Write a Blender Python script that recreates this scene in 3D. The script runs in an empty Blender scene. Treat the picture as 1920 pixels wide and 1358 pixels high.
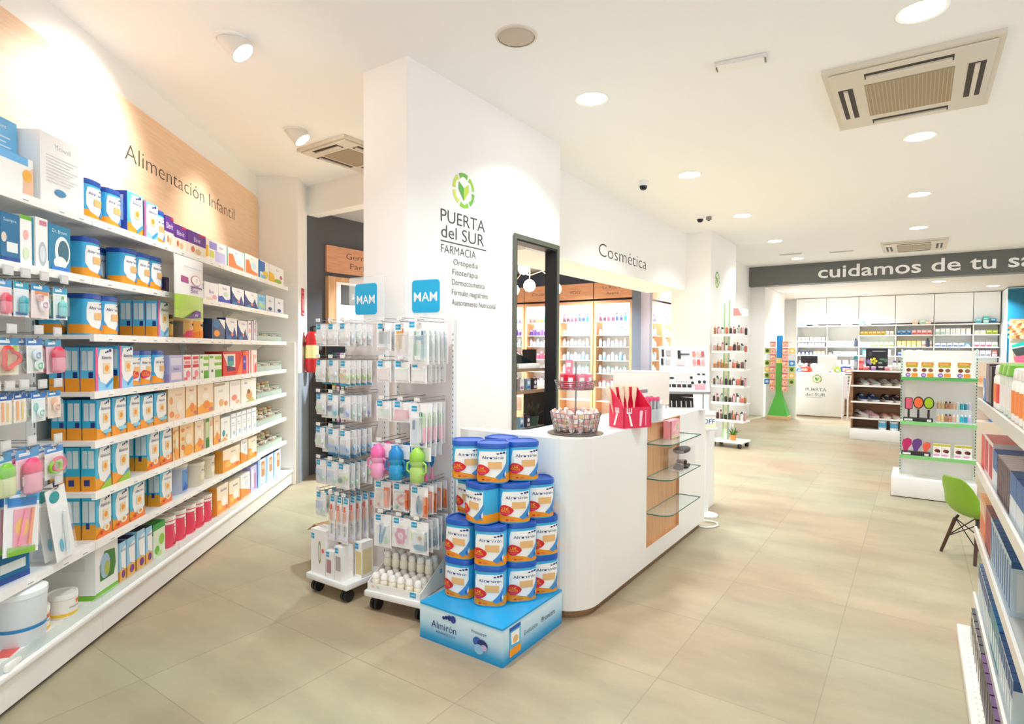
import bpy, bmesh, math, random
from math import sin, cos, pi, radians, sqrt
from mathutils import Matrix, Vector
random.seed(7)
S = bpy.context.scene
COL = S.collection

# ------------------------------------------------------------------ camera
CAM_H = 1.5
YAW, PITCH, ROLL = radians(34.75), radians(-1.297), radians(-0.303)
cam_d = bpy.data.cameras.new('camera')
cam = bpy.data.objects.new('camera', cam_d)
COL.objects.link(cam)
_f = Vector((-sin(YAW) * cos(PITCH), cos(YAW) * cos(PITCH), sin(PITCH)))
_r = Vector((cos(YAW), sin(YAW), 0))
_d = _f.cross(_r)
_r2 = cos(ROLL) * _r + sin(ROLL) * _d
_d2 = -sin(ROLL) * _r + cos(ROLL) * _d
_m = Matrix.Identity(4)
for i in range(3):
    _m[i][0], _m[i][1], _m[i][2] = _r2[i], -_d2[i], -_f[i]
_m[2][3] = CAM_H
cam.matrix_world = _m
cam_d.sensor_fit = 'HORIZONTAL'
cam_d.sensor_width = 36
cam_d.lens = 36 * 1094 / 1920
cam_d.clip_start = 0.02
S.camera = cam

# ------------------------------------------------------------------ world, exposure
S.view_settings.view_transform = 'Standard'
S.view_settings.look = 'None'
S.view_settings.exposure = 0.27
S.view_settings.gamma = 1.0
S.view_settings.use_curve_mapping = False
try:
    S.cycles.use_denoising = True
    S.cycles.max_bounces = 10
    S.cycles.diffuse_bounces = 7
    S.cycles.glossy_bounces = 4
    S.cycles.transparent_max_bounces = 40
    S.cycles.sample_clamp_indirect = 6
    S.cycles.caustics_reflective = False
    S.cycles.caustics_refractive = False
except Exception:
    pass
W = bpy.data.worlds.new('daylight')
S.world = W
W.use_nodes = True
W.node_tree.nodes['Background'].inputs[0].default_value = (0.85, 0.925, 1.0, 1)
W.node_tree.nodes['Background'].inputs[1].default_value = 1.7
LIGHT = dict(down=17, back=62, wash=80, cosmetic=120, shelf=48)
WARM, NEUT = (1.0, 0.98, 0.96), (0.85, 0.93, 1.0)

# ------------------------------------------------------------------ helpers
def hexlin(h):
    h = h.lstrip('#')
    o = []
    for i in (0, 2, 4):
        c = int(h[i:i + 2], 16) / 255
        o.append(c / 12.92 if c <= 0.04045 else ((c + 0.055) / 1.055) ** 2.4)
    return (o[0], o[1], o[2], 1)

_mats = {}
def M(col, rough=0.5, metal=0.0, alpha=1.0, emit=0.0, coat=0.0):
    key = (col, rough, metal, alpha, emit, coat)
    if key in _mats:
        return _mats[key]
    m = bpy.data.materials.new('finish_%s_%d' % (col.lstrip('#'), len(_mats)))
    m.use_nodes = True
    b = m.node_tree.nodes['Principled BSDF']
    b.inputs['Base Color'].default_value = hexlin(col)
    b.inputs['Roughness'].default_value = rough
    b.inputs['Metallic'].default_value = metal
    b.inputs['Alpha'].default_value = alpha
    if coat:
        b.inputs['Coat Weight'].default_value = coat
    if emit:
        b.inputs['Emission Color'].default_value = hexlin(col)
        b.inputs['Emission Strength'].default_value = emit
    _mats[key] = m
    return m

def nodes_of(name, rough=0.5):
    m = bpy.data.materials.new(name)
    m.use_nodes = True
    nt = m.node_tree
    b = nt.nodes['Principled BSDF']
    b.inputs['Roughness'].default_value = rough
    return m, nt, b

def wood_mat(name, c1, c2, axis='Z', scale=14, rough=0.45):
    m, nt, b = nodes_of(name, rough)
    tc = nt.nodes.new('ShaderNodeTexCoord')
    mp = nt.nodes.new('ShaderNodeMapping')
    sc = {'X': (0.35, 6, 6), 'Y': (6, 0.35, 6), 'Z': (6, 6, 0.35)}[axis]
    mp.inputs['Scale'].default_value = sc
    n = nt.nodes.new('ShaderNodeTexNoise')
    n.inputs['Scale'].default_value = scale
    n.inputs['Detail'].default_value = 5
    r = nt.nodes.new('ShaderNodeValToRGB')
    r.color_ramp.elements[0].position = 0.3
    r.color_ramp.elements[0].color = hexlin(c1)
    r.color_ramp.elements[1].position = 0.7
    r.color_ramp.elements[1].color = hexlin(c2)
    nt.links.new(tc.outputs['Object'], mp.inputs[0])
    nt.links.new(mp.outputs[0], n.inputs['Vector'])
    nt.links.new(n.outputs['Fac'], r.inputs[0])
    nt.links.new(r.outputs[0], b.inputs['Base Color'])
    return m

def plaster_mat(name, c, rough=0.85, bump=0.05):
    m, nt, b = nodes_of(name, rough)
    b.inputs['Base Color'].default_value = hexlin(c)
    tc = nt.nodes.new('ShaderNodeTexCoord')
    n = nt.nodes.new('ShaderNodeTexNoise')
    n.inputs['Scale'].default_value = 60
    n.inputs['Detail'].default_value = 3
    bp = nt.nodes.new('ShaderNodeBump')
    bp.inputs['Strength'].default_value = bump
    bp.inputs['Distance'].default_value = 0.002
    nt.links.new(tc.outputs['Object'], n.inputs['Vector'])
    nt.links.new(n.outputs['Fac'], bp.inputs['Height'])
    nt.links.new(bp.outputs[0], b.inputs['Normal'])
    return m

def clip_strip(ps, a, b):
    for lim, keep in ((a, 1), (b, -1)):
        out = []
        for i in range(len(ps)):
            p, q = ps[i], ps[(i + 1) % len(ps)]
            ip, iq = (p[0] - lim) * keep >= 0, (q[0] - lim) * keep >= 0
            if ip:
                out.append(p)
            if ip != iq:
                t = (lim - p[0]) / (q[0] - p[0])
                out.append((lim, p[1] + t * (q[1] - p[1])))
        ps = out
        if len(ps) < 3:
            return []
    return ps

class MB:
    """collects faces; build() links them as one mesh object"""
    def __init__(s):
        s.v, s.f, s.m, s.mats, s.sm = [], [], [], [], []
    def mi(s, mat):
        if isinstance(mat, str):
            mat = M(mat)
        if mat not in s.mats:
            s.mats.append(mat)
        return s.mats.index(mat)
    def add(s, vs, fs, mat, smooth=False, xf=None):
        o = len(s.v)
        s.v += [tuple(xf @ Vector(p)) for p in vs] if xf else [tuple(p) for p in vs]
        i = s.mi(mat)
        for f in fs:
            s.f.append([o + k for k in f]); s.m.append(i); s.sm.append(smooth)
        return s
    def box(s, a, b, mat, xf=None, bev=0.0, mats=None):
        (x0, y0, z0), (x1, y1, z1) = a, b
        x0, x1 = min(x0, x1), max(x0, x1); y0, y1 = min(y0, y1), max(y0, y1); z0, z1 = min(z0, z1), max(z0, z1)
        if bev > 0:
            bm = bmesh.new()
            bmesh.ops.create_cube(bm, size=1)
            for v in bm.verts:
                v.co = ((x0 + x1) / 2 + v.co.x * (x1 - x0), (y0 + y1) / 2 + v.co.y * (y1 - y0), (z0 + z1) / 2 + v.co.z * (z1 - z0))
            bmesh.ops.bevel(bm, geom=bm.edges[:], offset=min(bev, (x1 - x0) / 2.1, (y1 - y0) / 2.1, (z1 - z0) / 2.1), segments=2, affect='EDGES', profile=0.5)
            bm.verts.index_update()
            s.add([v.co for v in bm.verts], [[v.index for v in f.verts] for f in bm.faces], mat, True, xf)
            bm.free()
            return s
        vs = [(x0, y0, z0), (x1, y0, z0), (x1, y1, z0), (x0, y1, z0), (x0, y0, z1), (x1, y0, z1), (x1, y1, z1), (x0, y1, z1)]
        fs = dict(bottom=[3, 2, 1, 0], top=[4, 5, 6, 7], front=[0, 1, 5, 4], right=[1, 2, 6, 5], back=[2, 3, 7, 6], left=[3, 0, 4, 7])
        if mats:
            for k, f in fs.items():
                s.add(vs, [f], mats.get(k, mat), False, xf)
        else:
            s.add(vs, list(fs.values()), mat, False, xf)
        return s
    def prism(s, poly, z0, z1, mat, xf=None, smooth=False, topmat=None, botmat=None):
        n = len(poly)
        vs = [(x, y, z0) for x, y in poly] + [(x, y, z1) for x, y in poly]
        s.add(vs, [[i, (i + 1) % n, n + (i + 1) % n, n + i] for i in range(n)], mat, smooth, xf)
        s.add(vs, [list(range(n, 2 * n))], topmat or mat, False, xf)
        s.add(vs, [list(range(n - 1, -1, -1))], botmat or mat, False, xf)
        return s
    def lathe(s, prof, mat, n=20, c=(0, 0, 0), xf=None, sx=1, sy=1, cap=True, smooth=True):
        vs, fs = [], []
        for r, z in prof:
            for k in range(n):
                a = 2 * pi * k / n
                vs.append((c[0] + r * sx * cos(a), c[1] + r * sy * sin(a), c[2] + z))
        for i in range(len(prof) - 1):
            for k in range(n):
                fs.append([i * n + k, i * n + (k + 1) % n, (i + 1) * n + (k + 1) % n, (i + 1) * n + k])
        s.add(vs, fs, mat, smooth, xf)
        if cap:
            if prof[0][0] > 1e-6:
                s.add(vs[:n], [list(range(n - 1, -1, -1))], mat, False, xf)
            if prof[-1][0] > 1e-6:
                s.add(vs[-n:], [list(range(n))], mat, False, xf)
        return s
    def tube(s, pts, r, mat, n=8, xf=None, closed=False):
        pts = [Vector(p) for p in pts]
        rs = r if isinstance(r, (list, tuple)) else [r] * len(pts)
        vs, fs = [], []
        N = len(pts)
        up = None
        for i, p in enumerate(pts):
            if closed:
                t = pts[(i + 1) % N] - pts[i - 1]
            else:
                t = pts[min(i + 1, N - 1)] - pts[max(i - 1, 0)]
            t.normalize()
            if up is None:
                up = Vector((0, 0, 1)) if abs(t.z) < 0.9 else Vector((1, 0, 0))
            u = t.cross(up)
            if u.length < 1e-4:
                u = t.cross(Vector((1, 0.3, 0)))
            u.normalize(); w = u.cross(t); up = w
            for k in range(n):
                a = 2 * pi * k / n
                vs.append(p + (u * cos(a) + w * sin(a)) * rs[i])
        for i in range(N if closed else N - 1):
            j = (i + 1) % N
            for k in range(n):
                fs.append([i * n + k, i * n + (k + 1) % n, j * n + (k + 1) % n, j * n + k])
        s.add(vs, fs, mat, True, xf)
        if not closed:
            s.add(vs[:n], [list(range(n))], mat, False, xf)
            s.add(vs[-n:], [list(range(n - 1, -1, -1))], mat, False, xf)
        return s
    def art(s, fn, items, asp=1.0, nu=1):
        """prints flat shapes; fn(u, v, layer) -> point; asp = width / height of the printed area"""
        for L, it in enumerate(items, 1):
            k, c = it[0], it[-1] if it[0] != 't' else it[5]
            if k == 'r':
                u0, v0, u1, v1 = it[1:5]
                q = max(1, int(math.ceil((u1 - u0) * nu)))
                vs = [fn(u0 + (u1 - u0) * i / q, v, L) for v in (v0, v1) for i in range(q + 1)]
                s.add(vs, [[i, i + 1, q + 2 + i, q + 1 + i] for i in range(q)], c)
            elif k in 'ep':
                if k == 'e':
                    u, v, ru, rv = it[1:5]
                    n = 18
                    ps = [(u + ru * cos(2 * pi * i / n), v + rv * sin(2 * pi * i / n)) for i in range(n)]
                else:
                    ps = it[1]
                if nu > 1:
                    lo, hi = min(p[0] for p in ps), max(p[0] for p in ps)
                    for b in range(int(math.floor(lo * nu)), int(math.ceil(hi * nu))):
                        q = clip_strip(ps, b / nu, (b + 1) / nu)
                        if len(q) > 2:
                            s.add([fn(a, c_, L) for a, c_ in q], [list(range(len(q)))], c)
                else:
                    s.add([fn(a, b, L) for a, b in ps], [list(range(len(ps)))], c)
            elif k == 't':
                _, txt, u, v, hgt, c = it[:6]
                wmax = it[6] if len(it) > 6 else None
                tv, tf, tw = text2d(txt)
                su = hgt / asp
                if wmax and tw * su > wmax:
                    su = wmax / tw
                s.add([fn(u + (x - tw / 2) * su, v + (y - 0.5) * hgt, L) for x, y in tv], tf, c)
        return s
    def mesh(s, name):
        me = bpy.data.meshes.new(name)
        me.from_pydata(s.v, [], s.f)
        for m in s.mats:
            me.materials.append(m)
        me.polygons.foreach_set('material_index', s.m)
        me.polygons.foreach_set('use_smooth', s.sm)
        me.update()
        if any(s.sm):
            me.set_sharp_from_angle(angle=radians(38))
        return me
    def build(s, name, parent=None, loc=None, rz=0.0, label=None):
        o = bpy.data.objects.new(name, s.mesh(name))
        COL.objects.link(o)
        if parent is not None:
            o.parent = parent
        if loc is not None:
            o.location = loc
        o.rotation_euler.z = rz
        if label:
            o['label'] = label
        return o

_txt = {}
def text2d(txt, weight=0.0):
    """outline of the letters, cap height 1: (points, faces, width)"""
    key = (txt, weight)
    if key in _txt:
        return _txt[key]
    cu = bpy.data.curves.new('lettering', 'FONT')
    cu.body = txt
    cu.size = 1.0
    cu.resolution_u = 3
    cu.offset = weight
    ob = bpy.data.objects.new('lettering', cu)
    COL.objects.link(ob)
    bpy.context.view_layer.update()
    dg = bpy.context.evaluated_depsgraph_get()
    me = bpy.data.meshes.new_from_object(ob.evaluated_get(dg))
    vs = [(v.co.x, v.co.y) for v in me.vertices]
    fs = [list(p.vertices) for p in me.polygons]
    # faces must look towards +z of the text plane
    for f in fs:
        a, b, c = (vs[f[0]], vs[f[1]], vs[f[2]])
        if (b[0] - a[0]) * (c[1] - a[1]) - (b[1] - a[1]) * (c[0] - a[0]) < 0:
            f.reverse()
    bpy.data.objects.remove(ob)
    bpy.data.meshes.remove(me)
    if vs:
        x0 = min(v[0] for v in vs); x1 = max(v[0] for v in vs)
        vs = [((x - x0) / 0.73, y / 0.73) for x, y in vs]
        w = (x1 - x0) / 0.73
    else:
        w = 0
    _txt[key] = (vs, fs, w)
    return _txt[key]

def tag(o, label, cat, group=None, kind=None):
    if label: o['label'] = label
    if cat: o['category'] = cat
    if group: o['group'] = group
    if kind: o['kind'] = kind
    return o

def thing(name, label, cat, loc=(0, 0, 0), rz=0.0, group=None):
    o = bpy.data.objects.new(name, None)
    o.empty_display_size = 0.05
    COL.objects.link(o)
    o.location = loc
    o.rotation_euler = (0, 0, rz)
    return tag(o, label, cat, group)

def struct(name, mb, **k):
    o = mb.build(name, **k)
    o['kind'] = 'structure'
    return o

class Proto:
    """one kind of thing: a list of (part name, mesh, index of the part it hangs on); a lone mesh is the thing itself"""
    def __init__(s, name, parts):
        s.name = name
        s.parts = [(n, mb.mesh(n) if isinstance(mb, MB) else mb, p) for n, mb, p in parts]
    def put(s, loc, rz, label, cat, group=None, rx=0.0, ry=0.0, scale=None):
        if len(s.parts) == 1:
            o = bpy.data.objects.new(s.name, s.parts[0][1])
            COL.objects.link(o)
        else:
            o = bpy.data.objects.new(s.name, None)
            o.empty_display_size = 0.03
            COL.objects.link(o)
            made = []
            for n, me, p in s.parts:
                c = bpy.data.objects.new(n, me)
                COL.objects.link(c)
                c.parent = o if p is None else made[p]
                made.append(c)
        o.location = loc
        o.rotation_euler = (rx, ry, rz)
        if scale:
            o.scale = scale
        return tag(o, label, cat, group)

ORD = ['first', 'second', 'third', 'fourth', 'fifth', 'sixth', 'seventh', 'eighth', 'ninth', 'tenth', 'eleventh', 'twelfth',
       'thirteenth', 'fourteenth', 'fifteenth', 'sixteenth', 'seventeenth', 'eighteenth', 'nineteenth', 'twentieth',
       'twenty-first', 'twenty-second', 'twenty-third', 'twenty-fourth', 'twenty-fifth', 'twenty-sixth']

def frame_fn(x0, y, z0, w, h, eps=0.0004, sgn=-1):
    """face looking to local -y (sgn -1) or +y"""
    if sgn < 0:
        return lambda u, v, L: (x0 + u * w, y - eps * L, z0 + v * h)
    return lambda u, v, L: (x0 + (1 - u) * w, y + eps * L, z0 + v * h)

def left_fn(x, y0, z0, d, h, eps=0.0004):
    """face looking to local -x; u runs from the back edge to the front edge"""
    return lambda u, v, L: (x - eps * L, y0 + (1 - u) * d, z0 + v * h)

def right_fn(x, y0, z0, d, h, eps=0.0004):
    return lambda u, v, L: (x + eps * L, y0 + u * d, z0 + v * h)

# left-hand wall frame: u runs along the wall away from the shop window, n points into the room
PHI = radians(39.75)
UX, UY = -sin(PHI), cos(PHI)
NX, NY = cos(PHI), sin(PHI)
RZ_LEFT = radians(90) + PHI
def LW(s, n, z=0.0):
    return (UX * s + NX * n, UY * s + NY * n, z)
XF_LEFT = Matrix(((UX, -NX, 0, 0), (UY, -NY, 0, 0), (0, 0, 1, 0), (0, 0, 0, 1)))  # local (s, -n, z) -> world

def area(name, loc, r, power, col=NEUT, spread=120, aim=None, parent=None):
    d = bpy.data.lights.new(name, 'AREA')
    d.shape = 'DISK'
    d.size = 2 * r
    d.energy = power
    d.color = col
    d.spread = radians(spread)
    o = bpy.data.objects.new(name, d)
    COL.objects.link(o)
    o.location = loc
    if aim:
        o.rotation_euler = (Vector(aim) - Vector(loc)).to_track_quat('-Z', 'Y').to_euler()
    return o
# ------------------------------------------------------------------ large materials
WALL = plaster_mat('white_plaster', '#f4f2ef')
CEIL = plaster_mat('ceiling_paint', '#f6f6f6', bump=0.03)
CHAR = plaster_mat('charcoal_paint', '#55565a', 0.7, 0.03)
BEAMC = plaster_mat('grey_beam_paint', '#6a6c69', 0.6, 0.03)
SOFF = plaster_mat('greige_paint', '#cfc8c2', 0.7, 0.03)
OAK = wood_mat('pale_oak_panel', '#e6bd97', '#f0d0b0', 'X', 10)
OAKZ = wood_mat('oak_board', '#c98f5f', '#e0b183', 'Z', 10)
OAKX = wood_mat('oak_band', '#c98a62', '#dca27c', 'X', 12)
WALN = wood_mat('brown_oak_veneer', '#8a6446', '#a67c59', 'X', 9)
DARKWOOD = wood_mat('walnut_leg', '#3a241c', '#5a3628', 'Z', 16)
WHITE = M('#f2f1ee', 0.35)
LACQ = M('#f0eee9', 0.28)
METALW = M('#eeeeec', 0.3)
PANELG = M('#d9d6cf', 0.55)
CHROME = M('#c9cbcc', 0.18, 1.0)
STEEL = M('#a9acae', 0.35, 1.0)
BLACK = M('#17171a', 0.45)
GLASS = M('#cfe6de', 0.05, 0.0, 0.22)
GLASSEDGE = M('#2f6a5c', 0.15)
CLEAR = M('#f4f8fa', 0.08, 0.0, 0.16)
CLEARW = M('#eef2f4', 0.12, 0.0, 0.34)

def floor_mat():
    m, nt, b = nodes_of('concrete_look_tiles', 0.42)
    tc = nt.nodes.new('ShaderNodeTexCoord')
    mp = nt.nodes.new('ShaderNodeMapping')
    mp.inputs['Location'].default_value = (0.316, -3.225 + 0.68 * 8, 0)
    br = nt.nodes.new('ShaderNodeTexBrick')
    br.offset = 0.0
    br.squash = 1.0
    br.inputs['Scale'].default_value = 1.0
    br.inputs['Brick Width'].default_value = 0.632
    br.inputs['Row Height'].default_value = 0.68
    br.inputs['Mortar Size'].default_value = 0.0022
    br.inputs['Mortar Smooth'].default_value = 0.3
    br.inputs['Color1'].default_value = (0.0, 0.0, 0.0, 1)
    br.inputs['Color2'].default_value = (1.0, 1.0, 1.0, 1)
    br.inputs['Mortar'].default_value = (0.5, 0.5, 0.5, 1)
    n1 = nt.nodes.new('ShaderNodeTexNoise'); n1.inputs['Scale'].default_value = 0.55; n1.inputs['Detail'].default_value = 2
    n2 = nt.nodes.new('ShaderNodeTexNoise'); n2.inputs['Scale'].default_value = 2.6; n2.inputs['Detail'].default_value = 7; n2.inputs['Roughness'].default_value = 0.6
    mp2 = nt.nodes.new('ShaderNodeMapping'); mp2.inputs['Scale'].default_value = (0.6, 1.5, 1)
    r1 = nt.nodes.new('ShaderNodeValToRGB')
    r1.color_ramp.elements[0].position = 0.36; r1.color_ramp.elements[0].color = hexlin('#ae967b')
    r1.color_ramp.elements[1].position = 0.66; r1.color_ramp.elements[1].color = hexlin('#aaa78b')
    r2 = nt.nodes.new('ShaderNodeValToRGB')
    r2.color_ramp.elements[0].position = 0.3; r2.color_ramp.elements[0].color = (0.80, 0.79, 0.78, 1)
    r2.color_ramp.elements[1].position = 0.72; r2.color_ramp.elements[1].color = (1.09, 1.09, 1.09, 1)
    mx = nt.nodes.new('ShaderNodeMixRGB'); mx.blend_type = 'MULTIPLY'; mx.inputs[0].default_value = 1
    tint = nt.nodes.new('ShaderNodeValToRGB')
    tint.color_ramp.elements[0].color = (0.94, 0.93, 0.92, 1)
    tint.color_ramp.elements[1].color = (1.05, 1.05, 1.05, 1)
    mx2 = nt.nodes.new('ShaderNodeMixRGB'); mx2.blend_type = 'MULTIPLY'; mx2.inputs[0].default_value = 1
    mx3 = nt.nodes.new('ShaderNodeMixRGB'); mx3.inputs[2].default_value = hexlin('#8f836f')
    L = nt.links.new
    L(tc.outputs['Object'], mp.inputs[0]); L(mp.outputs[0], br.inputs['Vector'])
    L(tc.outputs['Object'], n1.inputs['Vector']); L(tc.outputs['Object'], mp2.inputs[0]); L(mp2.outputs[0], n2.inputs['Vector'])
    L(n1.outputs['Fac'], r1.inputs[0]); L(n2.outputs['Fac'], r2.inputs[0])
    L(r1.outputs[0], mx.inputs[1]); L(r2.outputs[0], mx.inputs[2])
    L(br.outputs['Color'], tint.inputs[0]); L(mx.outputs[0], mx2.inputs[1]); L(tint.outputs[0], mx2.inputs[2])
    L(br.outputs['Fac'], mx3.inputs[0]); L(mx2.outputs[0], mx3.inputs[1]); L(mx3.outputs[0], b.inputs['Base Color'])
    rr = nt.nodes.new('ShaderNodeMapRange'); rr.inputs['To Min'].default_value = 0.34; rr.inputs['To Max'].default_value = 0.52
    L(n2.outputs['Fac'], rr.inputs['Value']); L(rr.outputs[0], b.inputs['Roughness'])
    return m

# ------------------------------------------------------------------ the shell
H = 3.37
struct('floor', MB().box((-9.2, -2.6, -0.12), (4.4, 18.9, 0), floor_mat()))
struct('ceiling', MB().box((-7.2, -2.6, H), (4.4, 14.3, H + 0.15), CEIL))
struct('ceiling_back', MB().box((-3.6, 14.29, 2.94), (4.4, 18.9, 3.08), SOFF))
struct('ceiling_cosmetics', MB().box((-9.2, 4.4, 3.1), (-3.74, 12.9, 3.2), plaster_mat('wood_wool_board', '#b4b3b6', 0.95, 0.6)))
struct('wall_left', MB().box((-1.9, 2.225, 0), (6.62, 2.36, H), WALL, XF_LEFT))
struct('wall_pilaster', MB().box((6.62, 1.79, 0), (7.0, 2.36, H), WALL, XF_LEFT))
struct('wall_passage_header', MB().box((-7.1, 4.24, 3.04), (-3.12, 4.40, H), WALL))
struct('wall_charcoal', MB().box((-6.0, 4.25, 0), (-5.85, 6.6, 3.1), CHAR))
mb = MB()
mb.box((-3.12, 2.71, 0), (-2.71, 3.92, H), WALL)
mb.box((-2.80, 3.92, 0), (-2.71, 4.62, 0.76), WALL)
mb.box((-2.80, 3.92, 2.425), (-2.71, 4.66, H), WALL)
struct('wall_pillar', mb)
struct('wall_cosmetics', MB().box((-3.74, 4.66, 2.45), (-3.085, 9.35, H), WALL))
struct('wall_column', MB().box((-3.32, 9.35, 0), (-2.69, 10.9, H), WALL))
mb = MB()
mb.box((-3.6, 10.9, 0), (-3.16, 14.2, H), WALL)
mb.box((-3.6, 14.2, 0), (-2.86, 16.6, 2.94), WALL)
mb.box((-3.6, 16.6, 0), (-3.2, 18.9, 2.94), WALL)
struct('wall_side_back', mb)
struct('beam', MB().box((-3.17, 13.97, 2.94), (4.4, 14.29, H), BEAMC))
struct('wall_back', MB().box((-3.6, 18.62, 0), (4.4, 18.9, 2.94), WALL))
mb = MB().box((4.4, -2.6, 0), (4.6, -0.4, H), WALL).box((4.4, 12.4, 0), (4.6, 18.9, H), WALL)
mb.box((4.4, -0.4, 0), (4.6, 12.4, 0.35), WALL).box((4.4, -0.4, 3.1), (4.6, 12.4, H), WALL)  # long opening added in this unseen wall to let even daylight in
struct('wall_right', mb)
for k in range(5):   # mullions of made-up street windows, out of view, added as daylight fill
    struct('window_%d' % (k + 2), MB().box((4.46, -0.4 + 3.2 * k - 0.04, 0.35), (4.54, -0.4 + 3.2 * k + 0.04, 3.1), METALW))
struct('wall_cosmetics_back', MB().box((-9.2, 12.7, 0), (-3.3, 12.9, 3.1), CHAR))
struct('wall_cosmetics_far', MB().box((-9.2, 4.4, 0), (-9.0, 12.9, 3.1), CHAR))
struct('trim_pilaster', MB().box((6.615, 1.775, 0.0), (7.0, 1.79, 1.22), M('#b9c4d2', 0.3, 0.3), XF_LEFT))
struct('baseboard_side', MB().box((-3.16, 10.9, 0), (-3.145, 13.9, 0.09), METALW))

# framed opening in the pillar
DKF = M('#6b6d60', 0.4, 0.5)
DKI = M('#26272a', 0.5, 0.3)
mb = MB()
mb.box((-2.81, 3.92, 0.76), (-2.695, 3.955, 2.43), DKI)
mb.box((-2.81, 4.575, 0.76), (-2.695, 4.625, 2.43), DKI)
mb.box((-2.81, 3.955, 2.385), (-2.695, 4.575, 2.43), DKI)
mb.box((-2.81, 3.955, 0.755), (-2.695, 4.575, 0.80), DKI)
w1 = struct('window_1', mb)
mb = MB()
for a, b in (((-2.70, 3.905, 0.78), (-2.69, 3.94, 2.44)), ((-2.70, 4.59, 0.78), (-2.69, 4.63, 2.44)), ((-2.70, 3.94, 2.40), (-2.69, 4.59, 2.44))):
    mb.box(a, b, DKF)
mb.build('casing', w1)

# oak panel over the baby food shelving, with its lettering
def rounded_rect(x0, z0, x1, z1, r, corners=(1, 1, 1, 1), n=6):
    pts = []
    for (cx, cz, a0), on in zip(((x1 - r, z1 - r, 0), (x0 + r, z1 - r, 90), (x0 + r, z0 + r, 180), (x1 - r, z0 + r, 270)), corners):
        if on:
            pts += [(cx + r * cos(radians(a0 + 90 * i / n)), cz + r * sin(radians(a0 + 90 * i / n))) for i in range(n + 1)]
        else:
            pts.append((x1 if a0 in (0, 270) else x0, z1 if a0 in (0, 90) else z0))
    return pts

def slab(mb, pts, y0, y1, mat, xf=None):
    """upright board: outline in x-z, thick along y"""
    n = len(pts)
    vs = [(x, y0, z) for x, z in pts] + [(x, y1, z) for x, z in pts]
    mb.add(vs, [list(range(n))], mat, False, xf)
    mb.add(vs, [list(range(2 * n - 1, n - 1, -1))], mat, False, xf)
    mb.add(vs, [[(i + 1) % n, i, n + i, n + (i + 1) % n] for i in range(n)], mat, False, xf)
    return mb

panel = thing('wall_panel', 'long pale oak panel on the white wall above the baby food shelving', 'wall panel', LW(0, 0), RZ_LEFT)
slab(MB(), rounded_rect(-1.5, 2.2, 6.6, 3.13, 0.12, (1, 0, 0, 0)), 2.2, 2.225, OAK).build('board', panel)

def lettering(txt, weight, height, x, z, y, mat, parent, name='lettering', rz=None, loc=None, depth=0.0, wfit=None):
    """flat or raised letters facing local -y, left end at x, base line at z"""
    tv, tf, tw = text2d(txt, weight)
    sx = wfit / tw if wfit else height
    # one object per word: cut where the gap between letters is wide
    xs = sorted((min(tv[k][0] for k in f), max(tv[k][0] for k in f)) for f in tf)
    cuts, hi = [], xs[0][1]
    for lo, h_ in xs:
        if lo - hi > 0.24 + weight * 2 and ' ' in txt:
            cuts.append((lo + hi) / 2)
        hi = max(hi, h_)
    out = None
    for wi in range(len(cuts) + 1):
        lo = cuts[wi - 1] if wi else -1e9
        hi = cuts[wi] if wi < len(cuts) else 1e9
        fs = [f for f in tf if lo < sum(tv[k][0] for k in f) / len(f) < hi]
        used = sorted({k for f in fs for k in f})
        ix = {k: i for i, k in enumerate(used)}
        fs = [[ix[k] for k in f] for f in fs]
        mb = MB()
        vs = [(x + tv[k][0] * sx, y - depth, z + tv[k][1] * height) for k in used]
        mb.add(vs, fs, mat)
        if depth:
            edges = {}
            for f in fs:
                for i in range(len(f)):
                    e = (f[i], f[(i + 1) % len(f)])
                    if (e[1], e[0]) in edges:
                        edges.pop((e[1], e[0]))
                    else:
                        edges[e] = 1
            n = len(vs)
            mb.add(vs + [(p[0], y, p[2]) for p in vs], [[b_, a_, n + a_, n + b_] for a_, b_ in edges], mat)
        out = mb.build(name, parent, loc, rz or 0.0)
    return out

INK = M('#4d4640', 0.5)
INKG = M('#4a4845', 0.5)
lettering('Alimentación Infantil', -0.012, 0.118, 4.06, 2.735, 2.199, INK, panel, wfit=1.86)

# pillar logo and lettering
def yx_sign(name, label, cat, x):
    """sign on a wall that faces +x: local x runs along +y of the room"""
    return thing(name, label, cat, (x, 0, 0), radians(90))

def logo(mb, cx, cz, r, y, c=('#8fc63d', '#c3d64a', '#6db33f', '#d5dc5c')):
    """ring of six leaf arcs round a split shield"""
    for k in range(6):
        a0, a1 = radians(60 * k + 8), radians(60 * k + 58)
        pts = []
        for i in range(7):
            a = a0 + (a1 - a0) * i / 6
            pts.append((cx + r * cos(a), y, cz + r * sin(a)))
        for i in range(7):
            a = a1 + (a0 - a1) * i / 6
            ri = r * (0.70 + 0.10 * sin(pi * i / 6))
            pts.append((cx + ri * cos(a), y, cz + ri * sin(a)))
        n = 7
        mb.add(pts, [[i + 1, i, 13 - i, 12 - i] for i in range(6)], M(c[k % 2 * 2 + (k // 2) % 2], 0.5))
    q = r * 0.60
    mb.add([(cx - q * 0.75, y, cz + q * 0.75), (cx, y, cz + q * 0.25), (cx, y, cz - q), (cx - q * 0.80, y, cz)], [[3, 2, 1, 0]], M('#5aa83a', 0.5))
    mb.add([(cx + q * 0.75, y, cz + q * 0.75), (cx + q * 0.80, y, cz), (cx, y, cz - q), (cx, y, cz + q * 0.25)], [[3, 2, 1, 0]], M('#b9d048', 0.5))

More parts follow.
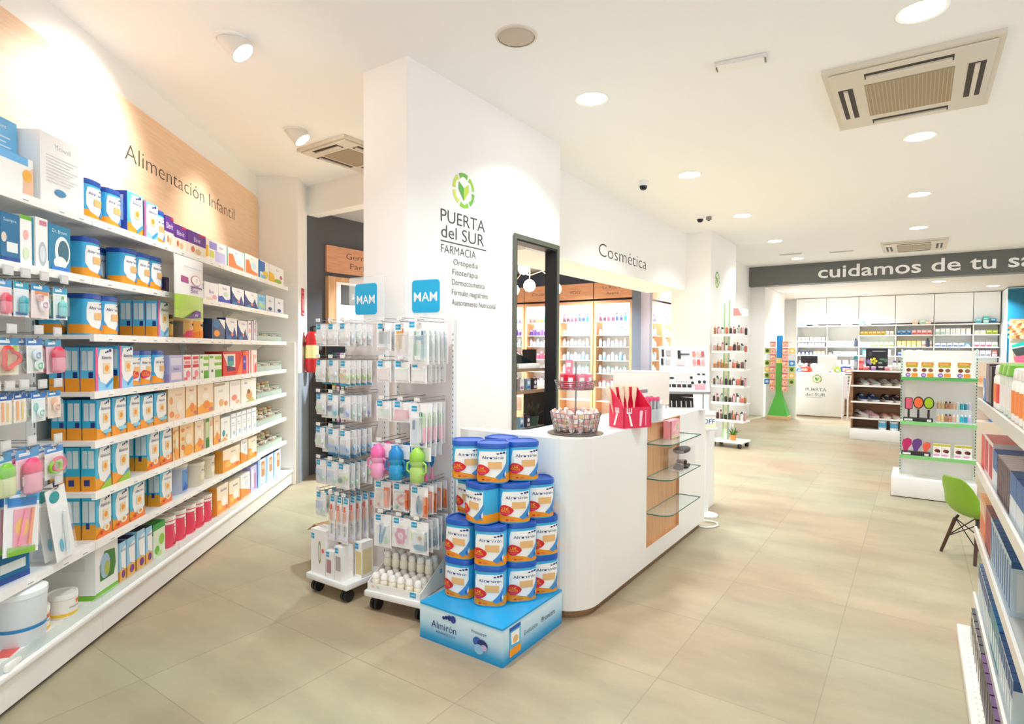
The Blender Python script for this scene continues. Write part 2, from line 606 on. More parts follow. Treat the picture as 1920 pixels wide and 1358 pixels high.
sg = yx_sign('wall_sign', 'green leaf logo and grey shop lettering on the white pillar', 'sign', -2.71)
mb = MB(); logo(mb, 3.283, 2.64, 0.125, -0.002); mb.build('logo', sg)
lettering('PUERTA', -0.004, 0.092, 3.035, 2.38, -0.002, INKG, sg, wfit=0.50)
lettering('del SUR', -0.004, 0.092, 3.04, 2.272, -0.002, INKG, sg, wfit=0.485)
MB().box((3.035, -0.003, 2.243), (3.55, -0.0005, 2.25), INKG).build('underline', sg)
lettering('FARMACIA', -0.012, 0.062, 3.04, 2.165, -0.002, INKG, sg, wfit=0.385)
INKL = M('#6f6d69', 0.5)
for i, (t, wf, x) in enumerate((('Ortopedia', 0.28, 3.17), ('Fitoterapia', 0.29, 3.16), ('Dermocosmética', 0.38, 3.155), ('Fórmulas magistrales', 0.42, 3.155), ('Asesoramiento Nutricional', 0.52, 3.155))):
    lettering(t, -0.002, 0.044, x, 2.095 - 0.0715 * i, -0.002, INKL, sg, wfit=wf)
sg = yx_sign('wall_sign', 'thin dark lettering on the white bulkhead over the cosmetics opening', 'sign', -3.085)
lettering('Cosmética', -0.012, 0.165, 6.22, 2.60, -0.002, INKG, sg, wfit=1.46)
sg = yx_sign('wall_sign', 'small round green leaf logo high on the white column', 'sign', -2.69)
mb = MB(); logo(mb, 9.72, 2.64, 0.13, -0.002); mb.build('logo', sg)
bs = thing('beam_sign', 'raised white lettering across the dark grey beam', 'sign', (0, 13.97, 0))
lettering('cuidamos de tu salud', 0.012, 0.262, -1.76, 3.04, 0.0, M('#fafaf8', 0.4), bs, depth=0.02, wfit=4.05)

# ------------------------------------------------------------------ ceiling fittings
def disc(mb, c, r, z, mat, n=28, up=False):
    vs = [(c[0] + r * cos(2 * pi * k / n), c[1] + r * sin(2 * pi * k / n), z) for k in range(n)]
    mb.add(vs, [list(range(n)) if up else list(range(n - 1, -1, -1))], mat)

LAMP = M('#fffdf8', 0.4, emit=14)
ringm = MB().lathe([(0.105, -0.001), (0.122, -0.006), (0.128, 0.0)], WHITE, 28, cap=False)
dm = MB(); disc(dm, (0, 0), 0.106, -0.002, LAMP)
DOWN = Proto('downlight', [('trim_ring', ringm, None), ('lens', dm, None)])
COLN = ['second ceiling row', 'row above the white counter']
for ci, (x, lab) in enumerate(((-0.01, 'row above the centre aisle'), (-2.03, 'row along the bulkhead wall'))):
    for k in range(6):
        y = 1.66 + 2.29 * k
        if ci == 1 and k == 0: pass
        DOWN.put((x, y, H), 0, 'round recessed ceiling light, %s in the %s' % (ORD[k], lab), 'ceiling light', 'round recessed ceiling lights')
        area('lamp', (x, y, H - 0.008), 0.1, LIGHT['down'])
for k, (x, y) in enumerate(((-2.55, 15.6), (0.35, 14.95), (1.35, 16.6), (-1.1, 17.1), (-2.9 + 0.9, 17.3))):
    DOWN.put((x, y, 2.94), 0, 'round ceiling light in the low ceiling behind the beam, %s from the white side wall' % ORD[k], 'ceiling light', 'round lights behind the beam')
    area('lamp', (x, y, 2.932), 0.1, LIGHT['back'])

def cassette(name, label, x0, y0, x1, y1):
    t = thing(name, label, 'air conditioner', ((x0 + x1) / 2, (y0 + y1) / 2, H))
    a, b = (x1 - x0) / 2, (y1 - y0) / 2
    IV = M('#d9d0c2', 0.45); GR = M('#a8967c', 0.6); SL = M('#3a3129', 0.6)
    MB().prism([(-a, -b), (a, -b), (a, b), (-a, b)], -0.028, 0, IV).box((-a * .93, -b * .93, -0.045), (a * .93, b * .93, -0.028), IV, bev=0.008).build('panel', t)
    g = MB().box((-a * .52, -b * .52, -0.050), (a * .52, b * .52, -0.044), GR)
    for i in range(22):
        xx = -a * .5 + a * i / 21
        g.box((xx - 0.003, -b * .51, -0.053), (xx + 0.003, b * .51, -0.050), M('#b9a98f', 0.5))
    g.build('grille', t)
    for sx, sy in ((1, 0), (-1, 0), (0, 1), (0, -1)):
        m = MB()
        if sx:
            xc = sx * a * .76
            m.box((xc - .045, -b * .5, -0.047), (xc + .045, b * .5, -0.0445), SL)
            m.box((xc - .012, -b * .48, -0.058), (xc + .014, b * .48, -0.047), IV)
        else:
            yc = sy * b * .76
            m.box((-a * .5, yc - .045, -0.047), (a * .5, yc + .045, -0.0445), SL)
            m.box((-a * .48, yc - .012, -0.058), (a * .48, yc + .022, -0.047), IV)
        m.build('louvre', t)
    return t
cassette('ceiling_cassette', 'large cream square air conditioner in the ceiling over the centre aisle', -0.56, 4.42, 0.40, 5.62)
cassette('ceiling_cassette', 'small cream square air conditioner half hidden behind the pillar', -4.82, 3.38, -4.14, 4.14)
cassette('ceiling_cassette', 'far cream square air conditioner close to the grey beam', -0.55, 11.97, 0.40, 13.1)

t = thing('ceiling_speaker', 'round beige speaker grille set flush in the ceiling near the pillar', 'speaker', (-2.0, 2.91, H))
MB().lathe([(0.0, -0.010), (0.105, -0.008), (0.112, -0.004)], M('#c4b6a6', 0.7), 32, cap=False).build('grille', t)
MB().lathe([(0.112, -0.010), (0.125, -0.006), (0.128, 0)], M('#d8cec2', 0.5), 32, cap=False).build('rim', t)
t = thing('emergency_light', 'flat white rectangular emergency light on the ceiling', 'emergency light', (-0.97, 3.98, H), radians(8))
MB().box((-0.16, -0.06, -0.02), (0.16, 0.06, 0), M('#e2e0da', 0.4), bev=0.006).build('housing', t)
MB().box((-0.14, -0.045, -0.026), (0.14, 0.045, -0.02), M('#f4f3ee', 0.3)).build('diffuser', t)
for x in (-0.15, 0.146):
    MB().box((x, -0.03, -0.026), (x + 0.006, 0.03, -0.0199), M('#6a6863', 0.5)).build('clip', t)
for k, (x, y, l) in enumerate(((-2.53, 6.19, 'small black dome camera under the ceiling, nearer the pillar'), (-2.51, 8.19, 'small black dome camera under the ceiling, beside the motion sensor'))):
    t = thing('dome_camera', l, 'camera', (x, y, H), 0, 'dome cameras')
    MB().lathe([(0.055, 0), (0.055, -0.05), (0.042, -0.055)], METALW, 20).build('housing', t)
    MB().lathe([(0.043, -0.055), (0.040, -0.075), (0.026, -0.095), (0.0, -0.102)], M('#0c0c0e', 0.1), 20, cap=False).build('dome', t)
t = thing('motion_sensor', 'tiny grey motion sensor on the ceiling beside a dome camera', 'sensor', (-2.43, 8.33, H))
MB().box((-0.035, -0.025, -0.05), (0.035, 0.025, 0), M('#8f8e8a', 0.5), bev=0.01).build('housing', t)
MB().lathe([(0.018, -0.05), (0.014, -0.062), (0, -0.066)], M('#5e5d5a', 0.4), 12, cap=False).build('lens', t)
for k, (px, py) in enumerate(((-2.05, 12.4), (-1.2, 12.6))):
    t = thing('ceiling_vent', 'thin pale slot vent near the beam, %s' % ('beside the wall' if k == 0 else 'further from the wall'), 'vent', (px, py, H))
    MB().box((-0.2, -0.05, -0.012), (0.2, 0.05, 0), M('#d6d3cc', 0.5)).build('frame', t)
    MB().box((-0.18, -0.02, -0.014), (0.18, 0.02, -0.0121), M('#8a8883', 0.6)).build('slot', t)

# adjustable wall washers over the baby food shelving
def washer(s, n, lab, aimz, cone=100, k=1.0):
    p = LW(s, n, H)
    t = thing('spotlight', lab, 'spotlight', p, RZ_LEFT, 'adjustable white spotlights')
    MB().lathe([(0.098, 0), (0.098, -0.012), (0.083, -0.016), (0.078, 0)], WHITE, 28, cap=False).build('trim_ring', t)
    ax = Vector((0, -0.42, -0.9))
    hm = MB()
    q = Matrix.Rotation(radians(-38), 4, 'X')   # tips the mouth towards the wall (+y local)
    hm.lathe([(0.02, 0.035), (0.076, 0.03), (0.076, -0.11), (0.068, -0.11), (0.060, -0.03)], M('#dedbd4', 0.4), 28, xf=q, cap=False)
    h = hm.build('lamp_head', t)
    lm = MB(); disc(lm, (0, 0), 0.06, -0.06, M('#fffaf0', 0.4, emit=30)); lm2 = MB(); lm2.add([tuple(q @ Vector(v)) for v in lm.v], lm.f, M('#fffaf0', 0.4, emit=30)); lm2.build('bulb', h)
    d = bpy.data.lights.new('wash', 'SPOT')
    d.energy = LIGHT['wash'] * k; d.spot_size = radians(cone); d.spot_blend = 1.0; d.shadow_soft_size = 0.05; d.color = WARM
    o = bpy.data.objects.new('wash', d); COL.objects.link(o)
    b = Vector(LW(s, n - 0.085, H - 0.12)); o.location = b
    o.rotation_euler = (Vector(LW(s - 0.05, -2.2, aimz)) - b).to_track_quat('-Z', 'Y').to_euler()
washer(1.9, -1.39, 'white adjustable spotlight in the ceiling, the one nearest the shop window', 2.6)
washer(3.71, -1.39, 'large white adjustable spotlight in the ceiling over the baby food shelving', 2.6, 96, 1.5)
washer(5.2, -1.43, 'white adjustable spotlight in the ceiling near the oak panel end', 2.2, 72, .8)
# ------------------------------------------------------------------ baby food shelving on the left
SHELF_Z = dict(top=2.15, second=1.85, third=1.56, fourth=1.265, fifth=1.01, sixth=0.745, seventh=0.49)
BAYS = [(1.49, 2.32), (2.32, 3.15), (3.15, 3.975), (3.975, 4.80), (4.80, 5.63), (5.63, 6.52)]
BAYNAME = ['first shelving bay with hanging hooks, nearest the shop window', 'white shelving bay with hooks of hanging baby goods', 'white shelving bay packed with blue and orange milk cartons',
           'white shelving bay with purple and cream baby food boxes', 'white shelving bay with orange cereal boxes and red box', 'narrow end shelving bay with baskets of jars']
RAIL = M('#f6f5f2', 0.3)
for bi, (s0, s1) in enumerate(BAYS):
    t = thing('shelving_bay', BAYNAME[bi], 'shelving', LW(0, 0), RZ_LEFT, 'white wall shelving bays')
    MB().box((s0 + .001, 2.195, 0.16), (s1 - .001, 2.222, 2.2), PANELG).build('back_panel', t)
    for s in ((s0,) if bi else (s0, )):
        s += 0.016
        m = MB().box((s - 0.015, 2.165, 0.173), (s + 0.015, 2.195, 2.2), METALW)
        for i in range(38):
            m.box((s - 0.004, 2.1640, 0.2 + i * 0.052), (s + 0.004, 2.1652, 0.225 + i * 0.052), M('#77756f', 0.6))
        m.build('upright', t)
    m = MB().box((s0 + .0006, 1.835, 0.022), (s1 - .0006, 2.222, 0.15), LACQ)
    m.box((s0 + .0006, 1.86, 0.0), (s1 - .0006, 2.2, 0.022), M('#2b2825', 0.7))
    m.build('plinth', t)
    MB().box((s0 + .0006, 1.815, 0.15), (s1 - .0006, 2.195, 0.172), WHITE, bev=0.004).build('base_shelf', t)
    if bi < 5: MB().box((s0 + .003, 1.838, .1725), (s1 - .003, 1.842, .222), M('#d9e6e2', .1, 0, .35)).build('product_stop', t)
    for k, z in SHELF_Z.items():
        if bi == 5 and k not in ('top', 'second', 'third', 'fourth', 'fifth', 'sixth', 'seventh'):
            continue
        if bi in (0, 1) and k in ('third', 'fourth', 'fifth', 'sixth'):
            continue
        sh = MB().box((s0 + 0.002, 1.885, z - 0.022), (s1 - 0.002, 2.195, z), WHITE).build('shelf', t)
        e = 1.887 if bi == 5 and k not in ('top', 'second') else 1.866
        m = MB().box((s0 + 0.003, e, z - 0.034), (s1 - 0.003, e + 0.02, z + 0.004), RAIL)
        if bi < 5:
            for i in range(4):
                x = s0 + 0.12 + i * 0.2 + 0.03 * ((i * 7 + bi * 3) % 3)
                m.box((x, e - 0.0012, z - 0.03), (x + 0.055, e - 0.0002, z), M('#fdfdfc', 0.4))
                m.box((x + 0.006, e - 0.002, z - 0.024), (x + 0.04, e - 0.0013, z - 0.020), M('#9b9a97', 0.5))
        m.build('price_rail', sh)
        for s in (s0 + 0.03, s1 - 0.03):
            MB().add([(s, 2.19, z - 0.022), (s, 2.10, z - 0.022), (s, 2.19, z - 0.085), (s + 0.004, 2.19, z - 0.022), (s + 0.004, 2.10, z - 0.022), (s + 0.004, 2.19, z - 0.085)],
                     [[0, 1, 2], [5, 4, 3], [0, 3, 4, 1], [1, 4, 5, 2], [2, 5, 3, 0]], METALW).build('bracket', sh)
t = thing('shelving_end_panel', 'tall white end panel closing the baby food shelving', 'panel', LW(0, 0), RZ_LEFT)
MB().box((6.525, 1.80, 0.0), (6.555, 2.222, 1.56), LACQ, bev=0.004).build('board', t)

# -------- printed kinds. Colours are those of the packs themselves
B_, C_, O_, N_, R_, K_, P_ = '#2f9fd8', '#58bce8', '#f09a1e', '#1b2f77', '#d81f2a', '#ef5f97', '#5b2a8c'
Wh, Cr, Be, Gn, Te, La, Ye = '#f7f6f2', '#efdcb9', '#dcc6a0', '#6cb52f', '#1690a8', '#a79bd6', '#f2c53a'
DOTS = [('e', .60, .885, .045, .022, N_), ('e', .70, .905, .055, .026, N_), ('e', .83, .93, .075, .036, N_)]
def milk(extra=(), lower=O_, name_y=.77):
    return [('r', 0, 0, 1, .27, lower), ('p', [(.16, .70), (.30, .95), (1, .97), (1, .20), (.62, .13), (.30, .22), (.17, .42)], Wh)] + DOTS + \
           [('t', 'Almirón', .62, name_y, .085, N_, .66), ('r', .44, .40, .80, .64, '#f3d9ae'), ('e', .62, .52, .11, .07, O_), ('p', [(.55, .12), (.95, .30), (.98, .22), (.62, .06)], B_)] + list(extra)
SIDE = [('r', 0, 0, 1, .30, O_), ('r', .10, .48, .45, .92, '#cfe0e6'), ('r', .52, .48, .90, .92, '#dfe9ec'), ('r', .58, .31, .88, .44, N_)]
STICK = [('e', .34, .36, .24, .15, R_), ('t', '2,5€', .34, .41, .07, Ye, .34), ('t', 'MENOS', .34, .33, .055, Ye, .36), ('r', .18, .255, .5, .29, '#e0357a')]
KIND = {
 'pumpbox': dict(d='white and blue boxed breast pump', base='#f3f2ef', top='#7db9e6', art=[('r', 0, .80, .9, 1, '#6fb2e4'), ('p', [(.78, 0), (1, 0), (1, .8), (.82, .6)], '#e9c0a2'), ('e', .88, .55, .09, .16, '#f0b24a')], side=[('r', 0, .8, 1, 1, '#6fb2e4')]),
 'whitebox': dict(d='tall white carton with small blue oval', base='#f4f3f1', art=[('t', 'Miniwell', .5, .86, .075, '#b5bcc4', .6)] + [('r', .12, .70 - .045 * i, .85 - .1 * (i % 3), .712 - .045 * i, '#c9ccd0') for i in range(9)] + [('e', .42, .22, .13, .05, '#4f8fbe')], side=[]),
 'bluetall': dict(d='tall sky blue carton with white print', base='#6db6e2', art=[('t', 'cellisure', .5, .9, .05, Wh, .8)] + [('r', .15, .75 - .06 * i, .8 - .12 * (i % 2), .77 - .06 * i, '#cfe6f5') for i in range(6)] + [('r', .45, .25, .9, .42, Wh)], side=[]),
 'bluecart': dict(d='blue and orange milk carton with royal blue edge', base=C_, side=[('r', 0, 0, 1, 1, '#2349b5'), ('r', .2, .3, .7, .9, '#cfd9f2')], art=milk(), top=B_),
 'pinkcart': dict(d='blue milk carton with bright pink edge', base=C_, side=SIDE, art=milk([('r', 0, 0, .14, 1, K_)], lower='#8fcdf0'), top=B_),
 'lavcart': dict(d='lavender milk carton with navy lettering', base='#b9b6e0', side=[('r', 0, 0, 1, .3, La)], art=[('r', .08, .62, .92, .9, '#dcdcf2'), ('t', 'Almirón', .5, .5, .10, N_, .8), ('r', .1, .1, .9, .36, '#e9d8e6')], top=Wh),
 'carton': dict(d='cyan and orange milk carton', base='#25a9d4', side=SIDE, art=milk([('r', .42, .14, 1, .22, '#8fd0e0')]), top='#1c86bd'),
 'cartongreen': dict(d='teal cereal carton with green fields', base='#2fb3d6', side=[('r', 0, 0, 1, .34, O_), ('r', .1, .52, .45, .92, '#c9dfe3'), ('r', .52, .52, .92, .92, '#d9e8ea'), ('r', .2, .12, .6, .26, N_)], art=milk([('p', [(.2, 0), (1, 0), (1, .22), (.6, .14)], '#9cc53b')]), top='#2fb3d6'),
 'cartonor': dict(d='teal and orange cereal carton with fruit bowl', base='#2fb3d6', side=[('r', 0, 0, 1, .36, '#e09a20'), ('r', .06, .42, .46, .92, '#cfdcdf'), ('r', .52, .42, .94, .92, '#d9e4e6'), ('r', .3, .26, .55, .40, N_)], art=milk([('p', [(0, 0), (1, 0), (1, .26), (.5, .18), (0, .06)], '#ee7a2c'), ('e', .66, .2, .2, .09, '#f6e6d0'), ('e', .66, .2, .1, .05, '#e8a54a'), ('e', .3, .12, .08, .05, R_)]), top='#25a9c8'),
 'purple': dict(d='purple and cream baby food box', base='#efe6d4', side=[('r', 0, .5, 1, 1, P_)], art=[('r', 0, .48, 1, 1, '#5e2790'), ('t', 'Blevit', .5, .70, .2, '#e9d8f4', .85), ('e', .55, .2, .16, .13, '#d7b98a'), ('e', .25, .26, .1, .12, '#c96a4a'), ('r', .6, .9, .95, .97, R_)], top=P_),
 'lav': dict(d='white box with lavender and lime blocks', base='#f6f5f3', side=[('r', 0, .2, 1, .7, Ye)], art=[('r', .05, .58, .45, .9, '#9d93d8'), ('r', .05, .2, .3, .5, '#d9d860'), ('r', .35, .08, .9, .55, '#c4c0ea'), ('t', 'Blemil', .68, .78, .12, '#7a7fc0', .5)]),
 'orangewhite': dict(d='white box with orange swirl and teal edge', base='#f6f4f0', side=[('r', 0, 0, 1, 1, '#38b0a8')], art=[('p', [(.05, .05), (.95, .05), (.95, .2), (.5, .3), (.3, .75), (.05, .7)], '#f07f4a'), ('e', .65, .52, .18, .2, '#cfe6ef'), ('t', 'Blemil', .5, .85, .1, '#8aa6bd', .6)]),
 'orangewhite2': dict(d='white cereal box with orange corner', base='#f4f0ea', side=[('r', 0, 0, 1, .5, O_)], art=[('p', [(0, 0), (1, 0), (1, .25), (.4, .4), (0, .5)], '#ef8f3a'), ('e', .6, .6, .2, .15, '#d8dde6'), ('t', 'Nutribén', .5, .88, .09, '#8b93ad', .7)]),
 'blueyel': dict(d='white box with blue and yellow panels', base='#f5f5f2', side=[('r', 0, 0, 1, 1, '#3f87c9')], art=[('r', 0, .4, .55, .95, '#2f6fc0'), ('e', .6, .3, .3, .2, '#f3cf3a'), ('r', .1, .05, .6, .25, '#7cc4e4')]),
 'yelwhite': dict(d='white box with yellow corner and green leaf', base='#f6f5f1', side=[('r', 0, 0, 1, .6, Ye)], art=[('p', [(0, 0), (.45, 0), (.3, .5), (0, .6)], '#f2c53a'), ('e', .6, .2, .25, .12, '#9cc53b'), ('t', 'Blemil', .55, .8, .12, '#9d93d8', .6), ('e', .8, .45, .1, .12, '#c06a9a')]),
 'navybox': dict(d='dark blue box with pale label', base='#1f6f9c', side=[], art=[('t', 'Suavinex', .5, .86, .07, '#bfe0ee', .8), ('r', .3, .22, .9, .42, '#e6ece9'), ('e', .15, .5, .14, .1, '#e2cfc0'), ('r', 0, 0, 1, .12, '#27519a')]),
 'tealwhite': dict(d='white box with teal stripe and pink flower', base='#f3f4f2', side=[('r', 0, 0, 1, 1, '#e2e6e4')], art=[('r', 0, .92, 1, 1, Gn), ('r', .85, 0, 1, 1, '#1b86a8'), ('e', .4, .62, .2, .1, '#f1b6b0'), ('e', .4, .25, .25, .12, '#d9e8c8')]),
 'whitebottle': dict(d='white box showing a grey baby bottle', base='#f5f5f4', side=[('r', .2, .1, .8, .9, '#dfe6ea')], art=[('e', .55, .3, .34, .24, '#b9c2c9'), ('e', .55, .3, .22, .16, '#dde4e8'), ('r', .3, .86, .9, .95, '#d9869a')]),
 'tealbottle': dict(d='teal box showing a white bottle warmer', base='#1c84ac', side=[('r', 0, 0, 1, .2, Wh)], art=[('t', 'Dr. Brown', .5, .87, .08, '#d9eef4', .8), ('e', .62, .45, .36, .33, '#eef3f4'), ('e', .66, .45, .26, .25, '#3f6f80'), ('e', .5, .2, .3, .14, Wh), ('r', .1, .02, .95, .12, '#2f7fd0')]),
 'darkbox': dict(d='thin dark plum box', base='#2c1f38', side=[], art=[('r', .2, .3, .8, .7, '#5a4a68')]),
 'purplewhite': dict(d='white box with purple lid flap', base='#f2eff4', side=[('r', 0, 0, 1, 1, '#8a5fae')], art=[('r', 0, .66, 1, 1, '#5a2f8e'), ('r', .2, .35, .85, .5, '#cfc2e2')], top=P_),
 'whitepurple': dict(d='white box with violet lettering', base='#f6f4f6', side=[('r', 0, 0, .5, 1, '#6d4a3a')], art=[('t', 'Blevit', .5, .52, .2, '#7a3fa8', .8), ('e', .72, .25, .16, .12, '#e9a8b8'), ('r', .1, .06, .6, .2, '#e8d9c0')]),
 'whiteblue': dict(d='white box with violet blue base', base='#f4f4f6', side=[('r', 0, 0, 1, .4, '#4a5fc0')], art=[('p', [(0, 0), (1, 0), (1, .3), (.6, .2), (.3, .4), (0, .34)], '#2f49b0'), ('t', 'Nutribén', .5, .8, .12, '#6a78b8', .8), ('e', .6, .5, .2, .14, '#cfe6d0')]),
 'navywhite': dict(d='navy and white baby milk box', base='#f2f3f6', side=[('r', 0, 0, 1, 1, '#123a78')], art=[('p', [(0, .8), (.3, .45), (.6, .3), (.75, .62), (1, .1), (1, 0), (0, 0)], '#16407f'), ('e', .55, .26, .1, .09, '#e8836a'), ('e', .3, .12, .16, .1, '#2a7fb8'), ('t', 'Nutribén', .55, .84, .09, '#56659c', .75)], top='#10254f'),
 'navybox2': dict(d='dark teal box with orange dot', base='#123f66', side=[('r', 0, 0, 1, 1, '#0f2f52')], art=[('e', .35, .3, .22, .16, O_), ('p', [(.5, 1), (1, 1), (1, .5)], Wh), ('e', .3, .75, .25, .18, '#1f6fa8')], top='#15151c'),
 'lightblue': dict(d='light blue box with green band', base='#9ad0ee', side=[('r', 0, 0, 1, 1, '#58a9dc')], art=[('p', [(0, .5), (1, .3), (1, .15), (0, .35)], '#b9d86a'), ('r', .1, .6, .9, .85, '#5fb0e2')]),
 'whitenavy': dict(d='white box with small navy emblem', base='#eef2f8', side=[('r', 0, 0, 1, 1, '#b9d6ee')], art=[('e', .5, .22, .22, .11, N_), ('t', 'Blemil', .5, .72, .13, '#5a6aa8', .7), ('r', .1, .05, .9, .12, '#b9c6e2')]),
 'whitepurp2': dict(d='slim white box with violet edge', base='#f3f1f3', side=[('r', 0, 0, 1, 1, '#b9a6c9')], art=[('r', .6, 0, .78, 1, '#6a4a9c'), ('e', .3, .5, .2, .12, '#e9b0a0'), ('r', .1, .8, .5, .88, '#cf8a9a')]),
 'redwhite': dict(d='red and pink cereal box', base='#f5eeec', side=[('r', 0, 0, 1, 1, '#e9d8d8')], art=[('r', .05, .82, .95, .94, '#e0304a'), ('r', .05, .5, .95, .62, '#d42a3a'), ('e', .6, .26, .3, .14, '#f08aa2'), ('r', .05, .04, .5, .14, '#e8607a'), ('r', .15, .66, .85, .76, '#e98a92')]),
 'greenwhite': dict(d='white and grass green cereal box', base='#eef2e6', side=[('r', 0, 0, 1, 1, '#dfe6d2')], art=[('r', .45, .0, 1, .34, '#5aa52c'), ('r', .4, .52, 1, .64, '#7cb93a'), ('r', .45, .78, 1, .92, '#8fc63d'), ('e', .22, .26, .16, .22, '#f2f3e8'), ('e', .22, .3, .08, .06, '#3a4a5a'), ('r', .02, .84, .3, .94, '#6cae3a')]),
 'redbox': dict(d='large red box with picture window', base='#dc3a2c', side=[('r', 0, 0, 1, 1, '#c22f28')], art=[('r', .18, .2, .62, .9, '#f4e9df'), ('r', .22, .42, .54, .82, '#3f7fb4'), ('e', .38, .5, .14, .12, '#57a89a'), ('p', [(.18, .2), (.62, .2), (.62, .34), (.18, .42)], '#5a2a4a'), ('p', [(0, .9), (.18, .5), (.18, .9)], '#f3e2da'), ('p', [(.66, 0), (1, 0), (1, .8)], '#ee7a4a')], top='#b52a22'),
 'redblue': dict(d='red box with blue stripe', base='#e5484a', side=[('r', 0, 0, 1, 1, '#cf2f3a')], art=[('r', .1, .2, .5, .8, '#2746ae'), ('r', .15, .5, .45, .6, '#8fa6e8'), ('r', .6, 0, .8, 1, '#f2b0b0'), ('r', .1, .84, .9, .95, '#f07a3a')], top='#e2502c'),
 'redstripe': dict(d='white box with red stripes', base='#f4ecea', side=[('r', 0, 0, 1, 1, '#f0c9c4')], art=[('r', .12, 0, .26, 1, '#ee6a64'), ('r', .5, 0, .6, .8, '#f08a7a'), ('p', [(.66, .3), (.9, .5), (.95, .05), (.7, 0)], '#e2504a'), ('e', .78, .7, .1, .1, '#f0b48a')]),
 'cream': dict(d='cream cereal pouch with orange pattern', base='#f0dcc0', side=[('r', 0, 0, 1, 1, '#e2b98a')], art=[('e', .2, .2, .14, .1, '#e88a4a'), ('e', .16, .62, .1, .12, '#e9a06a'), ('e', .5, .12, .16, .07, '#f0b07a'), ('t', 'Nutribén', .6, .78, .085, '#e0a08a', .6), ('e', .66, .42, .2, .2, '#f6ebdc')]),
 'creamor': dict(d='cream cereal pouch with biscuit picture', base='#f2e2c9', side=[('r', 0, 0, 1, 1, '#d9a66a')], art=[('p', [(0, 0), (1, 0), (1, .3), (.5, .38), (0, .24)], '#f0a83a'), ('e', .55, .28, .22, .14, '#e9862c'), ('t', 'Hero', .5, .82, .10, '#e2806a', .6), ('e', .5, .58, .2, .1, '#f8f0e2'), ('r', .7, .05, .95, .16, '#c96a7a')]),
 'creamwhite': dict(d='white cereal box with small bear picture', base='#f3efe6', side=[('r', 0, 0, 1, 1, '#ecd8b6')], art=[('r', 0, .88, .7, .96, '#b5a08a'), ('e', .45, .24, .16, .14, '#e8b07a'), ('e', .75, .18, .12, .1, '#e2955a'), ('t', 'Nestlé', .4, .7, .1, '#b5a9a0', .5)]),
 'whitered': dict(d='white cereal box with red fruit', base='#f4eee8', side=[('r', 0, 0, 1, 1, '#ead0c2')], art=[('e', .4, .32, .26, .12, '#e88a80'), ('r', .1, .8, .9, .92, '#e2d6d0'), ('e', .7, .14, .2, .08, '#e9b48a')]),
 'whitedog': dict(d='white cereal box with brown animal picture', base='#f3f0e8', side=[('r', 0, 0, 1, 1, '#e6d2b2')], art=[('t', 'Blevit', .3, .84, .1, '#2a3a78', .45), ('e', .52, .3, .2, .2, '#d2a06a'), ('e', .48, .46, .1, .1, '#8a5a34'), ('p', [(.2, 0), (.9, 0), (.75, .2)], '#b7c06a')]),
 'orangebag': dict(d='orange patterned cereal pouch', base='#f0d2a0', side=[('r', 0, 0, 1, 1, '#d98a3a')], art=[('e', .2, .8, .12, .06, '#e07f34'), ('e', .2, .55, .1, .06, '#e58f3a'), ('e', .2, .3, .12, .08, '#dd7428'), ('e', .6, .16, .36, .16, '#f2a32c'), ('t', 'Hero', .6, .86, .09, '#e06a5a', .6), ('e', .6, .5, .24, .16, '#f6e8d0')]),
 'greenstripe': dict(d='green and cream cereal box', base='#f1e8d6', side=[('r', 0, 0, 1, 1, '#e6dcc0')], art=[('r', .02, 0, .5, 1, '#4f9a34'), ('r', .08, .35, .44, .88, '#cfe0b0'), ('r', .02, 0, .5, .28, '#1f7a2c'), ('r', .6, .7, .95, .9, '#e9b89a')]),
 'whiteteal': dict(d='white box with round teal dots', base='#f2f4f2', side=[('r', 0, 0, 1, 1, '#e6d0b2')], art=[('e', .3, .34, .16, .14, '#1f95a0'), ('e', .62, .2, .1, .08, '#cfa06a'), ('p', [(0, 0), (.8, 0), (.3, .2)], '#dcae6a'), ('t', 'Nestlé', .5, .8, .09, '#7fa0c0', .6)]),
 'whitefine': dict(d='slim white box with fine grey print', base='#f5f5f6', side=[('r', 0, 0, 1, 1, '#dde3ea')], art=[('r', .1, .8, .9, .86, '#aebad0'), ('r', .15, .58, .7, .62, '#c3c8d2'), ('r', .15, .48, .8, .52, '#c9ccd6'), ('e', .6, .2, .2, .1, '#b4c9de')]),
 'orangecart': dict(d='orange and cream cereal carton', base='#f1e0c6', side=[('r', 0, 0, 1, 1, '#e8a23c')], art=[('p', [(0, 0), (1, 0), (1, .18), (.6, .3), (.3, .5), (0, .56)], '#f09a38'), ('e', .3, .3, .2, .14, '#f6c060'), ('e', .62, .42, .22, .18, '#f8f1e4'), ('t', 'Nutribén', .6, .82, .1, '#7c86a8', .7), ('e', .85, .16, .1, .08, '#e06a3c')], top='#e9dcc2'),
 'greenwhitebig': dict(d='large white box with green window', base='#f0efec', side=[('r', 0, 0, 1, .10, '#7cc03a'), ('r', .2, .55, .8, .8, '#e2e2de')], art=[('r', 0, 0, 1, .12, '#7cc03a'), ('p', [(.2, .3), (.8, .3), (.9, .5), (.86, .8), (.4, .84), (.18, .6)], '#3d7a2c'), ('e', .42, .56, .22, .24, '#9db9cf'), ('e', .5, .5, .12, .14, '#a9b84a')]),
 'smallblue': dict(d='small blue and orange milk tin carton', base='#9fd0ea', side=[('r', 0, 0, 1, .3, '#d99a3c')], art=[('r', 0, 0, 1, .34, '#efb04a'), ('e', .6, .2, .3, .1, '#7a3a8c'), ('p', [(.2, .8), (1, .9), (1, .3), (.3, .4)], Wh), ('t', 'Almirón', .55, .8, .07, N_, .8)], top='#16244f'),
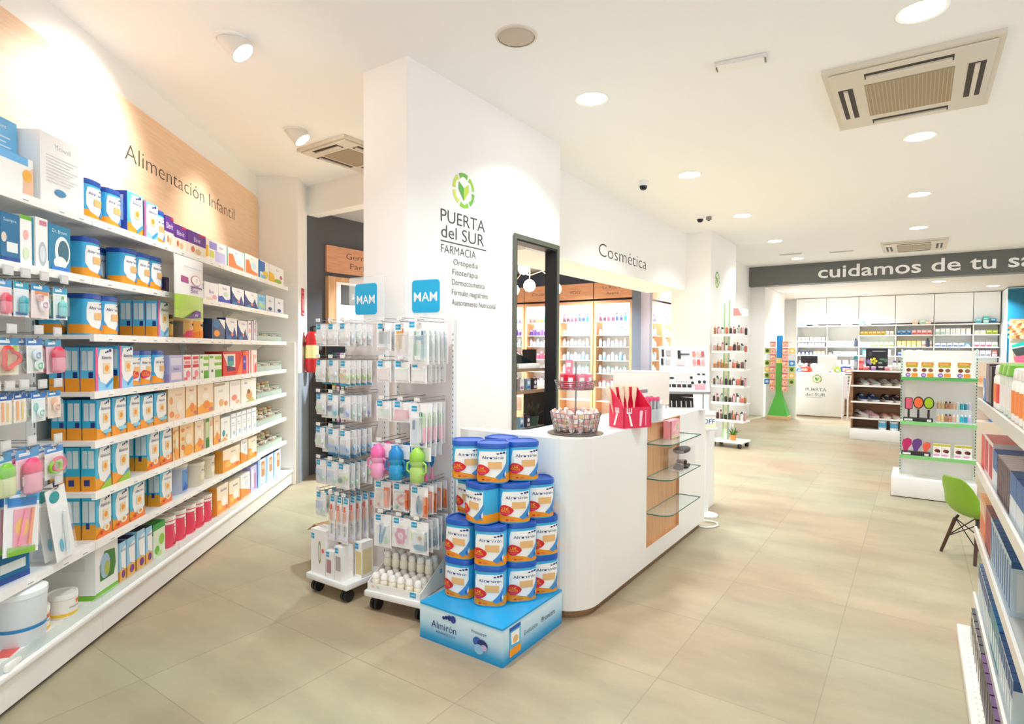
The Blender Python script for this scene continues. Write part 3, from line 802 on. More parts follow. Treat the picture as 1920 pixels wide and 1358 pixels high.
 'greencart': dict(d='green and white organic milk carton', base='#dfe9cf', side=[('r', 0, .7, 1, 1, '#2f8a34')], art=[('r', 0, .82, 1, 1, '#2f9a3c'), ('e', .3, .25, .2, .12, '#6cb52f'), ('e', .7, .5, .22, .16, '#8fc63d'), ('e', .5, .12, .2, .08, '#b8d68a')], top='#1f8a34'),
 'lilac': dict(d='lilac toothpaste carton', base='#c9c3e6', side=[('r', 0, 0, 1, 1, '#b2a6d8')], art=[('r', .15, .2, .5, .9, '#efe6f2'), ('r', .55, .1, .9, .7, '#c08ab0')]),
 'bluewhite': dict(d='blue and white carton with tan picture', base='#e6effa', side=[('r', 0, 0, 1, 1, '#7fb0e6')], art=[('r', .02, 0, .3, 1, '#a8c9f0'), ('r', .42, .34, .86, .9, '#c08a58'), ('e', .62, .7, .16, .1, '#e2c29a'), ('t', 'Nutricia', .6, .2, .06, '#3a4a90', .7), ('r', .3, .05, .95, .10, '#9db9de')], top='#1a2f66'),
}

def carton_mb(kind, w, h, d):
    K = KIND[kind]
    mb = MB()
    mb.box((-w / 2, -d / 2, 0), (w / 2, d / 2, h), M(K['base'], 0.42), mats=dict(top=M(K.get('top', K['base']), 0.42)))
    mb.art(frame_fn(-w / 2, -d / 2, 0, w, h), K['art'], w / h)
    if K.get('side'):
        mb.art(left_fn(-w / 2, -d / 2, 0, d, h), K['side'], d / h)
    return mb
_carton = {}
def carton(kind, w, h, d=0.085, name='carton'):
    k = (kind, round(w, 2), round(h, 2), d)
    if k not in _carton:
        _carton[k] = Proto(name, [(name, carton_mb(kind, round(w, 2), round(h, 2), d), None)])
    return _carton[k]

# tins: rounded-square milk tins and round ones
def squircle(w, d, p, n=32):
    out = []
    for k in range(n):
        a = 2 * pi * k / n
        c, s_ = cos(a), sin(a)
        out.append((w / 2 * math.copysign(abs(c) ** p, c), d / 2 * math.copysign(abs(s_) ** p, s_)))
    return out
def tin_proto(name, w, d, h, p, base, art, lid, lidname='lid', n=32, span=1.9):
    ring = squircle(w, d, p, n)
    lh = 0.026
    body = MB()
    vs, fs = [], []
    for z, q in ((0.0, .97), (0.006, 1.0), (h - lh - .004, 1.0), (h - lh, .985)):
        vs += [(x * q, y * q, z) for x, y in ring]
    for i in range(3):
        for k in range(n):
            fs.append([i * n + k, i * n + (k + 1) % n, (i + 1) * n + (k + 1) % n, (i + 1) * n + k])
    body.add(vs, fs, M(base, 0.3), True)
    body.add(vs[:n], [list(range(n - 1, -1, -1))], STEEL)
    def fn(u, v, L):
        a = -pi / 2 + (u - 0.5) * span
        c, s_ = cos(a), sin(a)
        e = 0.0005 * L + 0.0006
        x = (w / 2) * math.copysign(abs(c) ** p, c); y = (d / 2) * math.copysign(abs(s_) ** p, s_)
        q = 1 + e / sqrt(x * x + y * y)
        return (x * q, y * q, 0.008 + v * (h - lh - 0.014))
    body.art(fn, art, 0.5 * span * (w / 2 + d / 2) / h, nu=10)
    lm = MB()
    prof = [(1.0, h - lh), (1.035, h - lh + .002), (1.035, h - .006), (1.01, h), (.90, h), (.88, h - .004)]
    vs = []
    for q, z in prof:
        vs += [(x * q, y * q, z) for x, y in ring]
    fs = []
    for i in range(len(prof) - 1):
        for k in range(n):
            fs.append([i * n + k, i * n + (k + 1) % n, (i + 1) * n + (k + 1) % n, (i + 1) * n + k])
    lm.add(vs, fs, lid if not isinstance(lid, str) else M(lid, 0.35), True)
    lm.add(vs[-n:], [list(range(n))], lid if not isinstance(lid, str) else M(lid, 0.35))
    return Proto(name, [('tin_body', body, None), (lidname, lm, None)])
def tin_art(extra=(), sw=1.0):
    base = [('r', -.55, 0, 1.55, .27, O_), ('p', [(.06, .72), (.14, .94), (.98, .97), (.98, .20), (.62, .12), (.30, .22), (.06, .42)], Wh)]
    return base + [('e', .62, .885, .045, .022, N_), ('e', .73, .905, .055, .026, N_), ('e', .86, .92, .07, .034, N_), ('t', 'Almirón', .56, .77, .095, N_, .72),
                   ('r', .46, .42, .76, .63, '#e9b878'), ('p', [(.55, .16), (.8, .40), (1.0, .62), (.98, .40), (.86, .22), (.98, .1), (.8, .14), (.66, .08)], '#3f8fd0'), ('e', .84, .22, .05, .06, '#1f5fb4')] + list(extra)
TINC = '#3fb0e0'
MILK_TIN = tin_proto('milk_tin', 0.142, 0.118, 0.212, 0.55, TINC, tin_art(), '#1d4fa8')
MILK_TIN_OFFER = tin_proto('milk_tin', 0.142, 0.118, 0.212, 0.55, TINC, tin_art(STICK), '#1d4fa8')
PROMO_TIN = tin_proto('milk_tin', 0.166, 0.150, 0.206, 0.62, TINC, tin_art([('e', .24, .37, .25, .17, R_), ('t', '2,5€', .24, .42, .085, Ye, .34), ('t', 'MENOS', .24, .34, .06, '#f6b52a', .38), ('r', .06, .245, .42, .285, '#e0357a'), ('e', .34, .08, .05, .025, R_), ('e', .46, .08, .04, .02, '#d86a4a')]), '#2157b5')
def rtin(name, r, h, base, art, lid):
    return tin_proto(name, 2 * r, 2 * r, h, 1.0, base, art, lid, n=28)
PINK_TIN = rtin('baby_food_tin', 0.062, 0.205, '#ea4a66', [('r', -.5, .9, 1.5, 1, Wh), ('p', [(.42, .86), (.95, .86), (.9, .35), (.5, .45)], '#f4ece4'), ('t', 'Nativa', .66, .76, .08, '#2c4a3a', .5), ('p', [(.3, .1), (.9, .22), (.95, .08), (.5, .02)], '#d41f3c')], '#efeae0')
BLUE_TIN = rtin('baby_food_tin', 0.125, 0.20, '#b5bcd0', [('r', .35, .05, 1.0, .95, '#4f8fd0'), ('t', 'Nidina', .65, .8, .1, N_, .4), ('p', [(.35, .1), (.5, .45), (.6, .2), (.75, .4), (.95, .15), (.95, .05)], '#1d55b0'), ('e', .85, .5, .12, .18, '#e0d4dc')], '#d9d2c4')
BEIGE_TIN = rtin('baby_food_tin', 0.085, 0.17, '#dcd3bd', [('t', 'Blemil', .55, .82, .11, '#39407a', .5), ('r', .3, .3, .9, .62, '#e9e2cc'), ('e', .7, .4, .12, .08, '#c2a860')], '#e2d9c6')
BROWN_TIN = rtin('baby_food_tin', 0.046, 0.152, '#d2a23a', [('e', .5, .82, .3, .09, '#2a1c2e'), ('r', -.5, 0, 1.5, .12, '#b8862c')], '#5a3a22')
PEACH_TIN = rtin('baby_food_tin', 0.088, 0.152, '#e8b86a', [('p', [(0, 0), (1, 0), (1, .5), (.2, .42)], '#e8506a'), ('e', .68, .82, .22, .09, '#1d2f6a'), ('r', -.5, 0, .05, 1, '#8a7a68')], '#efd9b0')
ORANGE_TIN = rtin('baby_food_tin', 0.08, 0.152, '#f4b24a', [('p', [(0, 0), (1, 0), (1, .4), (.5, .5), (0, .35)], '#f08a2c'), ('e', .6, .82, .25, .1, '#1d3f7a')], '#f2d9a8')
TINS = dict(can=(MILK_TIN, 'blue and orange milk tin with blue lid', 'milk tin'), canbig=(MILK_TIN, 'blue and orange milk tin with blue lid', 'milk tin'), redcan=(MILK_TIN_OFFER, 'blue milk tin with red offer sticker', 'milk tin'),
            pinktin=(PINK_TIN, 'crimson baby food tin with cream lid', 'tin'), bluetin=(BLUE_TIN, 'wide grey and blue baby milk tin', 'tin'), beigecan=(BEIGE_TIN, 'beige baby food tin', 'tin'),
            browncan=(BROWN_TIN, 'ochre tin with dark oval mark', 'tin'), pinkcan=(PEACH_TIN, 'peach and pink baby food tin', 'tin'), orangecan=(ORANGE_TIN, 'orange baby food tin', 'tin'))

ROWS = dict(
 top=[(2.478, 2.785, .165, 'pumpbox'), (2.825, 3.134, .332, 'whitebox'), (3.16, 3.32, .23, 'can'), (3.335, 3.495, .23, 'can'), (3.514, 3.677, .24, 'bluecart'), (3.688, 3.85, .23, 'pinkcart'), (3.856, 3.942, .22, 'can'), (3.95, 4.054, .195, 'purple'), (4.067, 4.234, .169, 'purple'), (4.258, 4.541, .174, 'purple'), (4.586, 4.929, .166, 'lav'), (4.95, 5.316, .167, 'orangewhite'), (5.329, 5.669, .185, 'orangewhite'), (5.712, 5.975, .183, 'blueyel'), (5.991, 6.447, .183, 'yelwhite')],
 second=[(2.594, 2.697, .21, 'navybox'), (2.699, 2.782, .218, 'tealwhite'), (2.788, 2.873, .226, 'whitebottle'), (2.876, 3.025, .219, 'tealbottle'), (3.155, 3.30, .212, 'canbig'), (3.50, 3.645, .212, 'canbig'), (3.65, 3.79, .212, 'can'), (3.795, 3.935, .212, 'can'), (3.945, 3.99, .1, 'darkbox'), (4.342, 4.499, .125, 'purplewhite'), (4.517, 4.757, .138, 'whitepurple'), (4.766, 5.001, .148, 'whiteblue'), (5.024, 5.312, .152, 'navywhite'), (5.324, 5.65, .146, 'navywhite'), (5.664, 5.86, .147, 'lightblue'), (5.875, 6.137, .158, 'whitenavy'), (6.154, 6.443, .156, 'whitenavy')],
 third=[(3.163, 3.305, .212, 'can'), (3.31, 3.452, .212, 'can'), (3.833, 3.981, .231, 'pinkcart'), (3.99, 4.082, .154, 'browncan'), (4.23, 4.407, .152, 'pinkcan'), (4.415, 4.60, .158, 'orangecan'), (4.644, 4.888, .163, 'navybox2'), (4.899, 5.148, .176, 'navywhite'), (5.16, 5.385, .17, 'navywhite'), (5.398, 5.533, .179, 'whitepurp2'), (5.547, 5.62, .186, 'whitepurp2')],
 fourth=[(3.202, 3.366, .235, 'pinkcart'), (3.42, 3.559, .236, 'pinkcart'), (3.562, 3.64, .212, 'redcan'), (3.66, 3.80, .212, 'redcan'), (3.815, 3.96, .212, 'can'), (3.982, 4.166, .185, 'lavcart'), (4.174, 4.293, .183, 'redwhite'), (4.301, 4.42, .182, 'redwhite'), (4.429, 4.573, .181, 'greenwhite'), (4.583, 4.82, .178, 'greenwhite'), (4.841, 5.254, .197, 'redbox'), (5.266, 5.408, .205, 'redblue'), (5.421, 5.622, .209, 'redstripe')],
 fifth=[(3.211, 3.340, .212, 'carton'), (3.35, 3.483, .212, 'carton'), (3.494, 3.628, .207, 'carton'), (3.634, 3.773, .202, 'carton'), (3.785, 3.94, .199, 'carton'), (3.965, 4.195, .222, 'cream'), (4.209, 4.375, .225, 'creamor'), (4.391, 4.65, .222, 'creamor'), (4.675, 4.968, .212, 'creamwhite'), (4.979, 5.213, .214, 'whitered'), (5.226, 5.596, .207, 'whitedog')],
 sixth=[(3.197, 3.335, .228, 'cartongreen'), (3.347, 3.515, .228, 'cartongreen'), (3.701, 3.845, .228, 'cartonor'), (3.859, 4.0, .228, 'cartonor'), (4.017, 4.105, .225, 'orangebag'), (4.12, 4.32, .225, 'orangebag'), (4.336, 4.485, .222, 'creamor'), (4.511, 4.645, .222, 'greenstripe'), (4.662, 4.775, .22, 'creamor'), (4.792, 4.98, .192, 'whiteteal'), (4.997, 5.105, .195, 'whitefine'), (5.125, 5.226, .195, 'whitefine'), (5.247, 5.34, .196, 'whitefine'), (5.361, 5.46, .198, 'whitefine'), (5.482, 5.60, .199, 'whitefine')],
 seventh=[(3.198, 3.335, .222, 'cartonor'), (3.347, 3.50, .211, 'cartonor'), (3.513, 3.67, .209, 'cartonor'), (3.848, 4.0, .215, 'cartonor'), (4.085, 4.345, .204, 'bluetin'), (4.37, 4.50, .199, 'beigecan'), (4.60, 4.80, .174, 'beigecan'), (4.83, 5.185, .185, 'orangecart'), (5.218, 5.371, .198, 'orangewhite2'), (5.384, 5.61, .187, 'orangecart')],
 deck=[(3.19, 3.392, .275, 'greenwhitebig'), (3.402, 3.47, .228, 'smallblue'), (3.481, 3.56, .233, 'smallblue'), (3.586, 3.665, .24, 'smallblue'), (3.679, 3.753, .234, 'smallblue'), (3.766, 3.91, .216, 'greencart'), (3.98, 4.105, .205, 'pinktin'), (4.13, 4.26, .205, 'pinktin'), (4.277, 4.40, .205, 'pinktin'), (4.413, 4.535, .205, 'pinktin'), (4.558, 4.69, .205, 'pinktin'), (4.713, 4.93, .225, 'orangecart'), (4.945, 5.18, .211, 'orangecart'), (5.202, 5.43, .212, 'orangewhite2'), (5.447, 5.60, .24, 'lilac'), (5.644, 5.85, .26, 'bluewhite'), (5.872, 6.08, .26, 'bluewhite'), (6.101, 6.32, .26, 'bluewhite')])
BEHIND = {('second', 4): 1, ('second', 5): 1, ('third', 0): 1, ('third', 1): 1, ('third', 2): 3, ('fourth', 0): 3, ('fourth', 1): 2, ('fifth', 0): 3, ('fifth', 1): 2, ('sixth', 0): 3, ('sixth', 1): 3, ('sixth', 2): 3, ('seventh', 0): 3, ('seventh', 1): 2, ('seventh', 3): 3,
          ('third', 4): 1, ('fourth', 10): 1, ('sixth', 5): 1, ('seventh', 6): 1}
RNAME = dict(top='top', second='second', third='third', fourth='fourth', fifth='fifth', sixth='sixth', seventh='seventh', deck='bottom')
for rk, items in ROWS.items():
    z = SHELF_Z.get(rk, 0.172) + 0.0003
    grp = 'baby food packs on the %s shelf of the long wall' % RNAME[rk]
    for i, (s0, s1, h, kind) in enumerate(items):
        where = '%s along the %s wall shelf' % (ORD[i], RNAME[rk])
        nb = BEHIND.get((rk, i), 0)
        if kind in TINS:
            P, desc, cat = TINS[kind]
            dd = 0.135 if P in (MILK_TIN, MILK_TIN_OFFER) else (s1 - s0) + 0.01
        else:
            dd = 0.25 if kind == 'greenwhitebig' else (0.14 if kind in ('whitebox', 'redbox') else 0.07)
            P = carton(kind, s1 - s0 - 0.004, h, dd)
            desc, cat = KIND[kind]['d'], 'carton'
            dd += 0.0065
        wob = 0.0 if kind in ('greenwhitebig',) else random.uniform(-0.03, 0.03) * min(1, .1 / (s1 - s0))
        n0 = -1.894 - (dd - 0.0065) / 2 if kind not in TINS else -1.893 - dd / 2
        for b in range(nb + 1):
            n = n0 - b * dd
            if n - dd / 2 < -2.165:
                break
            lab = '%s, %s' % (desc, where) if b == 0 else '%s, %s deep, %s' % (desc, ['second', 'third', 'fourth'][b - 1], where)
            P.put(LW((s0 + s1) / 2, n, z), RZ_LEFT + (wob if b == 0 and not nb else 0), lab, cat, grp)
# tall blue carton behind the pump box
carton('bluetall', 0.20, 0.34, 0.08).put(LW(2.712, -2.02, 2.1503), RZ_LEFT, 'tall sky blue carton standing behind the white boxed breast pump', 'carton')

# things standing in the first bay
BOXB = carton('navybox', 0.20, 0.20, 0.10)
BOXB.put(LW(2.655, -1.97, 0.4903), RZ_LEFT - 0.15, 'blue boxed baby item standing under the hanging toothbrush packs', 'carton')
carton('whitebottle', 0.12, 0.16, 0.10).put(LW(2.95, -1.96, 0.4903), RZ_LEFT, 'small white and blue box beside the cereal cartons, at the hook bay end', 'carton')
TUB = rtin('cream_tub', 0.062, 0.115, '#f1ece2', [('r', -.5, 0, 1.5, .2, '#f2c53a'), ('r', .5, .7, .9, .95, '#e8793c'), ('r', .2, .5, .8, .58, '#b9b2a6')], '#f6f4ef')
TUB.put(LW(2.87, -1.98, 0.1723), RZ_LEFT, 'white and yellow tub, the rear one of two on the bottom shelf', 'tub', 'white and yellow tubs')
TUB.put(LW(3.04, -1.96, 0.1723), RZ_LEFT, 'white and yellow tub beside the large green and white box', 'tub', 'white and yellow tubs')
BKT = Proto('diaper_pail', [('pail_body', MB().lathe([(0.085, 0), (0.09, 0.01), (0.098, 0.24)], M('#dfe6ea', 0.3), 28).lathe([(0.0945, 0.10), (0.0955, 0.115)], M('#2f86c4', 0.3), 28, cap=False), None), ('lid', MB().lathe([(0.1, 0.24), (0.1, 0.262), (0.085, 0.27), (0, 0.272)], M('#eef2f4', 0.3), 28), None)])
BKT.put(LW(2.72, -1.93, 0.1723), RZ_LEFT, 'pale blue grey plastic pail with lid on the bottom shelf', 'pail')
FLT = Proto('wipes_pack', [('pack', MB().box((-.11, -.06, 0), (.11, .06, .035), M('#f3f1ec', 0.35), bev=0.012).box((-.04, -.03, .0345), (.05, .03, .038), M('#e2635a', 0.4)), None)])
for k, (s, n, z) in enumerate(((2.60, -1.90, .1723), (3.02, -1.88, .1723))):
    if k == 0:
        FLT.put(LW(s, n, z), RZ_LEFT + .2, 'flat white wipes pack with red mark lying before the pail', 'wipes pack')

# large pouch hanging over the shelf edge
t = thing('baby_food_pouch', 'white and lime green pouch with purple lettering hanging before the second shelf', 'pouch', LW(4.06, -1.80, 1.69), RZ_LEFT)
mb = MB()
W2, HT = 0.205, 0.40
cols = 8
pts = []
for j in range(9):
    v = j / 8
    for i in range(cols + 1):
        u = i / cols
        bul = 0.032 * sin(pi * u) ** .7 * sin(pi * min(1, v * 1.05)) ** .6
        pts.append((-W2 + 2 * W2 * u, -bul, v * HT))
n1 = len(pts)
pts += [(x, -y * .6 + 0.004, z) for x, y, z in pts]
fs = []
for j in range(8):
    for i in range(cols):
        a = j * (cols + 1) + i
        fs.append([a, a + 1, a + cols + 2, a + cols + 1]); fs.append([n1 + a + 1, n1 + a, n1 + a + cols + 1, n1 + a + cols + 2])
PW, PG = M('#f1f2ef', 0.3), M('#a9cc4a', 0.3)
for f in fs:
    zc = sum(pts[k][2] for k in f) / 4
    mb.add([pts[k] for k in f], [[0, 1, 2, 3]], PG if zc < 0.16 else PW, True)
mb.build('bag', t)
mb = MB()
fn = lambda u, v, L: (-W2 + 2 * W2 * u, -0.032 * (max(0.0, sin(pi * u)) ** .7) * (max(0.0, sin(pi * min(1, v * 1.05))) ** .6) - 0.001 - 0.0008 * L, v * HT)
mb.art(fn, [('p', [(.12, .58), (.32, .56), (.32, .66), (.14, .68)], '#a8508c'), ('e', .58, .63, .19, .09, '#d88a9a'), ('e', .58, .63, .16, .075, Wh), ('t', 'Blevit', .5, .46, .09, '#7a3f98', .6), ('t', '7', .58, .63, .07, '#7a4a8c'), ('r', .36, .50, .82, .53, '#7a5a98'), ('p', [(.3, .0), (.45, .04), (.6, .14), (.8, .13), (.85, .03), (.5, .0)], '#6a3a9c'), ('t', 'plus', .66, .07, .05, Wh, .24), ('r', .2, .82, .8, .84, '#cfd6d8')], 2 * W2 / HT, nu=8)
mb.build('print', t)

# -------- pegboard goods in the first bay
HOOKM = STEEL
def hook_mb(length):
    mb = MB()
    mb.tube([(0, 0, 0), (0, -length, 0), (0, -length - .01, .012)], 0.0028, HOOKM, 6)
    mb.tube([(0, 0, .03), (0, -length - .005, .03)], 0.0022, HOOKM, 6)
    mb.box((-.012, -.004, -.02), (.012, 0, .045), HOOKM)
    return mb
def plate_mb(length):
    return MB().box((-.027, -length - .012, .022), (.027, -length - .008, .062), M('#cfcfcd', 0.35)).box((-.022, -length - .0132, .03), (.022, -length - .012, .056), M('#dadada', 0.4))
HOOK = Proto('display_hook', [('wire', hook_mb(0.33), None), ('price_plate', plate_mb(0.33), None)])

def peg_pack(name, w, h, cardtop, cardcol, items, depth=0.022):
    """card with a punched header, clear blister, things inside"""
    card = MB().box((-w / 2, 0, -h), (w / 2, .002, 0), M(cardcol, 0.45))
    card.art(frame_fn(-w / 2, 0, -h, w, h), [('r', 0, .80, 1, 1, cardtop), ('r', .12, .86, .6, .93, '#dfeef6'), ('e', .5, .96, .08, .03, '#f4f4f2')] + [i for i in items if i[0] != 'obj'], w / h)
    bl = MB()
    x0, x1, z0, z1, y1 = -w * .43, w * .43, -h * .95, -h * .24, -depth
    q = .012
    vs = [(x0, -.001, z0), (x1, -.001, z0), (x1, -.001, z1), (x0, -.001, z1), (x0 + q, y1, z0 + q), (x1 - q, y1, z0 + q), (x1 - q, y1, z1 - q), (x0 + q, y1, z1 - q)]
    bl.add(vs, [[4, 5, 6, 7], [0, 1, 5, 4], [1, 2, 6, 5], [2, 3, 7, 6], [3, 0, 4, 7]], CLEAR)
    parts = [('card', card, None), ('blister', bl, None)]
    for it in items:
        if it[0] == 'obj':
            parts.append((it[1], it[2], None))
    return Proto(name, parts)
def soother(c1, c2, x=0, z=-.08, r=.022):
    m = MB()
    m.lathe([(0, -.004), (r, -.002), (r * .95, .004), (0, .006)], M(c1, .35), 16, xf=Matrix.Translation((x, -.010, z)) @ Matrix.Rotation(radians(90), 4, 'X'))
    m.tube([(x + .012 * cos(a), -.014 - .006 * sin(a) ** 2, z + .012 * sin(a)) for a in [2 * pi * i / 12 for i in range(12)]], .003, M(c2, .35), 6, closed=True)
    return m
def bottle_item(c1, c2, w=.03, h=.1, z=-.16, y=-.012, x=0):
    return MB().lathe([(w * .8, 0), (w, .008), (w, h * .55), (w * .7, h * .62)], M(c2, .25, 0, .85), 14, (x, y, z), sy=.45).lathe([(w * .95, h * .6), (w, h * .66), (w * .9, h * .85), (w * .35, h)], M(c1, .35), 14, (x, y, z), sy=.5)
def ring_item(c, n, R, r, z, wob=.0, x=0):
    return MB().tube([(x + (R + wob * cos(n * a)) * cos(a), -.014, z + (R + wob * cos(n * a)) * sin(a)) for a in [2 * pi * i / 24 for i in range(24)]], r, M(c, .3), 8, closed=True)
PK = dict(
 pinkbottle=peg_pack('feeding_pack', .085, .15, '#4a9ad0', '#f4e6e6', [('obj', 'beaker', bottle_item('#e2405a', '#f08a98', .028, .085, -.14))]),
 tealpac=peg_pack('feeding_pack', .085, .15, '#2f9fb8', '#eef2f2', [('r', .1, .06, .9, .14, '#2f6fd0'), ('obj', 'beaker', bottle_item('#25a8b8', '#3fb8c8', .024, .075, -.135))]),
 soothpink=peg_pack('soother_pack', .11, .15, '#2f8fc0', '#f6e6e2', [('r', .2, .70, .95, .8, '#f08a4a'), ('obj', 'soother', soother('#f6f0f2', '#c9a6c0', .01, -.09, .03)), ('obj', 'shield', soother('#efc9c9', '#e0a0a0', -.015, -.06, .018))]),
 tealsip=peg_pack('feeding_pack', .095, .15, '#3f9fc8', '#eef6f4', [('e', .65, .68, .1, .06, '#3fa84a'), ('r', .15, .05, .85, .14, '#1f62c0'), ('obj', 'beaker', bottle_item('#6fd0d0', '#8fdcdc', .026, .075, -.135))]),
 teether=peg_pack('teether_pack', .125, .155, '#3a8ab8', '#f0ead2', [('p', [(.2, .1), (.8, .1), (.55, .62), (.42, .62)], '#d9dc9a'), ('obj', 'teething_ring', ring_item('#e0402c', 3, .040, .009, -.085, .010)), ('e', .85, .72, .12, .08, '#9ccc3a')], .026),
 soothwhite=peg_pack('soother_pack', .098, .152, '#3d78b8', '#eef0ec', [('e', .5, .52, .3, .16, '#cfe2dc'), ('obj', 'soother', soother('#dfeaf0', '#8fb0d0', 0, -.075, .024)), ('obj', 'shield', soother('#e6f4ee', '#6fbf9a', .01, -.12, .026))]),
 pinkcup=peg_pack('cup_pack', .10, .155, '#3a9ac0', '#f6d6de', [('e', .8, .62, .2, .13, '#f2c14a'), ('obj', 'cup', bottle_item('#e0355a', '#f2a0b0', .040, .12, -.15, -.02))], .04),
 spoon=peg_pack('spoon_pack', .07, .125, '#1f5fa8', '#f0e6d6', [('r', .2, .1, .4, .74, '#f0a050'), ('r', .6, .1, .75, .7, '#e6c24a')]),
 tealcard=peg_pack('soother_pack', .085, .13, '#2f78c8', '#eaf2f2', [('e', .3, .5, .18, .16, '#8fcfc4'), ('obj', 'soother', soother('#e9f2f2', '#9fd0c4', 0, -.09, .022))]),
 beigecard=peg_pack('soother_pack', .085, .125, '#2f8fd0', '#f2e4d6', [('e', .5, .6, .3, .16, '#f0b890'), ('obj', 'soother', soother('#f2d8c2', '#d8a88a', 0, -.075, .022))]),
 greencup=peg_pack('cup_pack', .105, .18, '#4f98c8', '#e6efdc', [('e', .82, .62, .15, .12, '#cfe0ee'), ('obj', 'cup', bottle_item('#7ac629', '#dfe6b0', .042, .135, -.172, -.02))], .045),
 hotpink=peg_pack('cup_pack', .135, .20, '#5a9fd4', '#f7d8e2', [('e', .82, .66, .17, .12, '#f4bb4a'), ('obj', 'cup', bottle_item('#f0457a', '#f6b0c6', .052, .15, -.19, -.02))], .05),
 rings=peg_pack('teether_pack', .12, .15, '#4f8fd8', '#eef3ee', [('obj', 'pink_ring', ring_item('#f0507a', 2, .036, .007, -.085, .006, .012)), ('obj', 'green_ring', ring_item('#8fd02c', 2, .030, .007, -.095, .006, -.012))], .026),
 brushkit=peg_pack('toothbrush_pack', .20, .27, '#4fb0e0', '#f2f4f4', [('r', .08, .74, .92, .88, '#2f86d0'), ('r', .25, .12, .8, .70, '#f2a0b8'), ('e', .5, .42, .2, .14, '#f4c63a'), ('p', [(.1, 0), (.9, 0), (.9, .1), (.1, .14)], '#86c43a'), ('obj', 'brush', MB().tube([(-.03, -.012, -.23), (.01, -.012, -.08)], .006, M('#f07aa0', .3), 8)), ('obj', 'second_brush', MB().tube([(.03, -.012, -.23), (.05, -.012, -.08)], .006, M('#f0985a', .3), 8))], .024),
 longkit=peg_pack('toothbrush_pack', .13, .34, '#f2f3f2', '#f4f4f3', [('e', .4, .88, .26, .08, '#1f9aa0'), ('p', [(.3, .1), (.55, .1), (.75, .55), (.6, .56)], '#e6e9ea'), ('e', .35, .2, .1, .09, '#3fb4cc'), ('obj', 'brush', MB().tube([(.0, -.012, -.31), (.02, -.012, -.12)], .008, M('#dfe3e4', .3), 8))], .026),
)
PEGS = [  # s, z, kind, description, copies behind
 (2.47, 1.775, 'tealpac', 'teal beaker blister pack, at the near end of the top hook row', 1), (2.575, 1.775, 'pinkbottle', 'pink beaker blister pack in the top hook row', 2), (2.672, 1.775, 'tealpac', 'teal and blue beaker blister pack in the top hook row', 2), (2.785, 1.775, 'soothpink', 'white and peach soother pack in the top hook row', 2), (2.915, 1.775, 'tealsip', 'aqua sipper pack with green dot, next to the milk tins', 2),
 (2.59, 1.535, 'teether', 'red triangular teething ring on a cream card', 2), (2.745, 1.535, 'soothwhite', 'white card with two pale soothers in the second hook row', 3), (2.865, 1.53, 'pinkcup', 'crimson and pink training cup pack with yellow disc', 2),
 (2.50, 1.30, 'spoon', 'narrow spoon card, nearest the shop window in the third hook row', 2), (2.575, 1.30, 'spoon', 'narrow spoon card, second in the third hook row', 3), (2.655, 1.30, 'spoon', 'narrow spoon card, third in the third hook row', 3), (2.765, 1.295, 'tealcard', 'pale teal soother card in the third hook row', 3), (2.865, 1.295, 'beigecard', 'peach soother card in the third hook row', 3),
 (2.55, 1.055, 'greencup', 'lime green training cup pack in the fourth hook row', 1), (2.695, 1.055, 'hotpink', 'hot pink training cup pack with orange disc', 1), (2.86, 1.04, 'rings', 'pink and green teething ring pack beside the pink cup', 2),
 (2.665, 0.885, 'brushkit', 'tilted pink and blue children toothbrush pack', 1), (2.86, 0.845, 'longkit', 'long white toothbrush pack with teal oval', 1)]
for i, (s, z, k, desc, nb) in enumerate(PEGS):
    HOOK.put(LW(s, -2.194, z - .004), RZ_LEFT, 'wire hook for the %s' % ' '.join(desc.replace(',', '').split()[:12]), 'display hook', 'wire hooks of the first shelving bay')
    for b in range(nb + 1):
        rx = radians(-4) if k in ('brushkit', 'longkit') else 0
        ry = radians(9 if k == 'brushkit' else (-7 if k == 'longkit' else random.uniform(-2, 2)))
        PK[k].put(LW(s, -1.872 - .052 * b, z), RZ_LEFT, desc if b == 0 else '%s, %s' % (desc, ['next behind', 'second behind', 'third behind'][b - 1]), 'blister pack', 'hanging packs of the first shelving bay', rx=rx, ry=ry)

# -------- wire baskets of jars at the end bay
def basket_mb():
    mb = MB()
    g = M('#9fb3a2', 0.4)
    for z in (0.02, 0.055, 0.09):
        mb.tube([(-.38, -.115, z), (.38, -.115, z), (.38, .115, z), (-.38, .115, z)], .0028, g, 6, closed=True)
    for i in range(20):
        x = -.38 + .04 * i
        mb.tube([(x, -.115, .09), (x, -.115, .004), (x, .115, .004), (x, .115, .09)], .0018, g, 5)
    for y in (-.065, 0, .065):
        mb.tube([(-.38, y, .09), (-.38, y, .004), (.38, y, .004), (.38, y, .09)], .0018, g, 5)
    return mb
BASKET = Proto('wire_basket', [('wire', basket_mb(), None), ('front_guard', MB().box((-.38, -.122, .0), (.38, -.1185, .05), M('#cfe0d4', .2, 0, .55)), None)])
def jar_proto(c, lid, fruit):
    b = MB().lathe([(.026, 0), (.030, .006), (.030, .042), (.024, .05)], M(c, .2), 14).lathe([(.0305, .010), (.0305, .036)], M(fruit, .5), 14, cap=False)
    return Proto('food_jar', [('glass', b, None), ('lid', MB().lathe([(.027, .049), (.028, .052), (.028, .062), (.024, .064), (0, .064)], M(lid, .35), 14, cap=False), None)])
JARS = [jar_proto('#d9a25a', '#f2efe8', '#e8e2d0'), jar_proto('#b9783a', '#d8b8a0', '#dcdcc8'), jar_proto('#cdbb7a', '#6a5a78', '#f0e8d8'), jar_proto('#d8c08a', '#e9dcc8', '#c9d8b8')]
JN = ['orange', 'brown', 'dark lidded', 'pale']
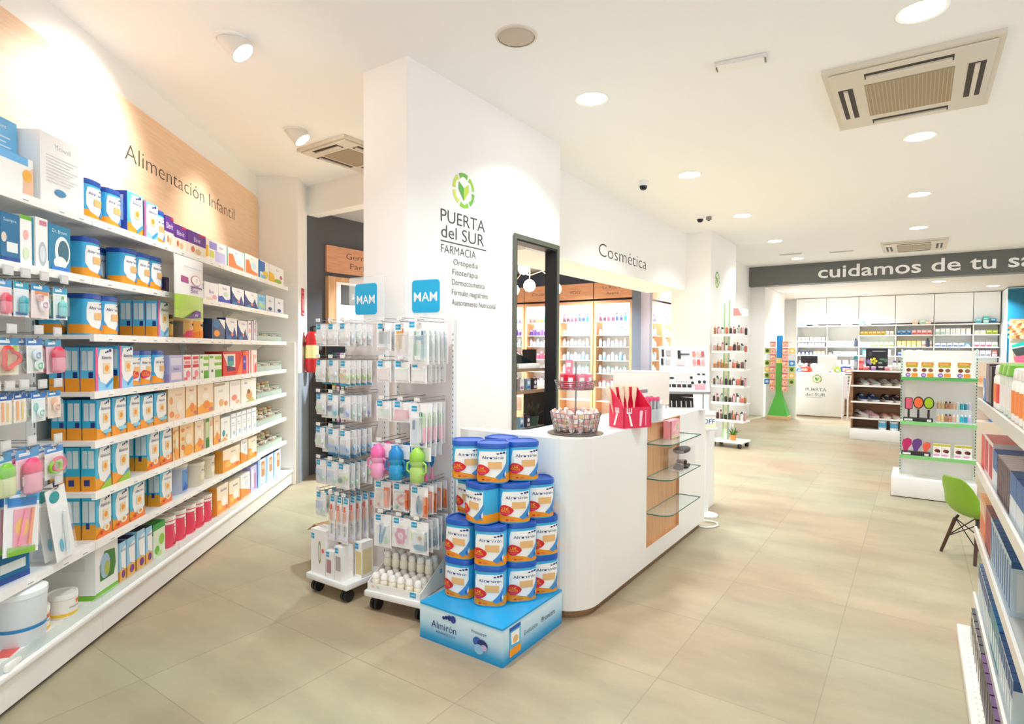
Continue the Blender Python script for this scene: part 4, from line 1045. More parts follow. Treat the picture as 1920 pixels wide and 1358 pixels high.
for bi, rk in enumerate(('third', 'fourth', 'fifth', 'sixth', 'seventh')):
    z = SHELF_Z[rk] + .0005
    BASKET.put(LW(6.07, -2.04, z), RZ_LEFT, 'pale green wire basket of jars on the %s shelf of the end bay' % RNAME[rk], 'wire basket', 'wire baskets of baby food jars')
    for i in range(11):
        for j in range(3):
            k = (i * 3 + j * 2 + bi) % 4
            zz = z + .0065
            JARS[k].put(LW(5.73 + .068 * i, -1.967 - .07 * j, zz), RZ_LEFT, '%s food jar, %s in the %s row, basket on the %s shelf' % (JN[k], ORD[i], ['front', 'middle', 'back'][j], RNAME[rk]), 'jar', 'baby food jars in the wire baskets')
        if bi in (2, 3, 4) and i % 2 == (bi % 2) and i < 10:
            k = (i + bi + 1) % 4
            JARS[k].put(LW(5.764 + .068 * i, -2.037, z + .0065 + .0645), RZ_LEFT, '%s baby food jar stacked on top, %s along the basket on the %s shelf' % (JN[k], ORD[i // 2], RNAME[rk]), 'jar', 'baby food jars in the wire baskets')

# fire extinguisher and its sign on the pilaster
t = thing('fire_extinguisher', 'red fire extinguisher hanging on the pilaster beyond the shelving', 'fire extinguisher', LW(6.86, -1.70, 1.22), RZ_LEFT)
MB().lathe([(.06, 0), (.072, .02), (.072, .40), (.05, .455), (.025, .47)], M('#c81e24', .25), 24).lathe([(.0725, .16), (.0728, .17), (.0728, .30), (.0725, .31)], M('#efe6a0', .4), 24, cap=False).build('cylinder', t)
MB().box((-.03, -.02, .47), (.03, .02, .52), BLACK, bev=.006).box((-.012, -.09, .515), (.012, .0, .53), BLACK).build('valve', t)
MB().tube([(.03, 0, .5), (.085, -.01, .46), (.09, -.01, .3), (.085, 0, .12)], .01, BLACK, 8).build('hose', t)
MB().box((-.05, .07, .3), (.05, .088, .34), M('#7a1518', .4)).build('bracket', t)
t = thing('safety_sign', 'red and white fire extinguisher sign high on the pilaster', 'sign', LW(6.80, -1.788, 1.86), RZ_LEFT)
mb = MB().box((-.055, -.004, 0), (.055, 0, .31), M('#d23a44', .4))
mb.art(frame_fn(-.055, -.004, 0, .11, .31), [('t', 'EXTINTOR', .5, .86, .05, Wh, .85), ('r', .35, .2, .62, .62, Wh), ('r', .43, .62, .54, .72, Wh), ('p', [(.15, .1), (.85, .1), (.5, .02)], Wh)], .11 / .31)
mb.build('plate', t)
# ------------------------------------------------------------------ two rolling stands of baby accessories
CY = '#19a7d6'
def caster(parent, x, y, r=.034, name='caster'):
    m = MB()
    for dx in (-.014, .014):
        m.lathe([(r * .4, -.009), (r, -.009), (r, .009), (r * .4, .009)], M('#1b1b1d', .4), 18, xf=Matrix.Translation((x + dx, y, r + .0003)) @ Matrix.Rotation(radians(90), 4, 'Y'))
    m.box((x - .016, y - .018, r), (x + .016, y + .018, .075), M('#232326', .4), bev=.004)
    m.lathe([(.012, .07), (.012, .083)], STEEL, 12, (x, y, 0))
    return m.build(name, parent)

def logo_art(cx, cz, wu, wv):
    return [('r', cx - wu / 2, cz - wv / 2, cx + wu / 2, cz + wv / 2, CY), ('t', 'MAM', cx, cz, wv * .36, Wh, wu * .8)]

def mam_pack(w, h, art, header='#f6f4f3', body='#f3efed', depth=.016, items=(), lg=(.24, .88)):
    card = MB().box((-w / 2, 0, -h), (w / 2, .0018, 0), M(body, .45))
    asp = w / h
    lw = .036 / w; lh = .03 / h
    card.art(frame_fn(-w / 2, 0, -h, w, h), [('r', 0, .76, 1, 1, header), ('e', .55, .955, .06, .06 * asp * .5, '#d9d4d2')] + logo_art(lg[0], lg[1], lw, lh) + list(art), asp)
    bl = MB()
    x0, x1, z0, z1, y1, q = -w * .42, w * .42, -h * .94, -h * .28, -depth, .009
    vs = [(x0, -.001, z0), (x1, -.001, z0), (x1, -.001, z1), (x0, -.001, z1), (x0 + q, y1, z0 + q), (x1 - q, y1, z0 + q), (x1 - q, y1, z1 - q), (x0 + q, y1, z1 - q)]
    bl.add(vs, [[4, 5, 6, 7], [0, 1, 5, 4], [1, 2, 6, 5], [2, 3, 7, 6], [3, 0, 4, 7]], CLEARW)
    return Proto('accessory_pack', [('card', card, None), ('blister', bl, None)] + [('contents', m, None) for m in items])
def two_soothers(a, b, c, d, z1=-.085, z2=-.085):
    m = MB()
    for x, z, c1, c2 in ((-.022, z1, a, b), (.022, z2, c, d)):
        m.lathe([(0, -.003), (.018, -.002), (.017, .004), (0, .005)], M(c1, .35), 14, xf=Matrix.Translation((x, -.008, z)) @ Matrix.Rotation(radians(90), 4, 'X'))
        m.tube([(x + .009 * cos(t_), -.013, z + .009 * sin(t_)) for t_ in [2 * pi * i / 10 for i in range(10)]], .0025, M(c2, .35), 6, closed=True)
    return m
def stick(c1, c2, z0, z1, x=0, r=.007):
    return MB().tube([(x, -.010, z0), (x, -.010, (z0 + z1) / 2)], r, M(c1, .35), 8).tube([(x, -.010, (z0 + z1) / 2), (x, -.010, z1)], r * .7, M(c2, .35), 8)

MP = dict(
 pale=mam_pack(.088, .135, [('e', .5, .42, .2, .12, '#e3ece0'), ('r', .1, .05, .5, .1, '#b9cbd8')], items=[two_soothers('#eef3ea', '#d8e6d8', '#f2e6e2', '#e6c9c4')]),
 palered=mam_pack(.088, .135, [('e', .5, .42, .2, .12, '#f1e2dc'), ('e', .6, .2, .05, .04, '#e2857a')], items=[two_soothers('#f4f0ea', '#e0d0c4', '#eef0f2', '#c9d6de')]),
 tanblue=mam_pack(.088, .15, [('r', 0, 0, 1, .09, '#3fa0c0'), ('r', .1, .1, .9, .45, '#f0d4a8'), ('e', .5, .58, .12, .05, '#e0a060')], items=[two_soothers('#e6c98a', '#d8a850', '#cfe0b0', '#a8c870', -.09, -.1)]),
 greenpale=mam_pack(.088, .125, [('e', .35, .4, .18, .14, '#d2e4c2')], items=[two_soothers('#d9e8cf', '#b8d8a4', '#e6ece2', '#c4d8c0')]),
 navyteal=mam_pack(.088, .14, [('e', .5, .3, .3, .2, '#dfe8f0')], items=[two_soothers('#23487a', '#1a3560', '#8fd0d0', '#5fb8c0', -.08, -.105)]),
 navygreen=mam_pack(.088, .14, [('e', .5, .3, .3, .2, '#e6ecf2')], items=[two_soothers('#1f3f6c', '#2f6a4a', '#b0b4e0', '#8f94d0', -.085, -.105)]),
 bluebase=mam_pack(.088, .16, [('r', .0, .0, 1, .14, '#2f7fae'), ('r', .1, .16, .9, .34, '#8fb4cf'), ('e', .5, .5, .14, .06, '#f0c88a')], items=[two_soothers('#9fbce0', '#5f8fc8', '#b0cfe8', '#3f7fb0', -.1, -.11)]),
 pastelbag=mam_pack(.095, .15, [('e', .4, .4, .25, .2, '#d0dcea')], items=[two_soothers('#bcd0ea', '#8fb0dc', '#cfe6d8', '#9fcfb4', -.08, -.11)]),
 greeneye=mam_pack(.095, .15, [('e', .5, .3, .2, .14, '#f3ead2')], items=[two_soothers('#2f8a3c', '#1f5a2c', '#d8e6b0', '#b0cf70', -.1, -.08)]),
 aqua=mam_pack(.088, .16, [('e', .5, .3, .3, .2, '#d4e6ea')], items=[two_soothers('#b8d4e0', '#8fbccc', '#d0e4d4', '#a0ccb4', -.08, -.12)]),
 strip=mam_pack(.05, .27, [('r', .1, .04, .9, .10, '#e6dff0')] + [('e', .5, .18 + .06 * i, .2, .022, ['#7a3f9c', '#2f9a8a', '#3a2a5a', '#23423a'][i % 4]) for i in range(4)] + [('r', .3, .45, .7, .72, '#f0b060')], lg=(.5, .93), items=[stick('#e8935a', '#e2604a', -.14, -.05)]),
 greybox=mam_pack(.105, .16, [('r', .15, .25, .5, .72, '#8b8a80'), ('r', .52, .3, .92, .72, '#cfd0cc'), ('r', .4, .66, .52, .8, '#7a5a5a'), ('r', .1, .05, .6, .15, '#f0dcd8')], depth=.02, items=[stick('#b0b4b8', '#9aa0a4', -.12, -.05, .02)]),
 tanbox=mam_pack(.105, .215, [('r', .12, .32, .5, .78, '#d2aa68'), ('r', .55, .2, .95, .75, '#e6dcd4'), ('r', .5, .66, .62, .84, '#d88a50'), ('r', .1, .12, .6, .26, '#eed4da')], depth=.02, items=[stick('#e2c890', '#d8a860', -.15, -.05, -.02)]),
 brushes=mam_pack(.14, .235, [('r', .3, .18, .52, .78, '#c9dcc8'), ('r', .3, .58, .62, .66, '#2f95b8'), ('r', .75, .2, .85, .8, '#b9d0c4'), ('e', .3, .14, .06, .04, '#1f5a8a')], depth=.02, lg=(.16, .94), items=[stick('#7fb8b0', '#2f6f9c', -.2, -.05, .03), stick('#6fae7a', '#9fb0a8', -.2, -.05, -.02)]),
 pinkflat=mam_pack(.105, .12, [('r', .1, .12, .9, .6, '#f2e0dc'), ('e', .7, .66, .08, .06, '#c8cf9a')]),
 cream=mam_pack(.105, .12, [('r', .1, .1, .9, .6, '#efeae0'), ('e', .7, .66, .08, .06, '#b8c890')]),
 pinkring=mam_pack(.115, .115, [('p', [(.05, .1), (.95, .2), (.9, .6), (.1, .66)], '#f0a0ac'), ('e', .5, .4, .3, .16, '#f6c4c8')]),
 pastel=mam_pack(.105, .115, [('e', .35, .6, .1, .08, '#e6d890'), ('e', .6, .4, .2, .16, '#cfe4d8'), ('r', .1, .1, .9, .25, '#f0dfd8')]),
 longbrush=mam_pack(.115, .24, [('r', .1, .06, .4, .62, '#c9d8e8'), ('r', .15, .4, .3, .62, '#23497a'), ('r', .55, .56, .72, .8, '#2a4a7c'), ('e', .7, .1, .14, .06, '#233f86')], depth=.02, items=[stick('#dfe6ee', '#9ad08a', -.21, -.05, .02), stick('#f0b4c0', '#c9d8b0', -.21, -.05, .045)]),
 salmon=mam_pack(.115, .16, [('r', .1, .08, .5, .5, '#efd8c8'), ('e', .3, .16, .08, .05, '#b0452c'), ('r', .6, .1, .95, .8, '#e8875a')], items=[stick('#e87a4a', '#f0a070', -.13, -.05, .035)]),
 salmonring=mam_pack(.115, .16, [('e', .55, .42, .3, .2, '#f08a70'), ('e', .55, .42, .16, .1, '#f4e4de'), ('e', .25, .15, .1, .07, '#6fae7a'), ('r', .75, .1, 1, .8, '#d86a3a')], items=[stick('#dd6030', '#e88a5a', -.13, -.05, .045)]),
 bluespoon=mam_pack(.115, .17, [('e', .5, .35, .2, .25, '#5f86a0'), ('r', .7, .05, 1, .7, '#e8824a')], items=[stick('#3f6f90', '#6f98b0', -.14, -.05), stick('#e8743a', '#e89a6a', -.14, -.05, .045)]),
 bluefork=mam_pack(.125, .19, [('p', [(.3, .1), (.45, .1), (.7, .62), (.6, .62)], '#2f95b8'), ('e', .7, .22, .16, .1, '#a8d8a0'), ('e', .5, .7, .04, .03, '#5fa8d0')], items=[stick('#3fa0c4', '#2f7fae', -.16, -.06, -.01)]),
 flower=mam_pack(.125, .17, [('e', .5 + .2 * cos(radians(a)), .4 + .2 * sin(radians(a)), .13, .10, '#d85a96') for a in range(0, 360, 60)] + [('e', .5, .4, .15, .11, '#f2e6ee'), ('e', .5, .4, .07, .05, '#e08ab8')]),
 eyedisc=mam_pack(.125, .18, [('e', .55, .5, .2, .13, '#e6e6cf'), ('e', .55, .48, .1, .07, '#a86a5a'), ('e', .55, .2, .34, .1, '#2f95b0'), ('r', .05, .4, .18, .7, '#cfe6b8')], items=[stick('#9aa4ac', '#b4bcc0', -.15, -.05, .05)]),
)
def cup_pack(cap, body, strapc):
    w, h = .135, .19
    card = MB().box((-w / 2, 0, -h * .42), (w / 2, .0018, 0), M('#f7f6f4', .45))
    card.art(frame_fn(-w / 2, 0, -h * .42, w, h * .42), logo_art(.2, .72, .26, .3) + [('e', .6, .85, .05, .06, '#dcd8d4')], w / (h * .42))
    cup = MB().lathe([(.036, -.0), (.042, .01), (.044, .07), (.035, .085), (.043, .10), (.040, .118)], M(body, .2, 0, .9), 20, (0, -.035, -h), sy=.8)
    capm = MB().lathe([(.043, .118), (.045, .125), (.043, .155), (.03, .172), (.012, .19), (0, .192)], M(cap, .35), 20, (0, -.035, -h), sy=.8)
    hds = []
    for s in (-1, 1):
        hd = MB(); hds.append(hd)
        hd.tube([(s * .040, -.035, -h + .11), (s * .062, -.04, -h + .10), (s * .064, -.04, -h + .06), (s * .043, -.035, -h + .045)], .006, M(strapc, .35), 8)
    return Proto('training_cup_pack', [('card', card, None), ('cup', cup, None), ('cap', capm, None), ('handle', hds[0], None), ('handle', hds[1], None)])
CUPS = dict(pink=cup_pack('#f06aa8', '#f6a8cc', '#f28abc'), blue=cup_pack('#1f86c8', '#2f9fd4', '#1878b8'), green=cup_pack('#9ad04a', '#b8dc78', '#a8d860'))
def dropper(c):
    m = MB().lathe([(.004, 0), (.013, .02), (.016, .05), (.010, .085), (.003, .115)], M('#1f78b4', .35), 12, (0, -.02, -.13))
    sp = MB().tube([(0, -.02, -.13), (0, -.02, -.17)], .005, M(c, .35), 8).lathe([(0, 0), (.014, .006), (.012, .03), (.004, .04)], M(c, .35), 12, (0, -.02, -.205), sy=.6)
    card = MB().box((-.055, 0, -.06), (.055, .0018, 0), M('#f6f5f3', .45))
    return Proto('spoon_pack', [('card', card, None), ('holder', m, None), ('spoon', sp, None)])
DROP = {c: dropper(c) for c in ('#ef6f9c', '#a8d850', '#f08ab0')}

def stand(label, loc, rz, w, d, rows, top=1.665, sign_dx=0.0, nm='near'):
    t = thing('rolling_display_stand', label, 'display stand', loc, rz, 'rolling stands of baby accessories')
    PN = M('#efe6e2', .5)
    MB().box((-w, 0, .082), (0, d, .118), METALW, bev=.006).build('base', t)
    for x, y in ((-w + .05, .05), (-.05, .05), (-w + .05, d - .05), (-.05, d - .05)):
        caster(t, x, y)
    yp = d - .045
    m = MB().box((-w + .012, yp, .118), (-.012, yp + .02, top), PN)
    m.build('back_panel', t)
    for x in (-w, -.016):
        u = MB().box((x, yp - .006, .118), (x + .016, yp + .026, top), METALW)
        for i in range(44):
            u.box((x + .005, yp - .0068, .2 + i * .032), (x + .011, yp - .0058, .212 + i * .032), M('#8f8a86', .6))
        u.build('upright', t)
    hd = MB()
    slab(hd, rounded_rect(-w / 2 - .16, top, -w / 2 + .16, 1.955, .012), yp + .006, yp + .009, CLEARW)
    sb = hd.build('header_board', t)
    sg = MB()
    cx, cz, q = -w / 2 + sign_dx, 1.812, .098
    slab(sg, rounded_rect(cx - q, cz - q, cx + q, cz + q, .022), yp + .001, yp + .0059, M(CY, .35))
    tv, tf, tw = text2d('MAM', .008)
    k = .165 / tw
    sg.add([(cx - .0825 + x * k, yp + .0004, cz - .03 + y * k) for x, y in tv], tf, M('#fbfbfb', .4))
    sg.build('brand_sign', sb)
    n = 0
    for ri, (z, cols) in enumerate(rows):
        for ci, (x, kinds, lng, extra) in enumerate(cols):
            hk = MB()
            y1 = yp
            hk.tube([(x, y1, z + .006), (x, y1 - lng, z + .006), (x, y1 - lng - .008, z + .016)], .0026, STEEL, 6)
            hk.tube([(x, y1, z + .026), (x, y1 - lng - .004, z + .026)], .002, STEEL, 6)
            o = hk.build('hook', t)
            MB().box((x - .018, y1 - lng - .010, z + .014), (x + .018, y1 - lng - .0065, z + .034), M('#e9e7e4', .4)).build('price_plate', o)
    return t, yp
COLN3 = ['first hook', 'second hook', 'third hook']
def fill(loc, rz, yp, rows, nm, grp):
    c, s_ = cos(rz), sin(rz)
    for ri, (z, cols) in enumerate(rows):
        for ci, (x, kinds, lng, step) in enumerate(cols):
            nk = max(1, int((lng - .02) / step)) if step else len(kinds)
            for b in range(nk):
                k = kinds[b % len(kinds)] if b else kinds[0]
                y = yp - lng + .012 + (step or .03) * b
                P = MP.get(k) or CUPS.get(k) or DROP.get(k)
                xx = x + random.uniform(-.004, .004)
                wl = (loc[0] + c * xx - s_ * y, loc[1] + s_ * xx + c * y, z)
                nmk = DESC[k]
                lab = '%s, %s from the front, %s, %s row, %s stand' % (nmk, ORD[b], COLN3[ci] if len(cols) <= 3 else ORD[ci] + ' hook', ORD[ri], nm)
                P.put(wl, rz + random.uniform(-.05, .05), lab, 'accessory pack', grp, rx=radians(random.uniform(-2, 2)))
DESC = dict(pale='pale soother pack', palered='pale soother pack', tanblue='tan and blue pack', greenpale='pale green soother pack', navyteal='navy and teal soother pack', navygreen='navy and violet soother pack', bluebase='blue based soother pack', pastelbag='pastel soother pack', greeneye='green and cream pack', aqua='aqua soother pack', strip='slim spotted strip pack', greybox='grey picture pack', tanbox='tan picture pack', brushes='tall brush pack', pinkflat='flat pink pack', cream='flat cream pack', pinkring='pink banded pack', pastel='pastel dotted pack', longbrush='tall blue brush pack', salmon='salmon pack', salmonring='salmon ring pack', bluespoon='blue spoon pack', bluefork='blue fork pack', flower='pink flower pack', eyedisc='white and teal disc pack', pink='pink training cup', blue='blue training cup', green='green training cup')
DESC.update({'#ef6f9c': 'pink spoon pack', '#a8d850': 'lime spoon pack', '#f08ab0': 'rose spoon pack'})

L1, R1 = (-2.70, 2.215, 0), radians(1)
rows1 = [
 (1.645, [(-.31, ['pale'], .26, .042), (-.195, ['palered', 'pale'], .26, .042), (-.075, ['pale', 'palered', 'greenpale'], .27, .042)]),
 (1.425, [(-.31, ['pale', 'tanblue'], .26, .042), (-.195, ['palered', 'tanblue'], .26, .042), (-.075, ['tanblue'], .27, .042)]),
 (1.215, [(-.31, ['greenpale', 'pastelbag'], .26, .042), (-.195, ['navyteal'], .26, .042), (-.075, ['navygreen', 'pastelbag', 'aqua', 'palered'], .27, .042)]),
 (1.01, [(-.31, ['greenpale', 'aqua'], .26, .042), (-.195, ['bluebase'], .26, .042), (-.075, ['bluebase'], .27, .042)]),
 (.81, [(-.31, ['pastelbag', 'aqua'], .26, .045), (-.20, ['pastelbag', 'aqua'], .26, .045), (-.085, ['greeneye', 'aqua', 'aqua', 'palered'], .27, .045)]),
 (.61, [(-.31, ['pastelbag', 'greeneye'], .26, .06), (-.175, ['strip'], .28, .05), (-.115, ['strip'], .28, .05), (-.055, ['strip'], .28, .05)])]
D1 = .36
_, yp1 = stand('farther rolling display stand of baby soother packs under a narrow blue sign', L1, R1, .37, D1, rows1)
fill(L1, R1, yp1, rows1, 'farther', 'packs on the farther rolling stand')

L2, R2 = (-2.168, 2.301, 0), radians(9)
rows2 = [
 (1.645, [(-.335, ['greybox'], .24, .048), (-.21, ['tanbox'], .24, .048), (-.075, ['brushes'], .26, .045)]),
 (1.425, [(-.335, ['pinkflat', 'cream'], .24, .048), (-.205, ['cream', 'pinkflat'], .24, .048), (-.075, ['cream'], .26, .045)]),
 (1.195, [(-.335, ['pastel', 'cream'], .24, .048), (-.205, ['pinkring', 'pastel'], .24, .048), (-.07, ['longbrush'], .27, .045)]),
 (.955, [(-.345, ['pink', 'pink'], .25, .1), (-.21, ['blue', 'blue'], .25, .1), (-.07, ['green', '#ef6f9c', '#f08ab0', '#a8d850'], .25, .06)]),
 (.735, [(-.335, ['salmon'], .25, .05), (-.205, ['salmonring', 'salmon'], .25, .05), (-.07, ['bluespoon', 'salmon'], .27, .05)]),
 (.545, [(-.335, ['bluefork', 'flower'], .25, .05), (-.20, ['flower', 'eyedisc'], .26, .05), (-.065, ['eyedisc'], .28, .05)])]
D2 = .355
t2, yp2 = stand('nearer rolling display stand with bottles and cups under a wide blue sign', L2, R2, .41, D2, rows2)
fill(L2, R2, yp2, rows2, 'nearer', 'packs on the nearer rolling stand')
# tray of little bottles on the nearer stand
TR = thing('display_tray', 'sloping white cardboard tray of pale bottles on the nearer rolling stand', 'tray', (L2[0], L2[1], .119), R2)
m = MB().box((-.395, .012, 0), (-.03, .25, .006), WHITE)
m.box((-.395, .012, .006), (-.03, .016, .042), WHITE)
m.art(frame_fn(-.395, .012, .006, .365, .036), logo_art(.86, .5, .11, .8) + [('r', .08, .3, .14, .7, '#f2d4c4'), ('r', .18, .3, .24, .7, '#cfe4cc')], .365 / .036)
for x in (-.395, -.034):
    m.add([(x, .012, .0), (x + .004, .012, .0), (x + .004, .25, .0), (x, .25, .0), (x, .012, .042), (x + .004, .012, .042), (x + .004, .25, .16), (x, .25, .16)],
          [[3, 2, 1, 0], [4, 5, 6, 7], [0, 1, 5, 4], [1, 2, 6, 5], [2, 3, 7, 6], [3, 0, 4, 7]], WHITE)
m.art(right_fn(-.03, .012, 0, .238, .16, .0003), logo_art(.86, .62, .1, .14), .238 / .16)
m.build('tray_body', TR)
SB = Proto('small_bottle', [('bottle_body', MB().lathe([(.020, 0), (.024, .006), (.024, .045), (.018, .055)], M('#efe6d2', .25), 14), None), ('cap', MB().lathe([(.018, .055), (.021, .057), (.020, .078), (.012, .088), (0, .09)], M('#f3f0e8', .3), 14), None)])
c9, s9 = cos(R2), sin(R2)
for j in range(4):
    for i in range(6):
        x, y = -.36 + .058 * i, .046 + .054 * j
        SB.put((L2[0] + c9 * x - s9 * y, L2[1] + s9 * x + c9 * y, .1255), R2, 'pale baby bottle in the white tray, %s along the %s row' % (ORD[i], ORD[j]), 'bottle', 'pale bottles in the tray')
        if j in (2, 3):
            SB.put((L2[0] + c9 * x - s9 * y, L2[1] + s9 * x + c9 * y, .1255 + .0905), R2, 'pale baby bottle stacked on the tray, %s along the %s upper row' % (ORD[i], ORD[j - 2]), 'bottle', 'pale bottles in the tray')
# boxes on the farther stand's base
def small_box(name, w, d, h, art, base='#f4f2ef', loc=None, rz=0, label='', side=()):
    mb = MB().box((-w / 2, -d / 2, 0), (w / 2, d / 2, h), M(base, .42))
    mb.art(frame_fn(-w / 2, -d / 2, 0, w, h), art, w / h)
    if side:
        mb.art(right_fn(w / 2, -d / 2, 0, d, h), list(side), d / h)
    o = mb.build(name, None, loc, rz)
    return tag(o, label, 'box')
def on1(x, y):
    return (L1[0] + cos(R1) * x - sin(R1) * y, L1[1] + sin(R1) * x + cos(R1) * y, .1185)
small_box('accessory_box', .135, .10, .27, logo_art(.14, .84, .22, .12) + [('e', .62, .5, .11, .26, '#9aa07a'), ('e', .62, .5, .07, .18, '#e8dcd0'), ('e', .85, .55, .08, .05, '#e85a6a')], loc=on1(-.285, .075), rz=R1, label='tall white box with olive picture on the farther rolling stand base')
small_box('accessory_box', .07, .09, .165, logo_art(.25, .86, .4, .18) + [('r', .1, .2, .7, .68, '#b08a90')], loc=on1(-.165, .06), rz=R1, label='small white box with mauve picture on the farther rolling stand base')
small_box('accessory_box', .06, .09, .205, logo_art(.3, .88, .5, .15) + [('r', .15, .3, .9, .72, '#b0a8a8')], loc=on1(-.09, .06), rz=R1, label='white box with grey picture on the farther rolling stand base')
small_box('accessory_box', .06, .09, .215, logo_art(.3, .88, .5, .15) + [('r', .2, .1, .95, .74, '#d8c48a')], loc=on1(-.035, .165), rz=R1, label='white and ochre box behind the others on the farther stand base', side=[('r', .1, .1, .9, .8, '#e0d0a0')])
t = thing('cardboard_box', 'plain brown cardboard box on the floor behind the farther rolling stand', 'box', (-3.30, 2.70, 0), radians(-8))
MB().box((-.16, -.15, 0), (.16, .15, .25), M('#b99468', .8)).build('carton_body', t)
MB().add([(-.16, -.15, .25), (-.16, .15, .25), (-.26, .15, .19), (-.26, -.15, .19), (-.16, -.15, .253), (-.16, .15, .253), (-.26, .15, .193), (-.26, -.15, .193)], [[3, 2, 1, 0], [4, 5, 6, 7], [0, 1, 5, 4], [2, 3, 7, 6], [3, 0, 4, 7], [1, 2, 6, 5]], M('#c49f72', .8)).build('flap', t)

# ------------------------------------------------------------------ promotional plinth and tower of milk tins
m_, nt, b_ = nodes_of('printed_blue_board', .35)
tcn = nt.nodes.new('ShaderNodeTexCoord'); sp_ = nt.nodes.new('ShaderNodeSeparateXYZ'); cr = nt.nodes.new('ShaderNodeValToRGB')
mr = nt.nodes.new('ShaderNodeMapRange'); mr.inputs['From Min'].default_value = 0; mr.inputs['From Max'].default_value = .185
nt.links.new(tcn.outputs['Object'], sp_.inputs[0]); nt.links.new(sp_.outputs['Z'], mr.inputs['Value']); nt.links.new(mr.outputs[0], cr.inputs[0])
for i, (p, c) in enumerate(((0.0, '#1590cc'), (.16, '#2f9fd4'), (.5, '#b9dcee'), (.85, '#d6ecf6'), (1.0, '#8fcbe8'))):
    e = cr.color_ramp.elements[i] if i < 2 else cr.color_ramp.elements.new(p)
    e.position = p; e.color = hexlin(c)
nt.links.new(cr.outputs[0], b_.inputs['Base Color'])
BX0, BX1, BY0, BY1, BZ = -2.10, -1.572, 2.20, 2.755, .185
pl = thing('promotional_plinth', 'low blue printed cardboard plinth under the tower of milk tins', 'display plinth', ((BX0 + BX1) / 2, (BY0 + BY1) / 2, 0))
hw, hd_ = (BX1 - BX0) / 2, (BY1 - BY0) / 2
mb = MB().box((-hw, -hd_, 0), (hw, hd_, BZ), m_, mats=dict(top=M('#1ea0d8', .3)))
mb.art(frame_fn(-hw, -hd_, 0, 2 * hw, BZ), [('r', 0, .95, 1, 1, '#1ea0d8'), ('r', 0, 0, 1, .05, '#1590cc'),
    ('t', 'Almirón', .31, .52, .20, '#232c6e', .34), ('t', 'ADVANCE 2 3 4', .33, .33, .07, '#3a4a7c', .28),
    ('e', .31, .77, .017, .045, N_), ('e', .345, .80, .02, .055, N_), ('e', .385, .82, .026, .075, N_), ('e', .43, .81, .034, .10, '#2a3f9a'),
    ('t', 'Pronutra+', .74, .70, .09, '#2f4f8a', .2), ('e', .72, .46, .05, .12, '#2f5fb0'), ('e', .78, .42, .06, .13, '#22306e'), ('e', .74, .28, .055, .13, '#8fc4e8'), ('e', .80, .36, .035, .08, '#c4b0d8')], 2 * hw / BZ)
mb.art(right_fn(hw, -hd_, 0, 2 * hd_, BZ), [('r', 0, .95, 1, 1, '#1ea0d8'), ('r', 0, 0, 1, .06, '#1590cc'),
    ('r', .10, .14, .27, .84, '#58b4dc'), ('r', .10, .80, .27, .90, '#2157b5'), ('p', [(.12, .76), (.25, .76), (.25, .4), (.13, .44)], Wh), ('r', .10, .14, .27, .34, O_), ('e', .19, .54, .04, .1, '#e9b878'),
    ('t', 'Evolución', .44, .52, .13, '#55808f', .22), ('t', 'Pronutra', .74, .55, .15, '#2a3340', .32)], 2 * hd_ / BZ)
mb.build('printed_box', pl)
TW = []   # (x, y, layer, turn, offer face)
LZ = [.1852 + .2064 * i for i in range(4)]
g0 = [(-1.985, 2.42, 10), (-1.80, 2.425, 24), (-1.715, 2.585, 46), (-1.695, 2.75 - .012, 56), (-1.965, 2.60, 0), (-1.88, 2.68 - .02 + .02, 30)]
lay = [[(-1.985, 2.405, 8), (-1.80, 2.415, 26), (-1.712, 2.548, 48), (-1.672, 2.697, 52), (-1.90, 2.63, 0)],
       [(-1.985, 2.410, 8), (-1.80, 2.415, 26), (-1.713, 2.549, 48), (-1.673, 2.697, 52), (-1.90, 2.63, 0)],
       [(-1.86, 2.42, -14), (-1.735, 2.525, 40), (-1.685, 2.675, 50), (-2.00, 2.52, 0), (-1.86, 2.65, 0)],
       [(-1.990, 2.455, 38), (-1.825, 2.465, 28), (-1.735, 2.60, 46), (-1.90, 2.64, 0)]]
TL = ['bottom', 'second', 'third', 'top']
TP = [['leftmost in front', 'at the front corner', 'behind the front corner', 'rearmost by the counter', 'hidden at the back'],
      ['leftmost in front', 'at the front corner', 'behind the front corner', 'rearmost by the counter', 'hidden at the back'],
      ['leftmost in front', 'at the front corner', 'rearmost by the counter', 'at the far back corner', 'hidden at the back'],
      ['leftmost in front', 'at the front corner', 'nearest the counter', 'half hidden behind']]
for li, L_ in enumerate(lay):
    for i, (x, y, a) in enumerate(L_):
        PROMO_TIN.put((x, y, LZ[li]), radians(a), 'blue milk tin in the tower, %s layer, %s' % (TL[li], TP[li][i]), 'milk tin', 'milk tins of the promotional tower')

# ------------------------------------------------------------------ white counter
CT = 1.005
def arc(cx, cy, r, a0, a1, n=8):
    return [(cx + r * cos(radians(a0 + (a1 - a0) * i / n)), cy + r * sin(radians(a0 + (a1 - a0) * i / n))) for i in range(n + 1)]
def counter_outline(o=0.0):
    r = .20
    pts = arc(-1.465 - r, 2.775 + r, r - o, 270, 360, 10)
    pts += [(-1.465 - o, 5.0 - o)]
    pts += [(-1.95 + o, 5.0 - o), (-1.95 + o, 3.0), (-2.02, 2.905), (-2.30 + o, 2.86 - o)]
    pts += [(-2.33 + o, 2.80 + o), (-2.31 + o, 2.775 + o)]
    return pts
co = thing('counter', 'long white service counter with rounded corner and oak display niche', 'counter', (0, 0, 0))
mb = MB().prism(counter_outline(.035), 0.0, .05, wood_mat('oak_toe_kick', '#8e6a4a', '#a98562', 'Y', 8), smooth=True)
mb.build('toe_kick', co)
body = MB()
CO = counter_outline(0)
